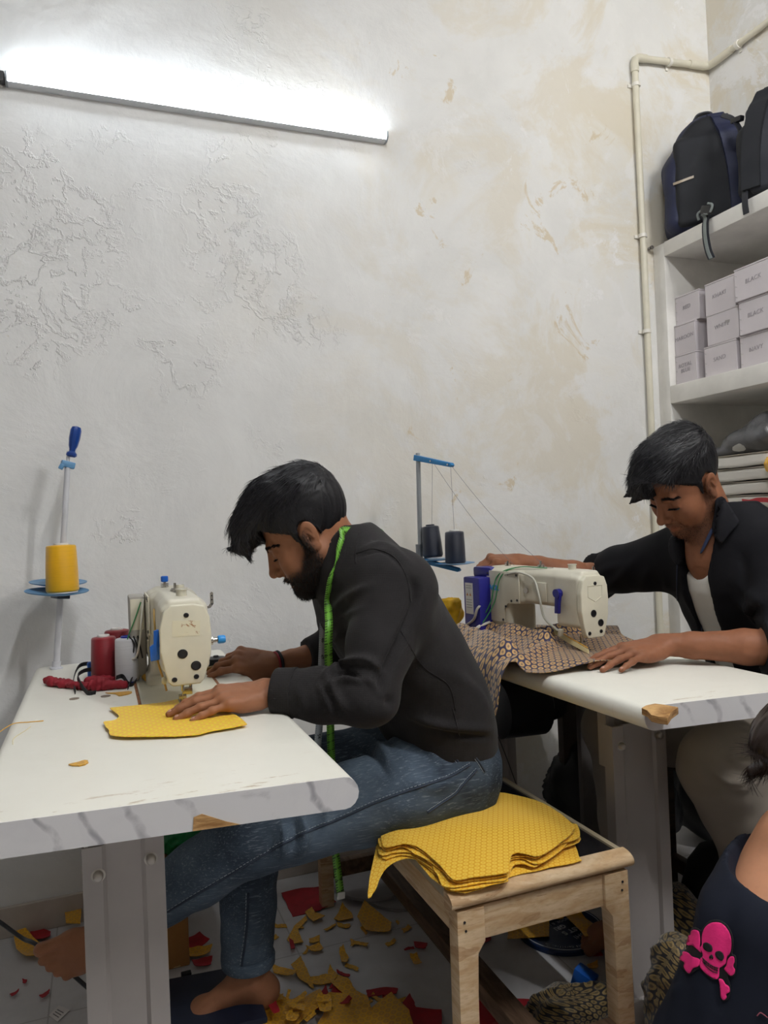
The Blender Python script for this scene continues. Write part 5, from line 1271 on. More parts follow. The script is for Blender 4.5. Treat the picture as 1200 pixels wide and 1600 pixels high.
scrap([(448, 1472), (460, 1450), (478, 1432), (480, 1440), (466, 1455), (474, 1476), (458, 1478)], M_scrap, 'long bent yellow scrap on the floor below the dotted one', seed=15)
scrap([(483, 1470), (500, 1465), (500, 1474), (484, 1476)], M_scrap, 'small square yellow scrap in the middle of the floor', seed=16)
scrap([(478, 1486), (500, 1478), (506, 1488), (488, 1492)], M_scrap, 'yellow scrap just below the small square one', seed=17)
scrap([(530, 1490), (537, 1486), (545, 1500), (542, 1510), (534, 1508)], M_scrap, 'upright little yellow scrap above the pointed offcut', seed=18, curl=0.02)
scrap([(452, 1452 + 20), (458, 1474), (462, 1488), (455, 1488)], M_red, 'tiny red scrap beside the long bent yellow scrap', seed=19)
scrap([(455, 1512), (470, 1500), (480, 1520), (492, 1548), (484, 1545), (465, 1530)], M_scrap, 'yellow strip pointing to the pointed offcut', seed=20)
scrap([(425, 1512), (445, 1516), (465, 1525), (458, 1532), (428, 1524)], M_scrap, 'yellow strip on the floor at the jeans hem', seed=21)
scrap([(485, 1532), (510, 1526), (528, 1530), (520, 1540), (500, 1542), (488, 1540)], M_scrap, 'honeycomb yellow scrap left of the pointed tip', seed=22)
scrap([(420, 1578), (432, 1572), (438, 1586), (428, 1592)], M_red, 'small red scrap on the wide yellow offcut', seed=23, z=0.03)
scrap([(646, 1474), (668, 1478), (666, 1486), (650, 1484)], M_red, 'red scrap behind the near bench leg', seed=24)
scrap([(640, 1496), (652, 1494), (660, 1510), (648, 1512)], M_scrap, 'dull yellow scrap by the bench leg', seed=25)
scrap([(722, 1478), (750, 1470), (768, 1468), (766, 1474), (735, 1484)], M_red, 'thin red strip seen under the bench front', seed=26, curl=0.008)
scrap([(722, 1504), (738, 1510), (790, 1550), (785, 1554), (742, 1530)], simple('ochre_strip', '#8f6a16', 0.7, var=0.2), 'long ochre strip on the floor under the bench', seed=27, curl=0.006)
# left of the left table's stand
scrap([(22, 1468), (40, 1464), (66, 1480), (64, 1500), (42, 1506), (25, 1490)], M_scrap, 'crumpled yellow offcut on the floor left of the foot', seed=30, curl=0.05, bend=0.03)
scrap([(46, 1452), (60, 1450), (80, 1460), (78, 1474), (50, 1472)], M_red, 'crumpled red offcut behind the yellow one at the far left', seed=31, curl=0.05)
scrap([(100, 1420), (118, 1412), (128, 1420), (126, 1446), (104, 1446)], M_scrap, 'yellow offcut bunched up behind the toes', seed=32, curl=0.05, z=0.03)
scrap([(35, 1534), (42, 1536), (40, 1542), (35, 1540)], M_red, 'tiny dark red scrap on the bare floor at the left', seed=33)
scrap([(62, 1560), (78, 1552), (76, 1558), (66, 1566)], M_red, 'red thread scrap below the toes', seed=34)
scrap([(16, 1558), (30, 1552), (28, 1556), (18, 1562)], M_red, 'red thread scrap at the lower left of the floor', seed=35)
fp = [az(x, y, 0)[:2] for x, y in ((76, 1588), (92, 1572), (109, 1580), (90, 1598))]
def fn_(q): return np.concatenate([q, np.full((len(q), 1), 0.002)], 1)
pl_ = tag(sheet(fp, fn_, 0.02, 0.0006).build('paper_label', simple('paper_white', '#cfcac8', 0.6, bump=0)), 'small white printed paper label on the floor at the lower left', 'label')
for k in range(3):
    a = np.array(fp[0]) * (0.75 - 0.2 * k) + np.array(fp[1]) * (0.25 + 0.2 * k); c_ = np.array(fp[3]) * (0.75 - 0.2 * k) + np.array(fp[2]) * (0.25 + 0.2 * k)
    P = [np.append(a * (1 - q) + c_ * q, 0.0028) for q in np.linspace(0.2, 0.8, 5)]
    strip(P, 0.002, (0.6, 0.8, 0), 0.0004).build('print_line', simple('print_dark', '#5a5558', 0.6, bump=0), pl_)
# behind the stand, under the left leg
scrap([(256, 1482), (280, 1470), (312, 1460), (328, 1470), (310, 1482), (270, 1494)], M_red, 'dark red offcut on the floor behind the left table stand', seed=40, curl=0.03)
scrap([(290, 1490), (310, 1484), (332, 1484), (328, 1496), (296, 1502)], M_scrap, 'yellow offcut on the floor between stand and jeans', seed=41)
scrap([(300, 1505), (320, 1498), (332, 1498), (330, 1512), (306, 1516)], M_red, 'red spotted offcut beside the jeans leg', seed=42)
scrap([(256, 1500), (276, 1498), (282, 1512), (260, 1516)], M_cream2, 'beige offcut on the floor right behind the left table stand', seed=43, curl=0.03)
# loose small waste spread over the open floor
j = np.random.default_rng(5)
for i in range(26):
    px, py = j.uniform(425, 650), j.uniform(1440, 1590)
    a = j.uniform(0, 6.3); l = j.uniform(6, 15); w = j.uniform(2.5, 6)
    d = np.array([math.cos(a), math.sin(a) * 0.5]); n = np.array([-d[1], d[0]])
    c = np.array([px, py]); n = n * np.array([1, 0.8]); q1, q2 = j.uniform(0.6, 1.3, 2); P = [c - d * l - n * w, c - n * w * 0.6 * q1, c + d * l - n * w * q1, c + d * l * 1.05 + n * w * 0.2, c + d * l * 0.9 * q2 + n * w, c + n * w * 1.1, c - d * l * q2 + n * w * 0.9, c - d * l * 0.9]
    red = i % 5 == 0
    if red: scrap(P, M_red, 'tiny red snippet among the waste between the jeans leg and the bench', 'red snippets between jeans leg and bench', seed=60 + i, curl=0.006, bend=0.006)
    else: scrap(P, M_scrap, 'small yellow snippet among the waste between the jeans leg and the bench', 'yellow snippets between jeans leg and bench', seed=60 + i, curl=0.005, bend=0.006)
for i in range(16):
    px, py = j.uniform(412, 520), j.uniform(1560, 1602)
    a = j.uniform(0, 6.3); l = j.uniform(9, 20); w = j.uniform(5, 9); d = np.array([math.cos(a), math.sin(a) * 0.5]); n = np.array([-d[1], d[0]])
    c = np.array([px, py]); n = n * np.array([1, 0.8]); q1, q2 = j.uniform(0.6, 1.3, 2); P = [c - d * l - n * w, c - n * w * 0.6 * q1, c + d * l - n * w * q1, c + d * l * 1.05 + n * w * 0.2, c + d * l * 0.9 * q2 + n * w, c + n * w * 1.1, c - d * l * q2 + n * w * 0.9, c - d * l * 0.9]
    scrap(P, M_scrap, 'curled yellow cutting in the heap in front of the bare heel', 'yellow cuttings heaped before the heel', seed=100 + i, curl=0.014, bend=0.018, z=0.012 + 0.0015 * i)
# ---- blue abrasive disc pack
dc = az(876, 1448, 0.012); dr = 0.118
dt = thing('abrasive_disc', 'round navy blue disc pack with white lettering on the floor under the bench', 'disc', (dc[0], dc[1], 0))
q = MB(); q.lathe((dc[0], dc[1], 0.001), (dc[0], dc[1], 0.013), [(0, dr), (0.009, dr), (0.012, dr - 0.003)], 64); q.build('pack', simple('pack_navy', '#10244a', 0.35, var=0.1, bump=0.03), dt, angle=40)
q = MB(); R0, R1 = dr - 0.010, dr - 0.0075; n = 72; vs = []; fs = []
for k in range(n):
    a = 2 * PI * k / n
    for r, z in ((R0, 0.0131), (R1, 0.0131), (R1, 0.0136), (R0, 0.0136)): vs.append((dc[0] + r * math.cos(a), dc[1] + r * math.sin(a), z))
for k in range(n):
    for e in range(4):
        a, b_ = k * 4 + e, k * 4 + (e + 1) % 4; c_, d_ = ((k + 1) % n) * 4 + (e + 1) % 4, ((k + 1) % n) * 4 + e
        fs.append((a, d_, c_, b_))
q.add(vs, fs); M_lw = simple('lettering_white', '#b9bcc4', 0.5, bump=0); fixn(q.build('white_ring', M_lw, dt))
ti = R_(8); xr, yr = (-math.cos(ti), -math.sin(ti), 0), (math.sin(ti), -math.cos(ti), 0)
def dtext(s, size, off, shift, bold=0.0, nm='lettering'):
    o = np.array(dc) + np.array(yr) * off + np.array(xr) * shift; o[2] = 0.0133
    textmesh(s, size, basisM(o, xr, yr), nm, M_lw, dt, 0.0003, 'CENTER', 1.05, 0.0, bold)
dtext('ISHI', 0.022, 0.060, -0.012); dtext('FAST S', 0.024, 0.030, -0.018, 0.0006); dtext('GRI', 0.022, 0.003, 0.006, 0.0006); dtext('HOOK & LI', 0.015, -0.020, -0.01)
rim = 'An ISO 9001 : 2015 Certified Co'
for i, ch in enumerate(rim):
    if ch == ' ': continue
    a = R_(-90 + 52 - 8 - i * 3.6 + 8); o = (dc[0] + (dr - 0.021) * math.cos(a), dc[1] + (dr - 0.021) * math.sin(a), 0.0133)
    yd = (math.cos(a), math.sin(a), 0); xd = (math.sin(a), -math.cos(a), 0)
    textmesh(ch, 0.0105, basisM(o, xd, yd), 'lettering', M_lw, dt, 0.0003)
scrap([(794, 1438), (858, 1425), (858, 1466), (793, 1468)], M_scrap, 'square yellow offcut with a slit lying over the blue disc', seed=50, z=0.016, curl=0.006, bend=0.004)
scrap([(886, 1415), (896, 1418), (936, 1460), (938, 1472), (915, 1475), (884, 1440)], M_scrap, 'long yellow offcut folded over the right of the blue disc', seed=51, z=0.02, curl=0.03, bend=0.03)
scrap([(858, 1420), (884, 1416), (880, 1436), (860, 1440)], M_scrap, 'dull yellow offcut between the two pieces on the blue disc', seed=52, z=0.018, curl=0.01)
scrap([(920, 1490), (936, 1480), (942, 1498), (925, 1500)], M_red, 'dark red scrap at the rim of the blue disc', seed=53, curl=0.02)
scrap([(918, 1508), (934, 1504), (934, 1516), (920, 1516)], M_scrap, 'yellow scrap in front of the blue disc', seed=54)
# white discs further under the bench
for k, (px, py) in enumerate(((630, 1390), (585, 1382))):
    p = az(px, py, 0.0); q = MB(); q.lathe((p[0], p[1], 0.001 + 0.012 * k), (p[0], p[1], 0.012 + 0.012 * k), [(0, 0.13), (0.009, 0.13), (0.011, 0.126)], 40)
    tag(q.build('round_packet', simple('packet_white', '#8d8a8c', 0.5, var=0.1)), 'pale round packet under the bench, %s' % ('lying on the other one' if k else 'the one on the floor'), 'packet')
# blue block
bc = az(914, 1545, 0.0); q = MB(); q.box(bc + [0.0, 0.0, 0.022], (0.034, 0.05, 0.044), (0.3, 0, 0.5), 0.004); tag(q.build('blue_block', M_bluep), 'small blue plastic block on the floor beside the dark brocade heap', 'block')
# dark brocade heaps in the lower right
lump('dark_brocade', az(900, 1590, 0.02) + [0.0, 0.02, 0.01], (0.12, 0.06, 0.045), M_blk, 'folded black and gold brocade on the floor between the bench legs', 'fabric', 21, amp=0.16, f=34, h=0.006, flatz=0.0)
lump('dark_brocade', (1.10, 1.06, 0.05), (0.10, 0.07, 0.06), M_blk, 'low black and gold brocade heap nearest the black shirt', 'fabric', 22, amp=0.16, f=30, h=0.007, flatz=0.0)
lump('dark_brocade', (1.068, 1.205, 0.12), (0.085, 0.08, 0.14), M_blk, 'bright gold dotted brocade heap between bench and black shirt', 'fabric', 25, amp=0.12, f=26, h=0.007, flatz=0.0)
lump('dark_brocade', (1.262, 1.44, 0.11), (0.075, 0.10, 0.11), M_blk, 'tall black brocade heap at the foot of the right table stand', 'fabric', 23, amp=0.12, f=24, h=0.009, flatz=0.0)
lump('dark_brocade', (1.62, 1.10, 0.10), (0.16, 0.10, 0.10), M_blk, 'black brocade heap in front of the dark stool', 'fabric', 24, amp=0.12, f=24, h=0.010, flatz=0.0)
b_ = MB(); b_.box((1.50, 1.45, 0.33), (0.05, 0.5, 0.03), (0.0, 0.1, 0.5), 0.003)
# ================================================================== people
def bvh(VQ): return BVHTree.FromPolygons([tuple(v) for v in VQ[0].tolist()], [tuple(map(int, q)) for q in VQ[1]])
def hitpath(tree, pix, n=6, off=0.0):
    out = []; nr = []
    P = spline([(x, y, 0) for x, y in pix], n)
    for x, y, _ in P:
        p, nn = hit(tree, x, y)
        if p is None: continue
        if nn @ (CC - p) < 0: nn = -nn
        if out and np.linalg.norm(p - out[-1]) > 0.09: continue
        out.append(p + nn * off); nr.append(nn)
    return np.array(out), np.array(nr)
def folds(VQ, specs):
    """specs: (pixel path, height (+ridge/-groove), width) raised or sunk on the visible side"""
    V, Q = VQ; tree = bvh(VQ); N = vnormals(V, Q); D = np.zeros(len(V))
    for pix, h, w in specs:
        P, _ = hitpath(tree, pix, 5)
        if len(P) < 2: continue
        best = np.full(len(V), 9.0); tt = np.zeros(len(V))
        for i in range(len(P) - 1):
            a = P[i]; ab = P[i + 1] - a; L = max(ab @ ab, 1e-12); t = np.clip(((V - a) @ ab) / L, 0, 1)
            dd = np.linalg.norm(V - a - t[:, None] * ab, axis=1); m_ = dd < best; best = np.where(m_, dd, best); tt = np.where(m_, (i + t) / (len(P) - 1), tt)
        taper = np.clip(np.sin(np.clip(tt, 0.02, 0.98) * PI), 0, 1) ** 0.5
        D += h * np.exp(-(best / w) ** 2) * taper
    return V + N * D[:, None], Q
def skin_mat(name, hexc, dark):
    t = NT(name); co = t.coord(); n = t.noise(co, 9, 5); f = t.noise(co, 90, 5, 0.6)
    c = rgb(hexc); a = t.new('ShaderNodeAttribute', attribute_name='beard'); l = t.new('ShaderNodeAttribute', attribute_name='lip')
    col = t.mix(t.ramp(n, [(0.35, 0), (0.7, 1)]), tuple(v * 0.86 for v in c), tuple(v * 1.08 for v in c))
    col = t.mix(t.math('MULTIPLY', t.ramp(f, [(0.45, 0), (0.7, 1)]), 0.18), col, tuple(v * 0.6 for v in c))
    col = t.mix(t.math('MULTIPLY', l.outputs['Fac'], 0.55), col, (c[0] * 0.75, c[1] * 0.5, c[2] * 0.55))
    col = t.mix(t.math('MULTIPLY', a.outputs['Fac'], 0.92), col, rgb(dark))
    t.b.inputs['Subsurface Weight'].default_value = 0.08; t.b.inputs['Subsurface Radius'].default_value = (0.02, 0.008, 0.004); t.b.inputs['Subsurface Scale'].default_value = 0.2
    return t.done(col, 0.52, 0, t.bump(f, 0.25, 0.0006), 0.22)
def hair_mat(name, hexc, rough=0.5):
    t = NT(name); co = t.coord(); n = t.noise(co, 40, 4)
    return t.done(t.mix(n, tuple(v * 0.6 for v in rgb(hexc)), rgb(hexc)), rough, 0, None, 0.3 if rough > 0.4 else 0.6)
M_hair = hair_mat('hair_black', '#19181c'); M_strand = hair_mat('hair_strand', '#242329', 0.36); M_beard = hair_mat('beard_black', '#171415', 0.5)
M_skin1 = skin_mat('skin_warm_brown', '#96664b', '#1a1414'); M_skin2 = skin_mat('skin_deep_brown', '#8d5d44', '#1c1514'); M_skin3 = skin_mat('skin_light_brown', '#b98363', '#1c1514')
M_nail = simple('nail', '#b98a78', 0.35, var=0.05, bump=0)
def rot3(yaw, pitch, roll): return np.array((Matrix.Rotation(R_(yaw), 3, 'Z') @ Matrix.Rotation(R_(pitch), 3, 'Y') @ Matrix.Rotation(R_(roll), 3, 'X')))
class Head:
    def __init__(s, pos, yaw, pitch, roll, scale=1.0):
        s.p = np.array(pos, float); s.R = rot3(yaw, pitch, roll); s.s = scale
    def w(s, V): return s.p + (np.asarray(V, float) * s.s) @ s.R.T
    def loc(s, W): return ((np.asarray(W, float) - s.p) @ s.R) / s.s
def head_sdf(neck, smile=0.0, slim=1.0, beardvol=0.0, fullcheek=1.0, lo=(-0.125, -0.105, -0.235), hi=(0.145, 0.105, 0.15), extra=()):
    s = SDF(lo, hi, 0.0021)
    sg = (-1, 1)
    s.ell((-0.010, 0, 0.043), (0.096, 0.0745, 0.083), 0.02)
    s.ell((0.035, 0, -0.020), (0.058, 0.061 * slim, 0.080), 0.03)
    s.ell((0.026, 0, -0.058), (0.054, 0.049 * slim, 0.044), 0.03)
    for q in sg:
        s.cone((-0.004, q * 0.055 * slim, -0.045), (0.070, q * 0.014, -0.094), 0.020, 0.016, 0.028)
        s.ell((0.060, q * 0.044, -0.020), (0.026, 0.020, 0.021 * fullcheek), 0.022)
        s.ell((0.066, q * 0.036, -0.042), (0.022, 0.020, 0.022 * fullcheek), 0.02)
    s.cone((0.083, -0.030, 0.028), (0.083, 0.030, 0.028), 0.0105, k=0.014)
    s.ell((0.078, 0, -0.060), (0.021, 0.029, 0.024), 0.016)
    s.ell((0.080, 0, -0.093), (0.017, 0.021, 0.016), 0.014)
    for q in sg: s.ell((0.101, q * 0.033, 0.008), (0.016, 0.018, 0.0125), 0.012, sub=True)
    for q in sg:
        s.ell((0.0775, q * 0.032, 0.009), (0.0125, 0.0145, 0.0118), 0.004)
        s.cone((0.0885, q * 0.022, 0.0005), (0.0835, q * 0.044, 0.0005), 0.0032, 0.0025, 0.005)
    s.cone((0.092, 0, 0.022), (0.116, 0, -0.0225), 0.0070, 0.0096, 0.010)
    s.cone((0.078, 0, 0.022), (0.085, 0, -0.030), 0.0120, 0.0180, 0.016)
    s.ell((0.118, 0, -0.0275), (0.0105, 0.0105, 0.0098), 0.006)
    for q in sg: s.ell((0.104, q * 0.0125, -0.033), (0.0115, 0.0078, 0.0085), 0.006)
    for q in sg: s.ell((0.108, q * 0.0072, -0.042), (0.005, 0.0034, 0.0042), 0.003, sub=True)
    mw = 0.021 + 0.007 * smile; mz = 0.006 * smile
    s.chain([(0.0895 - 0.006 * smile, -mw, -0.064 + mz), (0.0985, -0.007, -0.0585), (0.0985, 0.007, -0.0585), (0.0895 - 0.006 * smile, mw, -0.064 + mz)], [0.003, 0.0058, 0.0058, 0.003], 0.004)
    s.chain([(0.0885 - 0.006 * smile, -mw * 0.95, -0.067 + mz), (0.0955, 0, -0.0725), (0.0885 - 0.006 * smile, mw * 0.95, -0.067 + mz)], [0.0028, 0.0068, 0.0028], 0.004)
    for a, b in (((0.091 - 0.006 * smile, -mw - 0.002, -0.0645 + mz * 1.1), (0.1055, 0, -0.0655)), ((0.1055, 0, -0.0655), (0.091 - 0.006 * smile, mw + 0.002, -0.0645 + mz * 1.1))):
        s.cone(a, b, 0.0016, 0.0018, 0.0025, sub=True)
    if smile:
        for q in sg: s.cone((0.098, q * 0.020, -0.036), (0.079, q * 0.038, -0.066), 0.0022, 0.0015, 0.006, sub=True)
    for q in sg:   # ears
        s.ell((-0.006, q * 0.0775, 0.004), (0.0185, 0.0075, 0.031), 0.006, rot=(q * -10, -14, 0))
        s.ell((-0.002, q * 0.0745, -0.024), (0.010, 0.006, 0.010), 0.005)
        s.ell((-0.001, q * 0.085, 0.004), (0.0105, 0.006, 0.019), 0.004, rot=(q * -10, -14, 0), sub=True)
        s.cone((-0.010, q * 0.082, -0.004), (-0.006, q * 0.081, 0.012), 0.0028, 0.0026, 0.003)
        s.ell((0.009, q * 0.0765, -0.001), (0.0045, 0.005, 0.0065), 0.003)
    n = np.array(neck, float)
    s.cone((-0.030, 0, -0.030), n, 0.055, 0.060, 0.03, squash=((0, 1, 0), 0.95))
    s.cone((0.012, 0, -0.085), n + [0.03, 0, -0.0], 0.028, 0.038, 0.03)
    for a, b, ra, rb, k, sq in extra: s.cone(a, b, ra, rb, k, squash=sq)
    return s
def beard_mask(V, full=1.0):
    x, y, z = V.T
    # cheek line from the ear front down to the moustache corner
    up = np.interp(x, [-0.01, 0.012, 0.03, 0.055, 0.080, 0.095, 0.12], [0.022, 0.016, -0.022 - 0.050 * (1 - full), -0.047 - 0.060 * (1 - full), -0.047 - 0.05 * (1 - full), -0.0465, -0.0465])
    m = 1 / (1 + np.exp(-(up - z) / 0.0035))
    m *= 1 / (1 + np.exp(-(x - (0.0 + 0.0)) / 0.004))
    m *= 1 / (1 + np.exp(-(z + 0.128) / 0.004))
    lip = np.exp(-(((z + 0.0655) / 0.0095) ** 2 + (y / 0.0235) ** 2) ** 2) * (x > 0.082)
    m *= 1 - np.clip(lip * 1.5, 0, 1)
    below = ((z < -0.076) & (z > -0.084) & (np.abs(y) < 0.012)) * 0.25
    return np.clip(m - below, 0, 1)
def set_attr(o, name, vals):
    a = o.data.attributes.new(name, 'FLOAT', 'POINT'); a.data.foreach_set('value', np.asarray(vals, np.float32))
def strands(roots, dirs, lens, up, r=0.0006, seg=5, bend=None, wave=0.0, jr=None, rt=0.25):
    """thin tapered 3-sided hairs as one mesh; bend: (n,3) pull added progressively"""
    n = len(roots); P = np.zeros((seg + 1, n, 3)); P[0] = roots
    d = dirs / (np.linalg.norm(dirs, axis=1)[:, None] + 1e-9); cur = d.copy()
    ph = rng.uniform(0, 6.3, n); side = np.cross(d, up); side /= np.linalg.norm(side, axis=1)[:, None] + 1e-9
    for k in range(seg):
        if bend is not None: cur = cur + bend / seg
        if wave: cur = cur + side * (np.sin(ph + k * 1.7) * wave)[:, None]
        cur /= np.linalg.norm(cur, axis=1)[:, None] + 1e-9
        P[k + 1] = P[k] + cur * (lens / seg)[:, None]
    b2 = np.cross(d, side)
    V = []; F = []
    for k in range(seg + 1):
        rr = r * (1 - (1 - rt) * (k / seg) ** 1.5)
        for j in range(3):
            a = 2 * PI * j / 3; V.append(P[k] + rr * (side * math.cos(a) + b2 * math.sin(a)))
    V = np.stack(V, 1).reshape(-1, 3)              # n * (seg+1)*3
    base = np.arange(n)[:, None] * ((seg + 1) * 3); f = []
    for k in range(seg):
        for j in range(3):
            f.append([k * 3 + j, k * 3 + (j + 1) % 3, (k + 1) * 3 + (j + 1) % 3, (k + 1) * 3 + j])
    F = (base[:, :, None] + np.array(f)[None]).reshape(-1, 4)
    return V, F
def pick(VQ, n, w=None, seed=0):
    """random points on a quad mesh, weighted per vertex"""
    V, Q = VQ; j = np.random.default_rng(seed)
    A = np.linalg.norm(np.cross(V[Q[:, 2]] - V[Q[:, 0]], V[Q[:, 3]] - V[Q[:, 1]]), axis=1)
    if w is not None: A = A * w[Q].mean(1)
    c = j.choice(len(Q), n, p=A / A.sum()); u, v = j.uniform(size=(2, n, 1))
    q = V[Q[c]]; P = (1 - u) * (1 - v) * q[:, 0] + u * (1 - v) * q[:, 1] + u * v * q[:, 2] + (1 - u) * v * q[:, 3]
    N = vnormals(V, Q)[Q[c]].mean(1); N /= np.linalg.norm(N, axis=1)[:, None] + 1e-9
    return P, N
def patch_on(tree, pix, name, mat, parent, off, n=3, thick=0.003, step=4.0):
    """cloth leaf or print that hugs the surface under an outline"""
    o = smooth_outline(pix, n); last = [None]
    def fn(q):
        H_ = [hit(tree, x, y) for x, y in q]; ok = [i for i, h in enumerate(H_) if h[0] is not None]; out = []
        for i, (p, nn) in enumerate(H_):
            if p is None:
                k = min(ok, key=lambda a: np.hypot(*(q[a] - q[i]))); p, nn = H_[k]; d = ray(*q[i]); p = CC + d * ((p - CC) @ CF)
            out.append(p + nn * off * (1 if nn @ (CC - p) > 0 else -1))
        return np.array(out)
    return sheet(o, fn, step, thick).build(name, mat, parent, angle=None)
# ---------------------------------------------------------------- hands
FING = {'index': ((0.088, 0.026, 0.0), (0.042, 0.026, 0.021), 0.0094), 'middle': ((0.092, 0.005, 0.001), (0.047, 0.030, 0.022), 0.0096),
        'ring': ((0.087, -0.016, 0.0), (0.043, 0.028, 0.022), 0.0090), 'little': ((0.078, -0.035, -0.003), (0.034, 0.021, 0.019), 0.0080)}
def hand(M, fl, thumb, fore, rw=0.024, rf=0.033, sc=1.0, h=0.0022):
    """M: hand frame (x to the fingers, y to the thumb, z = back of hand); fl: finger -> (spread, flex1, flex2, flex3) degrees
       fore: list of world points of the forearm from wrist to elbow"""
    Mi = M.inverted(); nails = []
    F = [np.array((Mi @ Vector(map(float, p)))[:]) / sc for p in fore]
    lo = np.minimum(np.min(F, 0) - 0.055, [-0.06, -0.075, -0.11]); hi = np.maximum(np.max(F, 0) + 0.055, [0.205, 0.085, 0.075])
    s = SDF(lo, hi, h)
    rads = np.linspace(rw, rf, len(F)) if np.isscalar(rf) else rf
    pts = [np.array([0.0, 0, 0])] + F
    s.chain(pts, [rw] + list(rads), 0.012)
    for nm, (b, L, r) in FING.items():
        b = np.array(b); s.cone((0.004, b[1] * 0.62, -0.003), b, 0.0165, r + 0.0032, 0.014)
    s.ell((0.045, 0.0, -0.006), (0.048, 0.038, 0.0135), 0.014)
    s.ell((0.034, 0.026, -0.013), (0.034, 0.017, 0.014), 0.014); s.ell((0.04, -0.028, -0.011), (0.036, 0.014, 0.013), 0.014)
    for nm, (b, L, r) in FING.items():
        sp, f1, f2, f3 = fl[nm]; b = np.array(b, float); s.ell(b + [0, 0, 0.004], (0.010, 0.0092, 0.0085), 0.008)
        a = R_(sp); ang = 0; p = b
        for i, (l, f) in enumerate(zip(L, (f1, f2, f3))):
            ang += R_(f); d = np.array([math.cos(ang) * math.cos(a), math.cos(ang) * math.sin(a), -math.sin(ang)]); q = p + d * l
            r0 = r * (1 - 0.09 * i); r1 = r * (1 - 0.09 * (i + 1))
            s.cone(p, q, r0, r1, 0.0032 if i else 0.005)
            if i: s.ell(p, (r0 * 1.06, r0 * 1.06, r0 * 1.06), 0.004)
            if i == 2:
                up = np.array([math.sin(ang) * math.cos(a), math.sin(ang) * math.sin(a), math.cos(ang)]); nails.append((q - d * 0.003 + up * (r1 - 0.0008), d, up, r1))
            p = q
    T = [np.array(t_, float) for t_ in thumb]; s.chain(T, [0.0165, 0.0122, 0.0108, 0.0092][:len(T)], 0.006)
    d = (T[-1] - T[-2]); d /= np.linalg.norm(d); up = np.array([0, 0.45, 0.9]); up -= d * (up @ d); up /= np.linalg.norm(up); nails.append((T[-1] - d * 0.002 + up * 0.0085, d, up, 0.0092))
    V, Q = s.mesh(1)
    N = vnormals(V, Q); V = V + N * (0.0005 * snoise(V, 260, 2))[:, None]
    A = np.array(M)[:3, :3]
    W = (V * sc) @ A.T + np.array(M)[:3, 3]
    flip = np.linalg.det(A) < 0
    if flip: Q = Q[:, ::-1]
    NL = [(np.array(M)[:3, 3] + A @ (p * sc), A @ d, A @ u, r * sc) for p, d, u, r in nails]
    return (W, Q), NL
def put_nails(NL, parent):
    for p, d, u, r in NL:
        y = np.cross(u, d); b = MB(); n = 8; vs = []
        M = Matrix([[d[i], y[i], u[i], p[i]] for i in range(3)] + [[0, 0, 0, 1]])
        b.sphere((0, 0, 0), 1.0, 2); b.v = [tuple(M @ Vector((v[0] * r * 0.75, v[1] * r * 0.68, v[2] * 0.0012))) for v in b.v]
        b.build('fingernail', M_nail, parent, angle=None)
def foot(M, fore, h=0.003, rw=0.034):
    """M: x to the toes, y to the big-toe side, z up; origin at the ankle"""
    Mi = M.inverted(); F = [np.array((Mi @ Vector(map(float, p)))[:]) for p in fore]
    lo = np.minimum(np.min(F, 0) - 0.06, [-0.09, -0.075, -0.11]); hi = np.maximum(np.max(F, 0) + 0.06, [0.20, 0.075, 0.06])
    s = SDF(lo, hi, h); s.chain([np.array([0, 0, 0.0])] + F, [rw] * (len(F) + 1), 0.02)
    s.ell((-0.035, 0, -0.045), (0.035, 0.03, 0.036), 0.025); s.cone((0, 0, -0.012), (0.10, 0.012, -0.052), 0.034, 0.020, 0.03); s.cone((-0.02, -0.008, -0.052), (0.10, -0.02, -0.062), 0.026, 0.018, 0.03)
    s.ell((0.11, 0.0, -0.060), (0.035, 0.044, 0.017), 0.02)
    for i, (x, y, r, l) in enumerate(((0.135, 0.028, 0.0135, 0.040), (0.142, 0.007, 0.0098, 0.032), (0.136, -0.010, 0.0092, 0.028), (0.128, -0.025, 0.0088, 0.025), (0.117, -0.038, 0.0085, 0.022))):
        s.cone((x - 0.02, y, -0.060), (x + l * 0.5, y + 0.002, -0.066), r * 0.95, r * 0.85, 0.006); s.ell((x + l * 0.75, y + 0.002, -0.067), (r * 1.1, r, r * 0.95), 0.004)
    V, Q = s.mesh(1); A = np.array(M)[:3, :3]; W = V @ A.T + np.array(M)[:3, 3]
    if np.linalg.det(A) < 0: Q = Q[:, ::-1]
    return W, Q
def frame(o, x, z, y_hint):
    """right- or left-handed frame: x along the fingers, z back of the hand, y towards y_hint"""
    x = np.array(x, float); x /= np.linalg.norm(x); z = np.array(z, float); z -= x * (z @ x); z /= np.linalg.norm(z); y = np.cross(z, x)
    if y @ np.array(y_hint, float) < 0: y = -y
    return Matrix([[x[i], y[i], z[i], float(o[i])] for i in range(3)] + [[0, 0, 0, 1]])
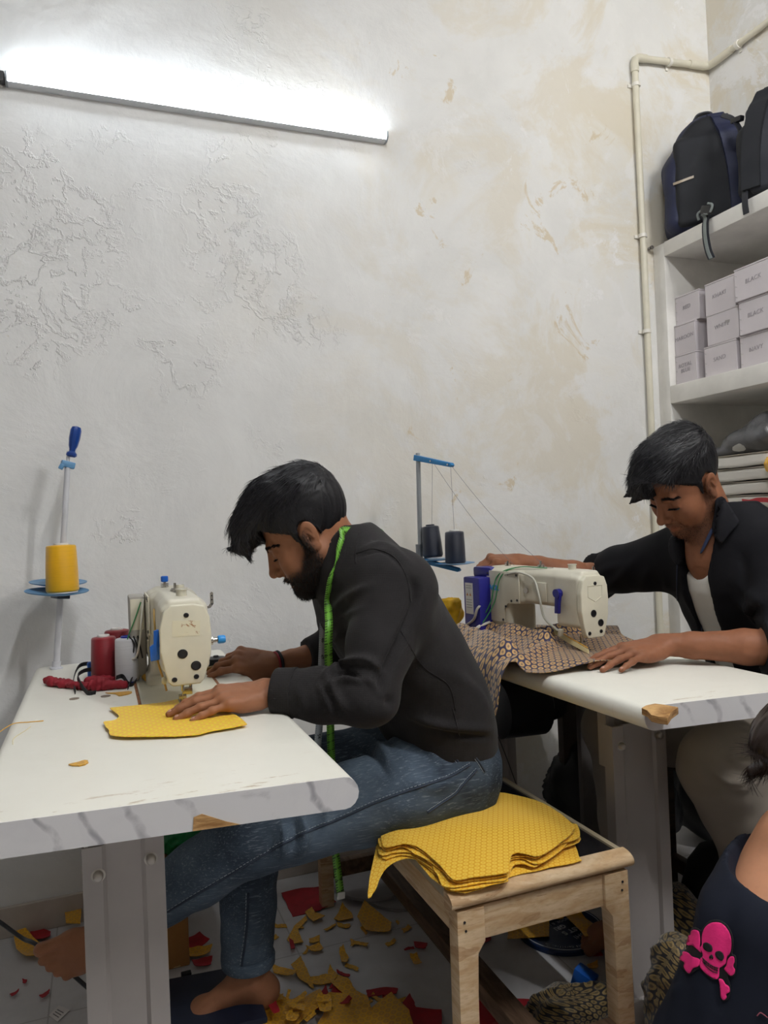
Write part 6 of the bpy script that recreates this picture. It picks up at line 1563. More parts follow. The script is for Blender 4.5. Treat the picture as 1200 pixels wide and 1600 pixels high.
def eyebrow(H, head_tree, sg, parent, mat, n=260, r=0.00045, dz=0.0, ln=0.045):
    roots = []; dirs = []
    j = np.random.default_rng(3 + sg)
    for i in range(n):
        t = j.uniform(0, 1); y = sg * (0.010 + ln * t); z = 0.0245 + dz + 0.0085 * math.sin(t * 2.7) - 0.007 * t * t + j.normal() * 0.0024 * (1 - 0.6 * t)
        r_ = head_tree.ray_cast(Vector((0.2, y, z)), Vector((-1, 0, 0)))
        if r_[0] is None: continue
        roots.append(np.array(r_[0]) - [0.0006, 0, 0]); dirs.append([0.35, sg * 1.0, 0.5 * (1 - t) - 0.3])
    R0_, D_ = np.array(roots), np.array(dirs)
    V, F = strands(R0_, D_, j.uniform(0.006, 0.010, len(R0_)), np.tile([1.0, 0, 0], (len(R0_), 1)), r, 3, np.tile([-0.25, 0, 0], (len(R0_), 1)))
    meshobj((H.w(V), F), 'eyebrow', mat, parent)
def lashes(H, head_tree, sg, parent, mat, z0=-0.0005, n=150):
    roots = []; dirs = []; j = np.random.default_rng(8 + sg)
    for i in range(n):
        t = i / (n - 1); y = sg * (0.0195 + 0.026 * t); z = z0 - 0.0022 * math.sin(PI * t)
        r_ = head_tree.ray_cast(Vector((0.2, y, z)), Vector((-1, 0, 0)))
        if r_[0] is None: continue
        roots.append(np.array(r_[0]) - [0.0008, 0, 0]); dirs.append([1.0, sg * (0.7 * (t - 0.4)), -0.5])
    R0_, D_ = np.array(roots), np.array(dirs)
    V, F = strands(R0_, D_, j.uniform(0.0055, 0.0080, len(R0_)), np.tile([0, 0, 1.0], (len(R0_), 1)), 0.0008, 3, np.tile([0, 0, 0.5], (len(R0_), 1)))
    meshobj((H.w(V), F), 'eyelashes', mat, parent)
def hair_build(H, s, cutp, cutn, flow, parent, name, n, lens, seed, lift=0.25, grav=0.6, mat=None, wave=0.05, gro=0.0022, gf=150, thr=None, flowax=None):
    """s: SDF of the hair mass (head space)"""
    V, Q = s.mesh(2); N = vnormals(V, Q)
    fl = flow(V); fl = fl - N * (fl * N).sum(1)[:, None]; fl /= np.linalg.norm(fl, axis=1)[:, None] + 1e-9
    # grooves running along the flow
    sd = np.cross(N, fl); g = (V * sd).sum(1)
    q = np.stack([V @ np.array([0.3, 1.0, 0.2]), g, V @ np.array([0.2, 0.1, 0.3])], 1)
    V2 = V + N * (gro * (1 - np.abs(snoise(q, gf, seed))) - gro * 0.5)[:, None]
    cap = (V2, Q)
    P, Nn = pick((V2, Q), n, None, seed); f = flow(P); f = f - Nn * (f * Nn).sum(1)[:, None]; f /= np.linalg.norm(f, axis=1)[:, None] + 1e-9
    j = np.random.default_rng(seed); L = lens(P) * j.uniform(0.6, 1.25, n)
    gl = np.array([0, 0, -1.0]) @ H.R
    d = f + Nn * (lift * j.uniform(0.4, 1.3, (n, 1))) + j.normal(size=(n, 3)) * 0.10
    sv = strands(P - Nn * 0.001, d, L, Nn, 0.00062, 5, -Nn * 0.35 + gl * grav * (L / 0.04)[:, None], wave)
    v, q_ = joinVQ(cap, sv)
    o = meshobj((H.w(v), q_), name, [mat or M_hair, M_strand if mat is None else mat], parent)
    mi = np.zeros(len(q_), np.int32); mi[len(Q):] = 1; o.data.polygons.foreach_set('material_index', mi); return o
# ------------------------------------------------------------------ man in the charcoal shirt (left)
P1 = dict(S=[(0.742, 1.62, 0.55), (0.720, 1.62, 0.68), (0.645, 1.62, 0.83), (0.578, 1.62, 0.95), (0.548, 1.62, 1.012)],
          SL=(0.570, 1.455, 0.985), EL=(0.478, 1.375, 0.782), WL=(0.300, 1.478, 0.797), SR=(0.572, 1.785, 0.985), ER=(0.600, 1.900, 0.790), WR=(0.395, 1.865, 0.775),
          HL=(0.715, 1.535, 0.535), KL=(0.275, 1.555, 0.485), AL=(0.040, 1.665, 0.318), HR=(0.715, 1.705, 0.535), KR=(0.300, 1.745, 0.545), AR=(0.285, 1.735, 0.10))
H1 = Head((0.440, 1.621, 1.103), 159.0, 33.5, -6.4)
man1 = None
def man_one():
    p = P1; A = lambda k: np.array(p[k])
    neck = H1.loc((0.555, 1.62, 1.020))
    hs = head_sdf(neck, 0.0, 1.0)
    V, Q = hs.mesh(1); bm_ = beard_mask(V, 1.0)
    N = vnormals(V, Q); V = V + N * (0.0065 * bm_ * (0.75 + 0.25 * snoise(V, 220, 5)))[:, None]
    ht = bvh((V, Q)); headVQ = (V, Q); headW = (H1.w(V), Q)
    # hands
    ML = frame(A('WL'), (-1.0, 0.02, -0.02), (0.05, -0.22, 1.0), (0, 1, 0))
    HLm, NL1 = hand(ML, {'index': (3, 10, 12, 6), 'middle': (0, 8, 10, 5), 'ring': (-3, 9, 8, 4), 'little': (-8, 6, 10, 5)}, [(0.022, 0.028, -0.012), (0.052, 0.046, -0.018), (0.082, 0.053, -0.024), (0.105, 0.052, -0.026)], [A('WL') * 0.75 + A('EL') * 0.25, A('WL') * 0.4 + A('EL') * 0.6], 0.0245, 0.036)
    MR = frame(A('WR'), (-1.0, -0.06, 0.22), (-0.1, -0.62, 0.80), (0, -1, -0.5))
    HRm, NL2 = hand(MR, {'index': (3, 18, 30, 18), 'middle': (0, 30, 38, 22), 'ring': (-3, 42, 40, 25), 'little': (-6, 48, 42, 25)}, [(0.022, 0.026, -0.012), (0.046, 0.050, -0.018), (0.076, 0.064, -0.016), (0.106, 0.068, -0.014)], [A('WR') * 0.75 + A('ER') * 0.25, A('WR') * 0.3 + A('ER') * 0.7], 0.0245, 0.036)
    # feet
    FL = foot(frame(A('AL'), (-0.98, 0.08, -0.22), (0.05, 0.93, -0.10), (-0.1, 0.2, 0.95)), [A('AL') * 0.8 + A('KL') * 0.2])
    FR = foot(frame(A('AR'), (-1.0, 0.12, -0.02), (0, 0.05, 1.0), (0, -1, 0)), [A('AR') * 0.75 + A('KR') * 0.25])
    # trunk and legs of the body, hidden by the clothes
    s = SDF((-0.08, 1.28, 0.2), (1.0, 1.98, 1.1), 0.010)
    sq = ((0.9, 0, 0.42), 0.62); s.chain(p['S'], [0.135, 0.135, 0.145, 0.15, 0.11], 0.04, sq)
    for a, b, c in (('SL', 'EL', 'WL'), ('SR', 'ER', 'WR')): s.chain([A(a), A(b), A(b) * 0.45 + A(c) * 0.55], [0.052, 0.040, 0.030], 0.03)
    for a, b, c in (('HL', 'KL', 'AL'), ('HR', 'KR', 'AR')): s.chain([A(a), A(b), A(b) * 0.2 + A(c) * 0.8], [0.082, 0.052, 0.034], 0.03)
    s.cone((0.548, 1.62, 1.01), (0.50, 1.62, 1.06), 0.05, 0.05, 0.02)
    tr = s.mesh(0)
    n0 = len(headW[0]); allV, allQ = joinVQ(headW, HLm, HRm, FL, FR, tr)
    g = thing('person', 'person in charcoal shirt with a green tape round the neck, bent over left machine', 'person', (0.78, 1.62, 0))
    body = meshobj((allV, allQ), 'body', M_skin1, g)
    bm2 = np.zeros(len(allV)); bm2[:n0] = bm_; set_attr(body, 'beard', bm2)
    x, y, z = headVQ[0].T; lip = np.zeros(len(allV)); lip[:n0] = np.exp(-(((z + 0.066) / 0.010) ** 2 + (y / 0.022) ** 2) ** 2) * (x > 0.084); set_attr(body, 'lip', lip)
    put_nails(NL1, body); put_nails(NL2, body)
    # hair mass: long swept-forward top, short sides
    s = SDF((-0.135, -0.11, -0.08), (0.20, 0.11, 0.195), 0.003)
    s.ell((-0.012, 0, 0.047), (0.104, 0.0825, 0.092), 0.01)
    s.ell((-0.050, 0, 0.085), (0.062, 0.066, 0.064), 0.03); s.ell((0.020, 0.0, 0.115), (0.075, 0.066, 0.052), 0.03)
    s.ell((0.082, 0.0, 0.098), (0.052, 0.058, 0.042), 0.025); s.ell((0.118, 0.004, 0.074), (0.030, 0.048, 0.028), 0.02); s.ell((0.135, 0.010, 0.062), (0.017, 0.034, 0.017), 0.012)
    s.cone((0.138, 0.02, 0.062), (0.160, 0.03, 0.078), 0.012, 0.005, 0.008); s.cone((0.128, 0.03, 0.055), (0.137, 0.036, 0.034), 0.012, 0.004, 0.008)
    def cutfn(P):   # forehead and face opening
        return np.maximum((P - [0.074, 0, 0.066]) @ np.array([0.60, 0, -0.80]), -(P[..., 2] + 0.2))
    for sy in (-1, 1):
        s.cone((0.016, sy * 0.073, 0.028), (0.019, sy * 0.071, -0.006), 0.0065, 0.004, 0.005)
    P_ = np.stack(np.meshgrid(*s.ax, indexing='ij'), -1)
    pl = ((P_ - [0.070, 0, 0.062]) @ np.array([0.66, 0, -0.75])) ; face = np.maximum(-pl, 0) * 0 + pl
    over = (P_[..., 0] > 0.086)                          # hair hanging ahead of the forehead is kept
    d = np.where(over, -0.05, face); side = (np.abs(P_[..., 1]) > 0.066) & (P_[..., 0] > 0.002) & (P_[..., 0] < 0.03) & (P_[..., 2] > -0.012)
    d = np.where(side, -0.05, d)
    s.F = np.maximum(s.F, d.astype(np.float32))
    low = -(P_[..., 2] + 0.052 + 0.25 * (P_[..., 0] + 0.085)); s.F = np.maximum(s.F, low.astype(np.float32))
    er = np.sqrt(((P_[..., 0] + 0.004) / 0.021) ** 2 + ((P_[..., 2] - 0.0) / 0.036) ** 2) - 1
    ear = np.where(np.abs(P_[..., 1]) > 0.06, -er * 0.02, -1); s.F = np.maximum(s.F, ear.astype(np.float32))
    def flow(P):
        top = np.clip((P[:, 2] - 0.06) / 0.05, 0, 1)[:, None]
        return top * np.array([1.0, 0.10, -0.05]) + (1 - top) * np.stack([np.full(len(P), -0.15), np.zeros(len(P)), np.full(len(P), -1.0)], 1) + np.stack([0 * P[:, 0], P[:, 1] * 2.0, 0 * P[:, 0]], 1)
    def lens(P): return np.where(P[:, 2] > 0.085, 0.034, 0.010) + np.where(P[:, 0] > 0.09, 0.006, 0)
    hair_build(H1, s, None, None, flow, body, 'hair', 5200, lens, 11, 0.28, 0.25)
    # beard, brows, lashes
    P, Nn = pick(headVQ, 5200, bm_ ** 2, 5); j = np.random.default_rng(6)
    d = Nn * 0.6 + np.array([0.25, 0, -0.8]) + j.normal(size=P.shape) * 0.25
    V_, F_ = strands(P - Nn * 0.001, d, j.uniform(0.005, 0.011, len(P)), np.cross(Nn, [0, 0, 1.0]), 0.0005, 3, -Nn * 0.2)
    meshobj((H1.w(V_), F_), 'beard', M_beard, body)
    for sg in (1, -1): eyebrow(H1, ht, sg, body, M_hair, 330, 0.0006); lashes(H1, ht, sg, body, M_beard)
    for sg in (1,):
        b = MB(); b.sphere((0.0805, sg * 0.033, 0.0015), 1, 3, (0.0085, 0.0105, 0.0030)); b.v = [tuple(v) for v in H1.w(np.array(b.v))]
        e = b.build('eye', simple('eye_white', '#a89a92', 0.2, var=0.02, bump=0), body, angle=None)
    # ---- shirt
    s = SDF((0.24, 1.24, 0.53), (1.02, 2.02, 1.12), 0.0055)
    rr = [0.170, 0.172, 0.178, 0.178, 0.115]; pts = p['S']
    for i in range(4):
        d = np.array(pts[i + 1]) - np.array(pts[i]); u = np.array([d[2], 0, -d[0]]); s.cone(pts[i], pts[i + 1], rr[i], rr[i + 1], 0.05, squash=(u, 0.66))
    s.cone((0.575, 1.62, 0.975), (0.535, 1.62, 1.045), 0.088, 0.060, 0.04)
    for k in ('L', 'R'):
        sh, el, wr = A('S' + k), A('E' + k), A('W' + k)
        cuff = wr + (el - wr) * (0.10 if k == 'L' else 0.46)
        s.cone(sh + [0.012, 0, -0.005], sh * 0.45 + el * 0.55, 0.080, 0.066, 0.05)
        s.cone(sh * 0.45 + el * 0.55, el, 0.066, 0.055, 0.02)
        s.cone(el, el * 0.5 + cuff * 0.5, 0.055, 0.052, 0.022); s.cone(el * 0.5 + cuff * 0.5, cuff, 0.052, 0.0435 if k == 'L' else 0.046, 0.02)
        n = (wr - el) / np.linalg.norm(wr - el)
        P_ = s.win(cuff - 0.09, cuff + 0.09)
        sl, PP = P_; dd = np.maximum((PP - cuff) @ n, np.linalg.norm(PP - cuff, axis=-1) - 0.085)
        s.F[sl] = np.maximum(s.F[sl], np.where(np.linalg.norm(PP - cuff, axis=-1) < 0.085, ((PP - cuff) @ n), -1).astype(np.float32))
    # hem and neck opening
    s.cut((0.80, 1.62, 0.578), (0.20, 0, -0.98))
    H_ = np.array([0.512, 1.62, 1.058]); s.put(lambda P: np.linalg.norm(P - H_, axis=-1) - 0.082, H_ - 0.09, H_ + 0.09, 0.004, True)
    VQ = s.mesh(1)
    V, Q = VQ; N = vnormals(V, Q)
    V = V + N * (0.0035 * snoise(V, 24, 4) + 0.0016 * snoise(V, 55, 9))[:, None]
    VQ = folds((V, Q), [
        ([(500, 1062), (530, 1040), (570, 1030), (600, 1050)], 0.0150, 0.0075), ([(505, 1075), (540, 1062), (575, 1066), (596, 1085)], 0.0135, 0.0067), ([(505, 1050), (525, 1085), (545, 1110)], 0.0120, 0.0075),
        ([(497, 1070), (512, 1100), (522, 1122)], 0.0090, 0.0060), ([(520, 1000), (550, 985), (585, 1005)], 0.0090, 0.0090), ([(510, 1025), (545, 1015), (590, 1030)], -0.0105, 0.0075), ([(512, 1055), (545, 1052), (585, 1075)], -0.0120, 0.0053),
        ([(515, 965), (540, 935), (580, 915)], 0.0090, 0.0105), ([(510, 985), (535, 965), (570, 950)], 0.0060, 0.0075), ([(430, 1085), (440, 1110), (436, 1135)], -0.0060, 0.0045), ([(465, 1075), (475, 1100), (470, 1135)], 0.0075, 0.0075),
        ([(628, 1000), (600, 1050), (590, 1090)], -0.0150, 0.0090), ([(640, 900), (650, 930), (635, 975), (605, 1040)], -0.0150, 0.0090), ([(600, 1095), (680, 1110), (770, 1120)], -0.0090, 0.0105), ([(640, 1120), (700, 1135), (770, 1140)], 0.0105, 0.0090),
        ([(660, 1138), (720, 1150), (768, 1152)], -0.0090, 0.0060), ([(690, 1040), (740, 1075), (765, 1110)], 0.0060, 0.0150), ([(560, 860), (600, 850), (640, 880)], 0.0060, 0.0090), ([(558, 870), (598, 862), (632, 890)], -0.0045, 0.0045)])
    t = NT('waffle_knit'); co = t.coord(); w1 = t.wave(t.map(co, rot=(0, 0, 0)), 95, 0.4, 1, 'Z'); w2 = t.wave(t.map(co, rot=(0, 0, 0.2)), 95, 0.4, 1, 'X'); n = t.noise(co, 12, 4)
    wf = t.math('MULTIPLY', w1, w2)
    M_sh = t.done(t.mix(t.ramp(n, [(0.3, 0), (0.7, 1)]), rgb('#1f1d1e'), rgb('#272526')), 0.85, 0, t.bump(wf, 0.28, 0.0012), 0.2, Sheen_Weight=0.05)
    shirt = meshobj(VQ, 'shirt', M_sh, body)
    tree = bvh(VQ)
    cuL = A('WL') + (A('EL') - A('WL')) * 0.10; n = (A('EL') - A('WL')); n /= np.linalg.norm(n)
    c = MB(); c.lathe(cuL - n * 0.004, cuL + n * 0.040, [(0, 0.030), (0.0, 0.0440), (0.004, 0.0465), (0.030, 0.0485), (0.042, 0.050), (0.044, 0.047)], 40); c.build('cuff', M_sh, shirt, angle=60)
    cl = MB(); th_ = np.linspace(0, 2 * PI, 41); ax_n = np.array([-0.55, 0, 0.83]); e1 = np.array([0.83, 0, 0.55]); e2 = np.array([0, 1.0, 0])
    cl.tube([np.array([0.542, 1.62, 1.040]) + e1 * 0.066 * math.cos(q) + e2 * 0.068 * math.sin(q) for q in th_], 0.0085, 10); cl.build('neckband', M_sh, shirt, angle=None)
    for pix in ([(561, 830), (556, 862), (556, 880)], [(556, 865), (585, 858), (618, 872), (636, 905), (641, 940)], [(626, 985), (660, 1040), (700, 1070), (712, 1110)], [(707, 1106), (718, 1150)]):
        P, nn = hitpath(tree, pix, 8, 0.0005)
        if len(P) > 3: MB().tube(P, 0.0011, 6).build('seam', M_sh, shirt, angle=None)
    # wristband on the right wrist
    wv = (A('WR') - A('ER')); wv /= np.linalg.norm(wv); q0 = A('WR') - wv * 0.012
    for k, (col, nm) in enumerate((('#8c1224', 'red wrist thread'), ('#0f0f16', 'black wrist cord'))):
        c = MB(); ee1 = np.cross(wv, [0, 0, 1.0]); ee1 /= np.linalg.norm(ee1); ee2 = np.cross(wv, ee1); cc = q0 - wv * 0.007 * k
        c.tube([cc + (ee1 * math.cos(a) + ee2 * math.sin(a)) * 0.0275 for a in np.linspace(0, 2 * PI, 33)], 0.0028 + 0.001 * k, 8); o = c.build('wristband', simple('band_%d' % k, col, 0.6, bump=0.1), body, angle=None); o['label'] = nm
    # ---- jeans
    s = SDF((-0.10, 1.40, 0.05), (0.97, 1.90, 0.72), 0.0055)
    s.cone((0.752, 1.62, 0.56), (0.742, 1.62, 0.62), 0.158, 0.155, 0.03, squash=((1, 0, 0.1), 0.72))
    for k in ('L', 'R'):
        h_, kn, an = A('H' + k), A('K' + k), A('A' + k)
        s.cone(h_ + [0.005, 0, 0.0], h_ + [-0.10, 0, 0.0], 0.102, 0.098, 0.05); s.cone(h_ + [-0.10, 0, -0.003], kn, 0.096, 0.074, 0.03)
        hem = kn + (an - kn) * (0.90 if k == 'L' else 0.955)
        s.cone(kn, kn * 0.5 + hem * 0.5, 0.074, 0.066, 0.02); s.cone(kn * 0.5 + hem * 0.5, hem, 0.066, 0.058, 0.02)
        n = (an - kn) / np.linalg.norm(an - kn); sl, PP = s.win(hem - 0.10, hem + 0.10)
        s.F[sl] = np.maximum(s.F[sl], np.where(np.linalg.norm(PP - hem, axis=-1) < 0.098, ((PP - hem) @ n), -1).astype(np.float32))
    P_ = np.stack(np.meshgrid(*s.ax, indexing='ij'), -1)
    seat = np.where((P_[..., 0] > 0.565), 0.4535 - P_[..., 2], -1); s.F = np.maximum(s.F, seat.astype(np.float32))   # flattened where it sits on the bench
    s.cut((0.80, 1.62, 0.655), (-0.1, 0, 1))
    V, Q = s.mesh(1); N = vnormals(V, Q); V = V + N * (0.0035 * snoise(V, 26, 14) + 0.002 * snoise(V, 60, 19))[:, None]
    VQ = folds((V, Q), [([(560, 1150), (590, 1160), (612, 1195)], 0.0135, 0.0090), ([(555, 1168), (585, 1180), (605, 1215)], -0.0120, 0.0075), ([(600, 1130), (650, 1150), (690, 1195)], 0.0105, 0.0090), ([(620, 1128), (668, 1150), (706, 1190)], -0.0090, 0.0060),
        ([(470, 1270), (478, 1300), (470, 1335)], 0.0150, 0.0090), ([(455, 1278), (462, 1305), (455, 1335)], -0.0120, 0.0075), ([(440, 1290), (445, 1312), (440, 1340)], 0.0090, 0.0067), ([(420, 1295), (425, 1320), (415, 1345)], -0.0060, 0.0060),
        ([(500, 1250), (510, 1275), (505, 1300)], 0.0075, 0.0090), ([(345, 1430), (380, 1440), (420, 1430)], 0.0060, 0.0075), ([(345, 1480), (375, 1490), (420, 1478)], -0.0060, 0.0075), ([(640, 1220), (680, 1230), (720, 1215)], 0.0060, 0.0112)])
    t = NT('denim'); co = t.coord(); a = t.noise(t.map(co, (70, 70, 900), rot=(0, 0.5, 0.2)), 1.0, 3, 0.7); b = t.noise(co, 5, 4); c_ = t.noise(t.map(co, (20, 300, 300), rot=(0, 0.5, 0.2)), 1.0, 3, 0.7); f = t.noise(co, 420, 2)
    col = t.mix(t.ramp(b, [(0.35, 0), (0.68, 1)]), rgb('#242d39'), rgb('#556372'))
    col = t.mix(t.math('MULTIPLY', t.ramp(c_, [(0.55, 0), (0.75, 1)]), 0.55), col, rgb('#98a2ad')); col = t.mix(t.math('MULTIPLY', t.ramp(a, [(0.5, 0), (0.75, 1)]), 0.4), col, rgb('#131a28'))
    M_j = t.done(col, 0.85, 0, t.bump(f, 0.3, 0.0008, t.bump(c_, 0.15, 0.001)), 0.2)
    je = meshobj(VQ, 'jeans', M_j, body); tree = bvh(VQ); M_st = simple('denim_stitch', '#9aa3ad', 0.8, bump=0); M_js = simple('denim_seam', '#2a3444', 0.85, bump=0.2)
    for pix in ([(735, 1195), (700, 1215), (640, 1235), (585, 1255), (530, 1280), (480, 1300), (430, 1325), (380, 1355), (320, 1390), (262, 1425)], [(745, 1203), (722, 1228), (712, 1240), (690, 1255), (668, 1270)], [(645, 1128), (680, 1150), (708, 1180), (716, 1190)], [(388, 1395), (386, 1450), (378, 1510), (374, 1545)],
                [(735, 1173), (748, 1190), (757, 1205)]):
        P, nn = hitpath(tree, pix, 10, 0.0006)
        if len(P) < 4: continue
        MB().tube(P, 0.0024, 6).build('seam', M_js, je, angle=None)
        q = MB()
        for i in range(0, len(P) - 1):
            tn = P[i + 1] - P[i]; sd = np.cross(tn, nn[i]); sd /= np.linalg.norm(sd) + 1e-9
            q.tube([P[i] + sd * 0.0045 + nn[i] * 0.0006, P[i] * 0.35 + P[i + 1] * 0.65 + sd * 0.0045 + nn[i] * 0.0006], 0.0007, 4)
        st_ = q.build('stitching', M_st, je, angle=None); st_['kind'] = 'stuff'; st_['label'] = 'pale dashed stitching'
    hem = A('KR') + (A('AR') - A('KR')) * 0.955; n = (A('KR') - A('AR')); n /= np.linalg.norm(n)
    c = MB(); c.lathe(hem - n * 0.001, hem + n * 0.026, [(0, 0.050), (0, 0.0590), (0.003, 0.0610), (0.020, 0.0615), (0.024, 0.0600), (0.026, 0.057)], 40); c.build('hem', M_j, je, angle=60)
    return g, body
man1, body1 = man_one()
# ------------------------------------------------------------------ measuring tape round his neck
def tape_mat():
    t = NT('tape_green'); uv = t.new('ShaderNodeTexCoord').outputs['UV']; u, v, _ = t.sep(uv)
    def ticks(per, wd, lo):
        m_ = t.math('ABSOLUTE', t.math('SUBTRACT', t.math('FRACT', t.math('DIVIDE', v, per)), 0.5)); on = t.math('GREATER_THAN', m_, 0.5 - wd / per)
        return t.math('MULTIPLY', on, t.math('GREATER_THAN', t.math('ABSOLUTE', u), lo))
    k = t.math('MAXIMUM', ticks(0.0060, 0.0011, 0.0042), ticks(0.0254, 0.0014, 0.0012))
    col = t.mix(t.noise(t.coord(), 30, 3), rgb('#5f9a35'), rgb('#7cbc48'))
    g = t.new('ShaderNodeNewGeometry'); back = t.mix(0.0, rgb('#a9adb0'), (0, 0, 0))
    return t.done(t.mix(t.math('MULTIPLY', k, 0.85), col, rgb('#16210f')), 0.42, 0, None, 0.4), None
M_tape, _ = tape_mat()
def tape_grey():
    t = NT('tape_white'); uv = t.new('ShaderNodeTexCoord').outputs['UV']; u, v, _ = t.sep(uv)
    m_ = t.math('ABSOLUTE', t.math('SUBTRACT', t.math('FRACT', t.math('DIVIDE', v, 0.005)), 0.5)); on = t.math('MULTIPLY', t.math('GREATER_THAN', m_, 0.42), t.math('GREATER_THAN', t.math('ABSOLUTE', u), 0.0055))
    return t.done(t.mix(t.math('MULTIPLY', on, 0.7), rgb('#a6abb0'), rgb('#2a2c30')), 0.45)
M_tapeg = tape_grey(); M_num = simple('tape_numeral', '#151812', 0.5, bump=0)
tp_ = thing('measuring_tape', 'green measuring tape hung round the neck of the man in charcoal', 'measuring tape', (0.55, 1.56, 0.2))
_dg = bpy.context.evaluated_depsgraph_get()
def worldVQ(o):
    M = np.array(wmat(o)); V = np.array([v.co[:] for v in o.data.vertices]) @ M[:3, :3].T + M[:3, 3]
    return V, [tuple(q.vertices) for q in o.data.polygons]
_L = [worldVQ(body1)] + [worldVQ(c) for c in body1.children if c.name.startswith('shirt')]
_v = []; _f = []
for v_, f_ in _L: _f += [tuple(i + len(_v) for i in q) for q in f_]; _v += [tuple(x) for x in v_.tolist()]
_tr = BVHTree.FromPolygons(_v, _f)
_up = [hit(_tr, x, y) for x, y in ((541, 830), (536, 845), (530, 862), (525, 880), (520, 900), (517, 920), (515, 942))]
_up = [tuple(a + (b if b @ (CC - a) > 0 else -b) * 0.004) for a, b in _up if a is not None]
Lf = [(0.610, 1.630, 1.105), (0.600, 1.575, 1.095)] + _up + [tuple(ay(x, y, Y)) for x, y, Y in ((514, 975, 1.50), (513, 1010, 1.50), (514, 1060, 1.52), (516, 1120, 1.55), (517, 1165, 1.60), (519, 1215, 1.625), (520, 1270, 1.63), (524, 1330, 1.63), (533, 1403, 1.625))]
P = spline(Lf, 10); sd = np.tile(np.array([1.0, 0.25, 0.0]), (len(P), 1))
for i, p_ in enumerate(P):
    k = np.clip((1.09 - p_[2]) / 0.10, 0, 1); sd[i] = (1 - k) * np.array([-0.62, 0.0, 0.78]) + k * np.array([1.0, 0.2, 0.15])
strip(P, 0.0185, sd, 0.0012).build('green_side', M_tape, tp_, angle=None)
Rt = [(0.600, 1.640, 1.105), (0.585, 1.685, 1.085), (0.545, 1.700, 1.040)] + [tuple(ay(x, y, Y)) for x, y, Y in ((512, 900, 1.69), (507, 935, 1.67), (505, 980, 1.66), (503, 1030, 1.66), (501, 1080, 1.66), (499, 1130, 1.66), (496, 1168, 1.66))]
P2 = spline(Rt, 10); sd2 = np.array([(1.0, 0.25, 0.0)] * len(P2)); sd2[:20] = [(-0.4, 0, 0.9)] * 20
strip(P2, 0.0185, sd2, 0.0012).build('white_side', M_tapeg, tp_, angle=None)
for (x, y, Y, s_) in ((505, 975, 1.66, '45'), (504, 1000, 1.66, '46'), (503, 1026, 1.66, '47'), (502, 1050, 1.66, '48'), (498, 1150, 1.66, '54')):
    o = ay(x, y, Y) - np.array([0, 0.0016, 0]); textmesh(s_, 0.011, basisM(o, (0.1, 0.02, -1), (1, 0.25, 0.1)), 'numeral', M_num, tp_, 0.0002)
for (x, y, Y, s_) in ((516, 1120, 1.549, '56'), (517, 1152, 1.585, '57'), (519, 1195, 1.617, '58')):
    pass
q = MB(); e_ = P[-1]; q.box(e_ + [0, -0.0012, 0.006], (0.0195, 0.002, 0.016), (0, 0.1, 0.2), 0.0006); q.build('end_tab', simple('tab_white', '#c9c9c4', 0.4, bump=0), tp_)
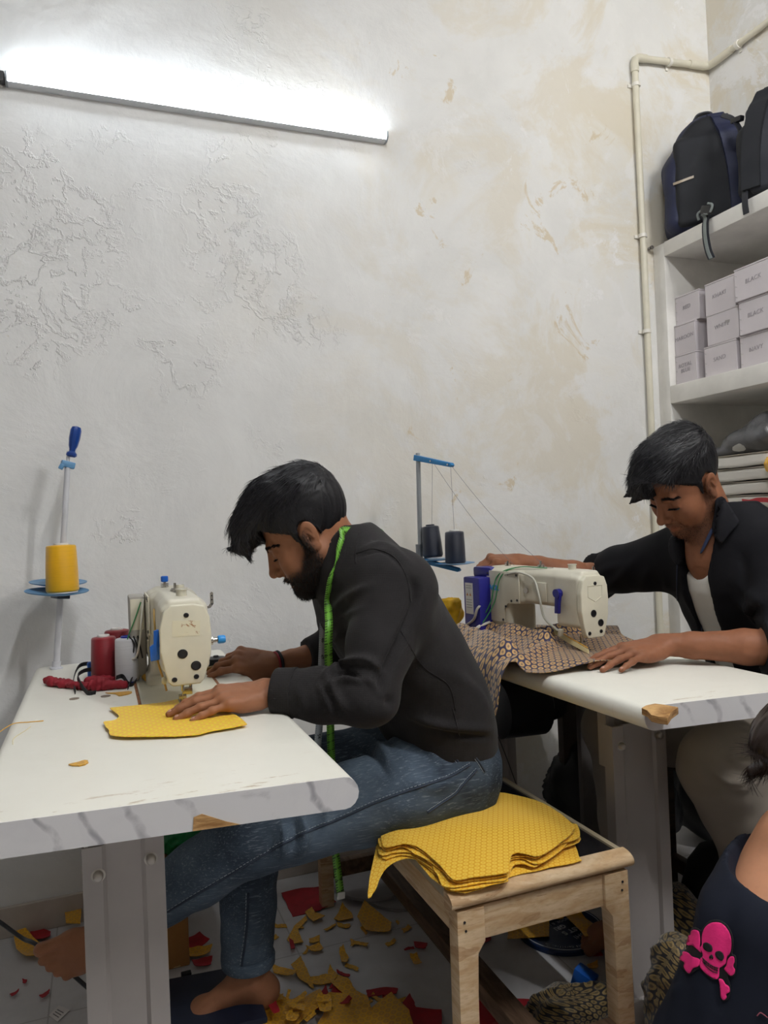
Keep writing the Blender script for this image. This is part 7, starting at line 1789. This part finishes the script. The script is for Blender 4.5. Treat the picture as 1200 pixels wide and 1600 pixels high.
# ------------------------------------------------------------------ man in the black overshirt (right)
P2 = dict(S=[(1.660, 1.48, 0.52), (1.650, 1.48, 0.66), (1.605, 1.485, 0.82), (1.555, 1.49, 0.95), (1.520, 1.495, 1.045)],
          SL=(1.535, 1.335, 0.985), EL=(1.440, 1.265, 0.800), WL=(1.232, 1.425, 0.805), SR=(1.490, 1.665, 0.985), ER=(1.440, 1.960, 0.918), WR=(1.205, 2.010, 0.980),
          HL=(1.630, 1.390, 0.52), KL=(1.245, 1.265, 0.560), AL=(1.46, 1.30, 0.11), HR=(1.630, 1.570, 0.52), KR=(1.240, 1.600, 0.560), AR=(1.27, 1.60, 0.11))
H2 = Head((1.407, 1.509, 1.188), 178.5, 38.8, -11.0)
def man_two():
    p = P2; A = lambda k: np.array(p[k])
    neck = H2.loc((1.505, 1.50, 1.035))
    V, Q = head_sdf(neck, 1.35, 1.0, fullcheek=1.15, lo=(-0.16, -0.135, -0.345), hi=(0.145, 0.135, 0.15), extra=[(H2.loc((1.508, 1.50, 1.04)), H2.loc((1.505, 1.495, 0.985)), 0.060, 0.072, 0.04, None), (H2.loc((1.515, 1.50, 0.975)), H2.loc((1.528, 1.49, 0.90)), 0.100, 0.112, 0.05, (np.array([0.93, 0, 0.37]) @ H2.R, 0.60))]).mesh(1); bm_ = beard_mask(V, 0.55)
    N = vnormals(V, Q); V = V + N * (0.0015 * bm_)[:, None]
    ht = bvh((V, Q)); headVQ = (V, Q); headW = (H2.w(V), Q)
    ML = frame(A('WL'), (-1.0, 0.05, -0.10), (-0.05, -0.15, 1.0), (0, 1, 0))
    HLm, NL1 = hand(ML, {'index': (5, 6, 8, 5), 'middle': (1, 6, 8, 4), 'ring': (-5, 6, 8, 4), 'little': (-14, 4, 8, 4)}, [(0.022, 0.028, -0.010), (0.050, 0.050, -0.014), (0.078, 0.062, -0.018), (0.102, 0.066, -0.020)], [A('WL') * 0.72 + A('EL') * 0.28, A('WL') * 0.3 + A('EL') * 0.7, A('EL')], 0.0255, [0.030, 0.040, 0.042])
    MR = frame(A('WR'), (-1.0, 0.0, 0.10), (0.10, -0.30, 0.95), (0, -1, 0))
    HRm, NL2 = hand(MR, {'index': (4, 38, 48, 30), 'middle': (0, 40, 46, 30), 'ring': (-4, 42, 44, 30), 'little': (-9, 44, 40, 30)}, [(0.022, 0.028, -0.010), (0.050, 0.046, -0.014), (0.082, 0.050, -0.016), (0.110, 0.044, -0.020)], [A('WR') * 0.72 + A('ER') * 0.28, A('WR') * 0.25 + A('ER') * 0.75, A('ER')], 0.0255, [0.030, 0.040, 0.042])
    FL = foot(frame(A('AL'), (-0.95, -0.10, -0.1), (0, 0, 1.0), (0, 1, 0)), [A('AL') * 0.8 + A('KL') * 0.2])
    FR = foot(frame(A('AR'), (-0.95, 0.10, -0.1), (0, 0, 1.0), (0, -1, 0)), [A('AR') * 0.8 + A('KR') * 0.2])
    s = SDF((1.10, 1.12, 0.1), (1.95, 2.05, 1.12), 0.010)
    for i in range(4):
        d = np.array(p['S'][i + 1]) - np.array(p['S'][i]); s.cone(p['S'][i], p['S'][i + 1], [0.13, 0.13, 0.142, 0.15][i], [0.13, 0.142, 0.15, 0.10][i], 0.04, squash=((d[2], 0, -d[0]), 0.62))
    for a, b, c in (('SL', 'EL', 'WL'), ('SR', 'ER', 'WR')): s.chain([A(a), A(b), A(b) * 0.75 + A(c) * 0.25], [0.052, 0.040, 0.034], 0.03)
    for a, b, c in (('HL', 'KL', 'AL'), ('HR', 'KR', 'AR')): s.chain([A(a), A(b), A(b) * 0.2 + A(c) * 0.8], [0.080, 0.054, 0.036], 0.03)
    tr = s.mesh(0)
    s = SDF((1.36, 1.38, 0.80), (1.62, 1.62, 0.95), 0.008)   # throat and upper chest, seen in the open collar
    s.cone((1.535, 1.50, 0.90), (1.545, 1.49, 0.85), 0.10, 0.11, 0.04, squash=((0.93, 0, 0.37), 0.62))
    ch = s.mesh(1)
    n0 = len(headW[0]); allV, allQ = joinVQ(headW, HLm, HRm, FL, FR, tr, ch)
    g = thing('person', 'smiling person in an open black overshirt and white vest sewing at the right machine', 'person', (1.64, 1.49, 0))
    body = meshobj((allV, allQ), 'body', M_skin2, g)
    b2 = np.zeros(len(allV)); b2[:n0] = bm_ * 0.50; set_attr(body, 'beard', b2)
    x, y, z = headVQ[0].T; lip = np.zeros(len(allV)); lip[:n0] = np.exp(-(((z + 0.064) / 0.011) ** 2 + (y / 0.026) ** 2) ** 2) * (x > 0.080); set_attr(body, 'lip', lip)
    put_nails(NL1, body); put_nails(NL2, body)
    # hair: short faded sides, thick top combed forward to a spiky fringe
    s = SDF((-0.135, -0.11, -0.06), (0.18, 0.11, 0.19), 0.003)
    s.ell((-0.012, 0, 0.047), (0.101, 0.0790, 0.089), 0.01)
    s.ell((-0.035, 0, 0.095), (0.068, 0.066, 0.055), 0.03); s.ell((0.030, -0.005, 0.105), (0.070, 0.068, 0.048), 0.03); s.ell((0.078, -0.006, 0.086), (0.045, 0.064, 0.032), 0.022); s.ell((0.102, -0.018, 0.062), (0.024, 0.050, 0.022), 0.016)
    for a, b in (((0.11, -0.055, 0.055), (0.125, -0.078, 0.052)), ((0.115, -0.04, 0.05), (0.135, -0.055, 0.040)), ((0.112, -0.03, 0.052), (0.128, -0.04, 0.044)), ((0.10, -0.06, 0.06), (0.105, -0.085, 0.050))): s.cone(a, b, 0.010, 0.003, 0.008)
    P_ = np.stack(np.meshgrid(*s.ax, indexing='ij'), -1)
    pl = (P_ - [0.066, 0, 0.066]) @ np.array([0.66, -0.10, -0.75])
    over = (P_[..., 0] > 0.088) & (P_[..., 1] < 0.0) & (P_[..., 2] > 0.035)
    d = np.where(over, -0.05, pl); side = (np.abs(P_[..., 1]) > 0.064) & (P_[..., 0] > 0.004) & (P_[..., 0] < 0.024) & (P_[..., 2] > -0.012); d = np.where(side, -0.05, d)
    s.F = np.maximum(s.F, d.astype(np.float32)); s.F = np.maximum(s.F, (-(P_[..., 2] + 0.030 + 0.3 * (P_[..., 0] + 0.085))).astype(np.float32))
    er = np.sqrt(((P_[..., 0] + 0.004) / 0.021) ** 2 + ((P_[..., 2] - 0.0) / 0.038) ** 2) - 1
    s.F = np.maximum(s.F, np.where(np.abs(P_[..., 1]) > 0.06, -er * 0.02, -1).astype(np.float32))
    for sy in (-1, 1): s.cone((0.016, sy * 0.070, 0.026), (0.020, sy * 0.068, -0.004), 0.0055, 0.003, 0.005)
    def flow(P):
        top = np.clip((P[:, 2] - 0.062) / 0.045, 0, 1)[:, None]
        return top * np.array([1.0, -0.45, 0.0]) + (1 - top) * np.stack([np.full(len(P), -0.2), np.zeros(len(P)), np.full(len(P), -1.0)], 1) + np.stack([0 * P[:, 0], P[:, 1] * 3.0, 0 * P[:, 0]], 1) * (1 - top)
    hair_build(H2, s, None, None, flow, body, 'hair', 5000, lambda P: np.where(P[:, 2] > 0.07, 0.030, 0.006), 23, 0.32, 0.2)
    P, Nn = pick(headVQ, 2000, bm_ ** 2, 15); j = np.random.default_rng(16)
    V_, F_ = strands(P - Nn * 0.0008, Nn * 0.6 + np.array([0.25, 0, -0.8]) + j.normal(size=P.shape) * 0.3, j.uniform(0.0025, 0.0045, len(P)), np.cross(Nn, [0, 0, 1.0]), 0.0004, 2)
    meshobj((H2.w(V_), F_), 'beard', M_beard, body)
    for sg in (1, -1): eyebrow(H2, ht, sg, body, M_hair, 300, 0.0005, 0.002, 0.037); lashes(H2, ht, sg, body, M_beard, -0.0015)
    # ---- white vest
    def torso(h, ex, k=0.05):
        s = SDF((1.24, 1.06, 0.45), (1.90, 2.06, 1.14), h); rr = [0.152, 0.155, 0.165, 0.170, 0.110]
        for i in range(4):
            d = np.array(p['S'][i + 1]) - np.array(p['S'][i]); s.cone(p['S'][i], p['S'][i + 1], rr[i] + ex, rr[i + 1] + ex, k, squash=((d[2], 0, -d[0]), 0.66))
        return s
    s = torso(0.006, -0.004)
    c0 = np.array([1.445, 1.515, 1.060]); s.put(lambda P: np.linalg.norm((P - c0) * [1, 1, 0.75], axis=-1) - 0.088, c0 - 0.15, c0 + 0.15, 0.006, True)
    s.cut((1.6, 1.5, 1.02), (-0.2, 0, 1))
    V, Q = s.mesh(1); V = V + vnormals(V, Q) * (0.002 * snoise(V, 40, 3))[:, None]
    t = NT('vest_rib'); co = t.coord(); w_ = t.wave(co, 90, 0.3, 1, 'Y'); vm = t.done(t.mix(t.noise(co, 9, 3), rgb('#cfcdc8'), rgb('#dedcd6')), 0.85, 0, t.bump(w_, 0.2, 0.0008), 0.2)
    meshobj((V, Q), 'vest', vm, body)
    # ---- overshirt
    s = torso(0.006, 0.016)
    s.cone((1.545, 1.50, 0.985), (1.520, 1.50, 1.045), 0.100, 0.072, 0.04)
    for k in ('L', 'R'):
        sh, el, wr = A('S' + k), A('E' + k), A('W' + k); cuff = el + (wr - el) * (0.16 if k == 'L' else 0.06)
        s.cone(sh + [0.01, 0, 0], sh * 0.4 + el * 0.6, 0.082, 0.070, 0.05); s.cone(sh * 0.4 + el * 0.6, el, 0.070, 0.066, 0.02); s.cone(el, cuff, 0.066, 0.064, 0.015)
        n = (wr - el) / np.linalg.norm(wr - el)
        s.cone(cuff - n * 0.045, cuff - n * 0.004, 0.068, 0.071, 0.006)           # rolled cuff
        sl, PP = s.win(cuff - 0.10, cuff + 0.10); s.F[sl] = np.maximum(s.F[sl], np.where(np.linalg.norm(PP - cuff, axis=-1) < 0.095, ((PP - cuff) @ n), -1).astype(np.float32))
    # open front: a wedge that widens towards the collar
    def wedge(P):
        half = np.interp(P[..., 2], [0.50, 0.72, 0.95, 1.06], [0.040, 0.042, 0.045, 0.070]); yc = np.interp(P[..., 2], [0.5, 1.05], [1.530, 1.508])
        front = P[..., 0] - (np.interp(P[..., 2], [0.5, 0.82, 1.05], [1.655, 1.600, 1.520]) - 0.015)
        return np.maximum(np.abs(P[..., 1] - yc) - half, front)
    s.put(wedge, (1.24, 1.42, 0.45), (1.66, 1.64, 1.12), 0.004, True)
    c1 = np.array([1.495, 1.500, 1.065]); s.put(lambda P: np.linalg.norm(P - c1, axis=-1) - 0.080, c1 - 0.09, c1 + 0.09, 0.004, True)
    V, Q = s.mesh(1); N = vnormals(V, Q); V = V + N * (0.004 * snoise(V, 22, 6) + 0.002 * snoise(V, 52, 7))[:, None]
    VQ = folds((V, Q), [([(985, 880), (950, 890), (925, 905)], 0.006, 0.014), ([(1000, 870), (965, 905), (940, 930)], 0.006, 0.014), ([(1015, 890), (1000, 930), (1010, 960)], 0.005, 0.014), ([(1150, 940), (1175, 960), (1195, 975)], 0.007, 0.012),
        ([(1145, 905), (1170, 930), (1200, 945)], 0.006, 0.014), ([(1155, 860), (1165, 900), (1160, 940)], -0.006, 0.014), ([(1120, 920), (1130, 970), (1125, 1010)], 0.004, 0.016), ([(1040, 900), (1046, 960), (1052, 1000)], 0.003, 0.010)])
    M_os = simple('overshirt_black', '#131318', 0.8, var=0.15, scale=10, bump=0.25, bscale=340, bdist=0.0008, spec=0.2)
    osh = meshobj(VQ, 'overshirt', M_os, body); tree = bvh(VQ)
    # collar band, standing round the neck
    for sg in (-1, 1):
        c = [(1.585, 1.500 + sg * 0.010, 1.085), (1.572, 1.500 + sg * 0.052, 1.085), (1.535, 1.497 + sg * 0.082, 1.070), (1.485, 1.492 + sg * 0.082, 1.035), (1.448, 1.488 + sg * 0.066, 0.990)]
        P = spline(c, 6); n = len(P); sd = np.array([np.array([0.35 * (1 - q) - 0.15 * q, sg * (0.25 + 0.75 * q), -1.0 + 0.35 * q]) for q in np.linspace(0, 1, n)]); w = np.interp(np.linspace(0, 1, n), [0, 0.6, 0.9, 1], [0.040, 0.052, 0.060, 0.034])
        m_ = MB(); sdn = sd / np.linalg.norm(sd, axis=1)[:, None]; strip(P + sdn * w[:, None] * 0.42, w, sd, 0.004, m_); m_.build('collar', M_os, osh, angle=60)
    _v = np.concatenate([VQ[0], headW[0]]); tr2 = BVHTree.FromPolygons([tuple(v) for v in _v.tolist()], [tuple(map(int, q)) for q in VQ[1]] + [tuple(int(i) + len(VQ[0]) for i in q) for q in headW[1]])
    M_col = simple('collar_black', '#17171d', 0.8, var=0.15, bump=0.25, bscale=340, bdist=0.0008, spec=0.25)
    patch_on(tr2, [(1118, 776), (1135, 786), (1150, 806), (1155, 818), (1143, 832), (1130, 848), (1119, 838), (1112, 824), (1114, 800)], 'collar', M_col, osh, 0.007, thick=0.004)
    patch_on(tr2, [(1052, 838), (1062, 842), (1067, 866), (1062, 884), (1048, 862)], 'collar', M_col, osh, 0.006, thick=0.004)
    M_pl = simple('placket_blue', '#2c3a5c', 0.6, bump=0.1)
    patch_on(tr2, [(1062, 846), (1066, 845), (1068, 872), (1064, 873)], 'placket', M_pl, osh, 0.004, thick=0.0012)
    patch_on(tr2, [(1111, 826), (1115, 829), (1101, 860), (1096, 862)], 'placket', M_pl, osh, 0.005, thick=0.0012)
    for sg, pix in ((1, [(1088, 855), (1092, 900), (1095, 960), (1098, 1020)]), (-1, [(1062, 850), (1058, 900), (1060, 960), (1066, 1010)])):
        P, nn = hitpath(tree, pix, 8, 0.001)
        if len(P) > 4: MB().tube(P, 0.0018, 6).build('front_edge', simple('navy_piping', '#26304a', 0.6, bump=0), osh, angle=None)
    for (x, y) in ((1103, 945), (1104, 975)):
        h_, nn = hit(tree, x, y)
        if h_ is not None: q = MB(); q.cyl(h_, h_ + nn * 0.003, 0.005, seg=12); q.build('button', M_black, osh)
    # ---- trousers
    s = SDF((1.10, 1.10, 0.06), (1.88, 1.80, 0.74), 0.006)
    s.cone((1.68, 1.48, 0.55), (1.665, 1.48, 0.60), 0.150, 0.146, 0.03, squash=((1, 0, 0), 0.75))
    for k in ('L', 'R'):
        h_, kn, an = A('H' + k), A('K' + k), A('A' + k); hem = kn + (an - kn) * 0.94
        s.cone(h_, kn, 0.105, 0.088, 0.04); s.cone(kn, kn * 0.45 + hem * 0.55, 0.086, 0.072, 0.025); s.cone(kn * 0.45 + hem * 0.55, hem, 0.072, 0.060, 0.02)
    P_ = np.stack(np.meshgrid(*s.ax, indexing='ij'), -1); s.F = np.maximum(s.F, np.where(P_[..., 0] > 1.45, 0.4415 - P_[..., 2], -1).astype(np.float32)); s.F = np.maximum(s.F, (P_[..., 2] - 0.66).astype(np.float32))
    s.F = np.maximum(s.F, np.where(P_[..., 0] < 1.42, P_[..., 2] - 0.705, -1).astype(np.float32))
    V, Q = s.mesh(1); N = vnormals(V, Q); V = V + N * (0.003 * snoise(V, 26, 24) + 0.0015 * snoise(V, 60, 29))[:, None]
    VQ = folds((V, Q), [([(1186, 1202), (1165, 1218), (1140, 1222), (1118, 1208)], 0.009, 0.007), ([(1180, 1195), (1160, 1192), (1135, 1190)], 0.007, 0.006), ([(1188, 1212), (1170, 1228), (1150, 1236)], 0.008, 0.007), ([(1195, 1165), (1170, 1168), (1145, 1162)], 0.006, 0.006), ([(1198, 1150), (1175, 1150), (1150, 1145)], 0.006, 0.006),
        ([(1190, 1180), (1165, 1180), (1140, 1175)], -0.006, 0.005), ([(1192, 1206), (1160, 1206), (1130, 1200)], -0.006, 0.005), ([(1195, 1135), (1175, 1138), (1155, 1132)], 0.005, 0.006)])
    meshobj(VQ, 'trousers', simple('trouser_khaki', '#8d857b', 0.85, var=0.10, scale=8, bump=0.2, bscale=300, bdist=0.0006, spec=0.2), body)
    return g, body
man2, body2 = man_two()
# ------------------------------------------------------------------ seated person at the lower right edge
def TF(VQ):
    V = np.array(VQ[0]); a = R_(15); C0 = np.array([1.02, 0.86]); q = V[:, :2] - C0
    V[:, 0] = 1.012 + q[:, 0] * math.cos(a) - q[:, 1] * math.sin(a); V[:, 1] = 0.86 + q[:, 0] * math.sin(a) + q[:, 1] * math.cos(a); V[:, 2] *= 0.89
    return V, VQ[1]
def person_three():
    c = np.array([1.015, 0.86, 0.0])
    g = thing('person', 'person in a navy black T-shirt with a pink skull patch, at the lower right edge', 'person', (1.06, 0.86, 0))
    HH = Head((1.085, 0.86, 0.725), -30.0, 50.0, 0.0, 0.95)
    V, Q = head_sdf(HH.loc((1.075, 0.87, 0.585)), 0.0, 0.92).mesh(1); headW = (HH.w(V), Q); headVQ = (V, Q)
    SL, EL, WL = np.array((0.862, 0.865, 0.575)), np.array((0.80, 0.92, 0.33)), np.array((0.86, 1.02, 0.13)); SRr, ER, WR = np.array((1.19, 0.86, 0.575)), np.array((1.25, 0.90, 0.33)), np.array((1.12, 0.98, 0.15))
    s = SDF((0.70, 0.60, 0.0), (1.36, 1.25, 0.74), 0.008)
    s.cone((1.02, 0.83, 0.12), (1.02, 0.84, 0.35), 0.14, 0.14, 0.05, squash=((0, 1, 0), 0.7)); s.cone((1.02, 0.84, 0.35), (1.02, 0.86, 0.56), 0.145, 0.155, 0.05, squash=((0, 1, 0), 0.62)); s.cone((0.90, 0.865, 0.590), (1.15, 0.865, 0.590), 0.052, 0.052, 0.05)
    s.cone((1.022, 0.865, 0.60), (1.022, 0.862, 0.68), 0.075, 0.055, 0.05)
    s.chain([SL, EL, EL * 0.4 + WL * 0.6], [0.05, 0.042, 0.03], 0.02); s.chain([SRr, ER, ER * 0.4 + WR * 0.6], [0.05, 0.042, 0.03], 0.02)
    for sy in (-1, 1): s.chain([(1.02 + sy * 0.09, 0.84, 0.10), (1.02 + sy * 0.24, 1.05, 0.14), (1.02 - sy * 0.05, 1.12, 0.06)], [0.08, 0.058, 0.04], 0.03)
    tr = TF(s.mesh(1))
    fl = {'index': (3, 15, 20, 10), 'middle': (0, 18, 22, 12), 'ring': (-3, 20, 24, 12), 'little': (-7, 22, 24, 12)}; th = [(0.022, 0.028, -0.010), (0.050, 0.046, -0.014), (0.080, 0.050, -0.016), (0.105, 0.048, -0.020)]
    h1, n1 = hand(frame(WL, (0.5, 0.5, -0.3), (0.2, 0.3, 1), (1, -0.3, 0)), fl, th, [WL * 0.6 + EL * 0.4], 0.022, 0.028, 0.95, 0.003); h2, n2 = hand(frame(WR, (-0.6, 0.6, -0.3), (0, 0.3, 1), (-1, -0.3, 0)), fl, th, [WR * 0.6 + ER * 0.4], 0.022, 0.028, 0.95, 0.003)
    allV, allQ = joinVQ(headW, tr, TF(h1), TF(h2)); body = meshobj((allV, allQ), 'body', M_skin3, g)
    # hair gathered at the back with a loose plait
    s = SDF((-0.16, -0.12, -0.20), (0.13, 0.12, 0.16), 0.004)
    s.ell((-0.014, 0, 0.045), (0.106, 0.084, 0.094), 0.01); s.ell((-0.075, 0, -0.02), (0.05, 0.075, 0.085), 0.03)
    P_ = np.stack(np.meshgrid(*s.ax, indexing='ij'), -1); s.F = np.maximum(s.F, ((P_ - [0.075, 0, 0.072]) @ np.array([0.72, 0, -0.69])).astype(np.float32))
    for sy in (-1, 1): s.chain([(0.01, sy * 0.078, 0.0), (-0.005, sy * 0.092, -0.06), (-0.02, sy * 0.098, -0.12)], [0.02, 0.02, 0.012], 0.02)
    hair_build(HH, s, None, None, lambda P: np.tile((np.array([0, 0, -1.0]) @ HH.R) * 0.7 + np.array([-0.4, 0, 0]), (len(P), 1)), body, 'hair', 4500, lambda P: np.full(len(P), 0.04), 31, 0.03, 0.3, simple('hair_brown', '#2a1c16', 0.4, bump=0))
    # T-shirt
    s = SDF((0.66, 0.58, 0.08), (1.38, 1.10, 0.72), 0.0055)
    s.cone((1.02, 0.83, 0.12), (1.02, 0.835, 0.35), 0.182, 0.180, 0.05, squash=((0, 1, 0), 0.74)); s.cone((1.02, 0.835, 0.35), (1.02, 0.86, 0.56), 0.180, 0.175, 0.05, squash=((0, 1, 0), 0.66)); s.cone((0.890, 0.865, 0.590), (1.16, 0.865, 0.590), 0.062, 0.062, 0.05)
    s.cone((0.93, 0.865, 0.60), (1.12, 0.865, 0.60), 0.072, 0.072, 0.05)
    for sh, el in ((SL, EL), (SRr, ER)): s.cone(sh, sh * 0.25 + el * 0.75, 0.072, 0.082, 0.04)
    c0 = np.array([1.045, 0.830, 0.692]); s.put(lambda P: np.linalg.norm((P - c0) * [0.54, 0.9, 1.0], axis=-1) - 0.118, c0 - 0.23, c0 + 0.23, 0.003, True)
    V, Q = TF(s.mesh(1)); N = vnormals(V, Q); V = V + N * (0.003 * snoise(V, 22, 41) + 0.002 * snoise(V, 50, 42))[:, None]
    VQ = folds((V, Q), [([(1108, 1330), (1100, 1400), (1092, 1480), (1085, 1560)], 0.004, 0.014), ([(1140, 1400), (1135, 1480), (1120, 1590)], -0.004, 0.012), ([(1075, 1380), (1060, 1450), (1055, 1560)], 0.004, 0.014), ([(1165, 1380), (1160, 1460), (1150, 1560)], 0.004, 0.014)])
    ts = meshobj(VQ, 'shirt', simple('tshirt_navy', '#161a26', 0.85, var=0.12, scale=8, bump=0.15, bscale=300, bdist=0.0006, spec=0.2), body); tree = bvh(VQ)
    # neckband around the opening
    # embroidered skull-and-bones patch, laid on the cloth
    Z = lambda x, y: (1000 + x / 4.445, 1240 + y / 4.445)
    M_pk = simple('patch_pink', '#f0257e', 0.7, var=0.08, scale=60, bump=0.3, bscale=400); M_bk = simple('patch_black', '#0b0b10', 0.8, bump=0.2)
    def patch(pix, name, mat, parent, off, n=3, thick=0.0008):
        pts = [Z(*q) for q in pix]; o = smooth_outline(pts, n); c = np.mean(o, 0)
        def fn(q):
            out = []
            for x, y in q:
                h_, nn = hit(tree, x, y)
                if h_ is None: h_, nn = (out[-1] if out else ray(x, y) * 0.9), None
                else: h_ = h_ + nn * off * (1 if nn @ (CC - h_) > 0 else -1)
                out.append(h_)
            return np.array(out)
        return sheet(o, fn, 3.0, thick).build(name, mat, parent, angle=None)
    root = patch([(505, 880), (560, 880), (610, 915), (645, 975), (655, 1050), (645, 1110), (668, 1125), (672, 1180), (665, 1255), (640, 1275), (612, 1262), (632, 1330), (630, 1390), (612, 1430), (580, 1440), (560, 1400), (548, 1300), (500, 1290), (450, 1250), (430, 1212), (395, 1230), (352, 1258), (320, 1235), (285, 1190), (275, 1140), (285, 1095), (330, 1085), (300, 1045), (305, 990), (350, 950), (395, 930), (428, 950), (445, 930), (470, 900)], 'skull_patch', M_bk, ts, 0.0016)
    root['label'] = 'skull and crossbones patch with a black outline'
    patch([(520, 898), (570, 903), (612, 940), (638, 990), (643, 1060), (632, 1110), (610, 1135), (600, 1180), (572, 1200), (555, 1210), (553, 1265), (535, 1287), (495, 1270), (450, 1235), (425, 1200), (428, 1150), (445, 1130), (440, 1100), (422, 1080), (440, 1050), (440, 1000), (452, 950), (480, 915)], 'skull', M_pk, root, 0.0030)
    for bpix in ([(420, 962), (398, 950), (372, 960), (364, 990), (345, 992), (322, 1010), (322, 1040), (345, 1060), (375, 1058), (400, 1075), (432, 1105), (425, 1075), (428, 1020)], [(295, 1118), (320, 1105), (350, 1112), (375, 1135), (420, 1150), (424, 1185), (405, 1205), (380, 1215), (355, 1252), (330, 1232), (318, 1205), (322, 1180), (295, 1160)],
                 [(640, 1130), (660, 1135), (662, 1170), (655, 1195), (665, 1225), (655, 1255), (635, 1262), (612, 1240), (592, 1215), (610, 1190), (618, 1155)], [(552, 1285), (580, 1290), (600, 1320), (625, 1340), (628, 1375), (605, 1392), (608, 1415), (588, 1432), (568, 1412), (565, 1370), (560, 1330)]):
        patch(bpix, 'bone', M_pk, root, 0.0030)
    for e in ([(455, 1042), (480, 1035), (508, 1055), (514, 1085), (498, 1100), (470, 1092), (452, 1070)], [(535, 1095), (562, 1090), (588, 1115), (590, 1145), (570, 1158), (542, 1140), (530, 1115)]): patch(e, 'eye_socket', M_bk, root, 0.0042)
    patch([(508, 1115), (520, 1138), (514, 1150), (506, 1140), (498, 1148), (493, 1135)], 'nose_hole', M_bk, root, 0.0042)
    for pix in ([(442, 1140), (470, 1165), (510, 1195), (550, 1208)], [(445, 1165), (475, 1205), (510, 1232), (545, 1243)], [(448, 1150), (470, 1185), (510, 1213), (548, 1225)]):
        P, nn = hitpath(tree, [Z(*q) for q in pix], 6, 0.0040)
        if len(P) > 3: MB().tube(P, 0.0006, 5).build('teeth_line', M_bk, root, angle=None)
    for i in range(7):
        a = np.array([455, 1155]) * (1 - i / 6.5) + np.array([540, 1208]) * (i / 6.5); b = a + [6, 30]
        P, nn = hitpath(tree, [Z(*a), Z(*((a + b) / 2)), Z(*b)], 3, 0.0040)
        if len(P) > 2: MB().tube(P, 0.0005, 5).build('teeth_line', M_bk, root, angle=None)
    P = [hit(tree, x, y)[0] for x, y, _ in spline([Z(812, 1545) + (0,), Z(835, 1522) + (0,), Z(860, 1535) + (0,), Z(885, 1555) + (0,)], 5)]
    P = [p + (CC - p) * 0.002 for p in P if p is not None]; P = [p for p in P if np.linalg.norm(p - P[0]) < 0.03]
    if len(P) > 3: MB().tube(P, 0.0007, 5).build('stray_thread', simple('thread_pinkish', '#a05060', 0.6, bump=0), ts, angle=None)
    return g
person_three()
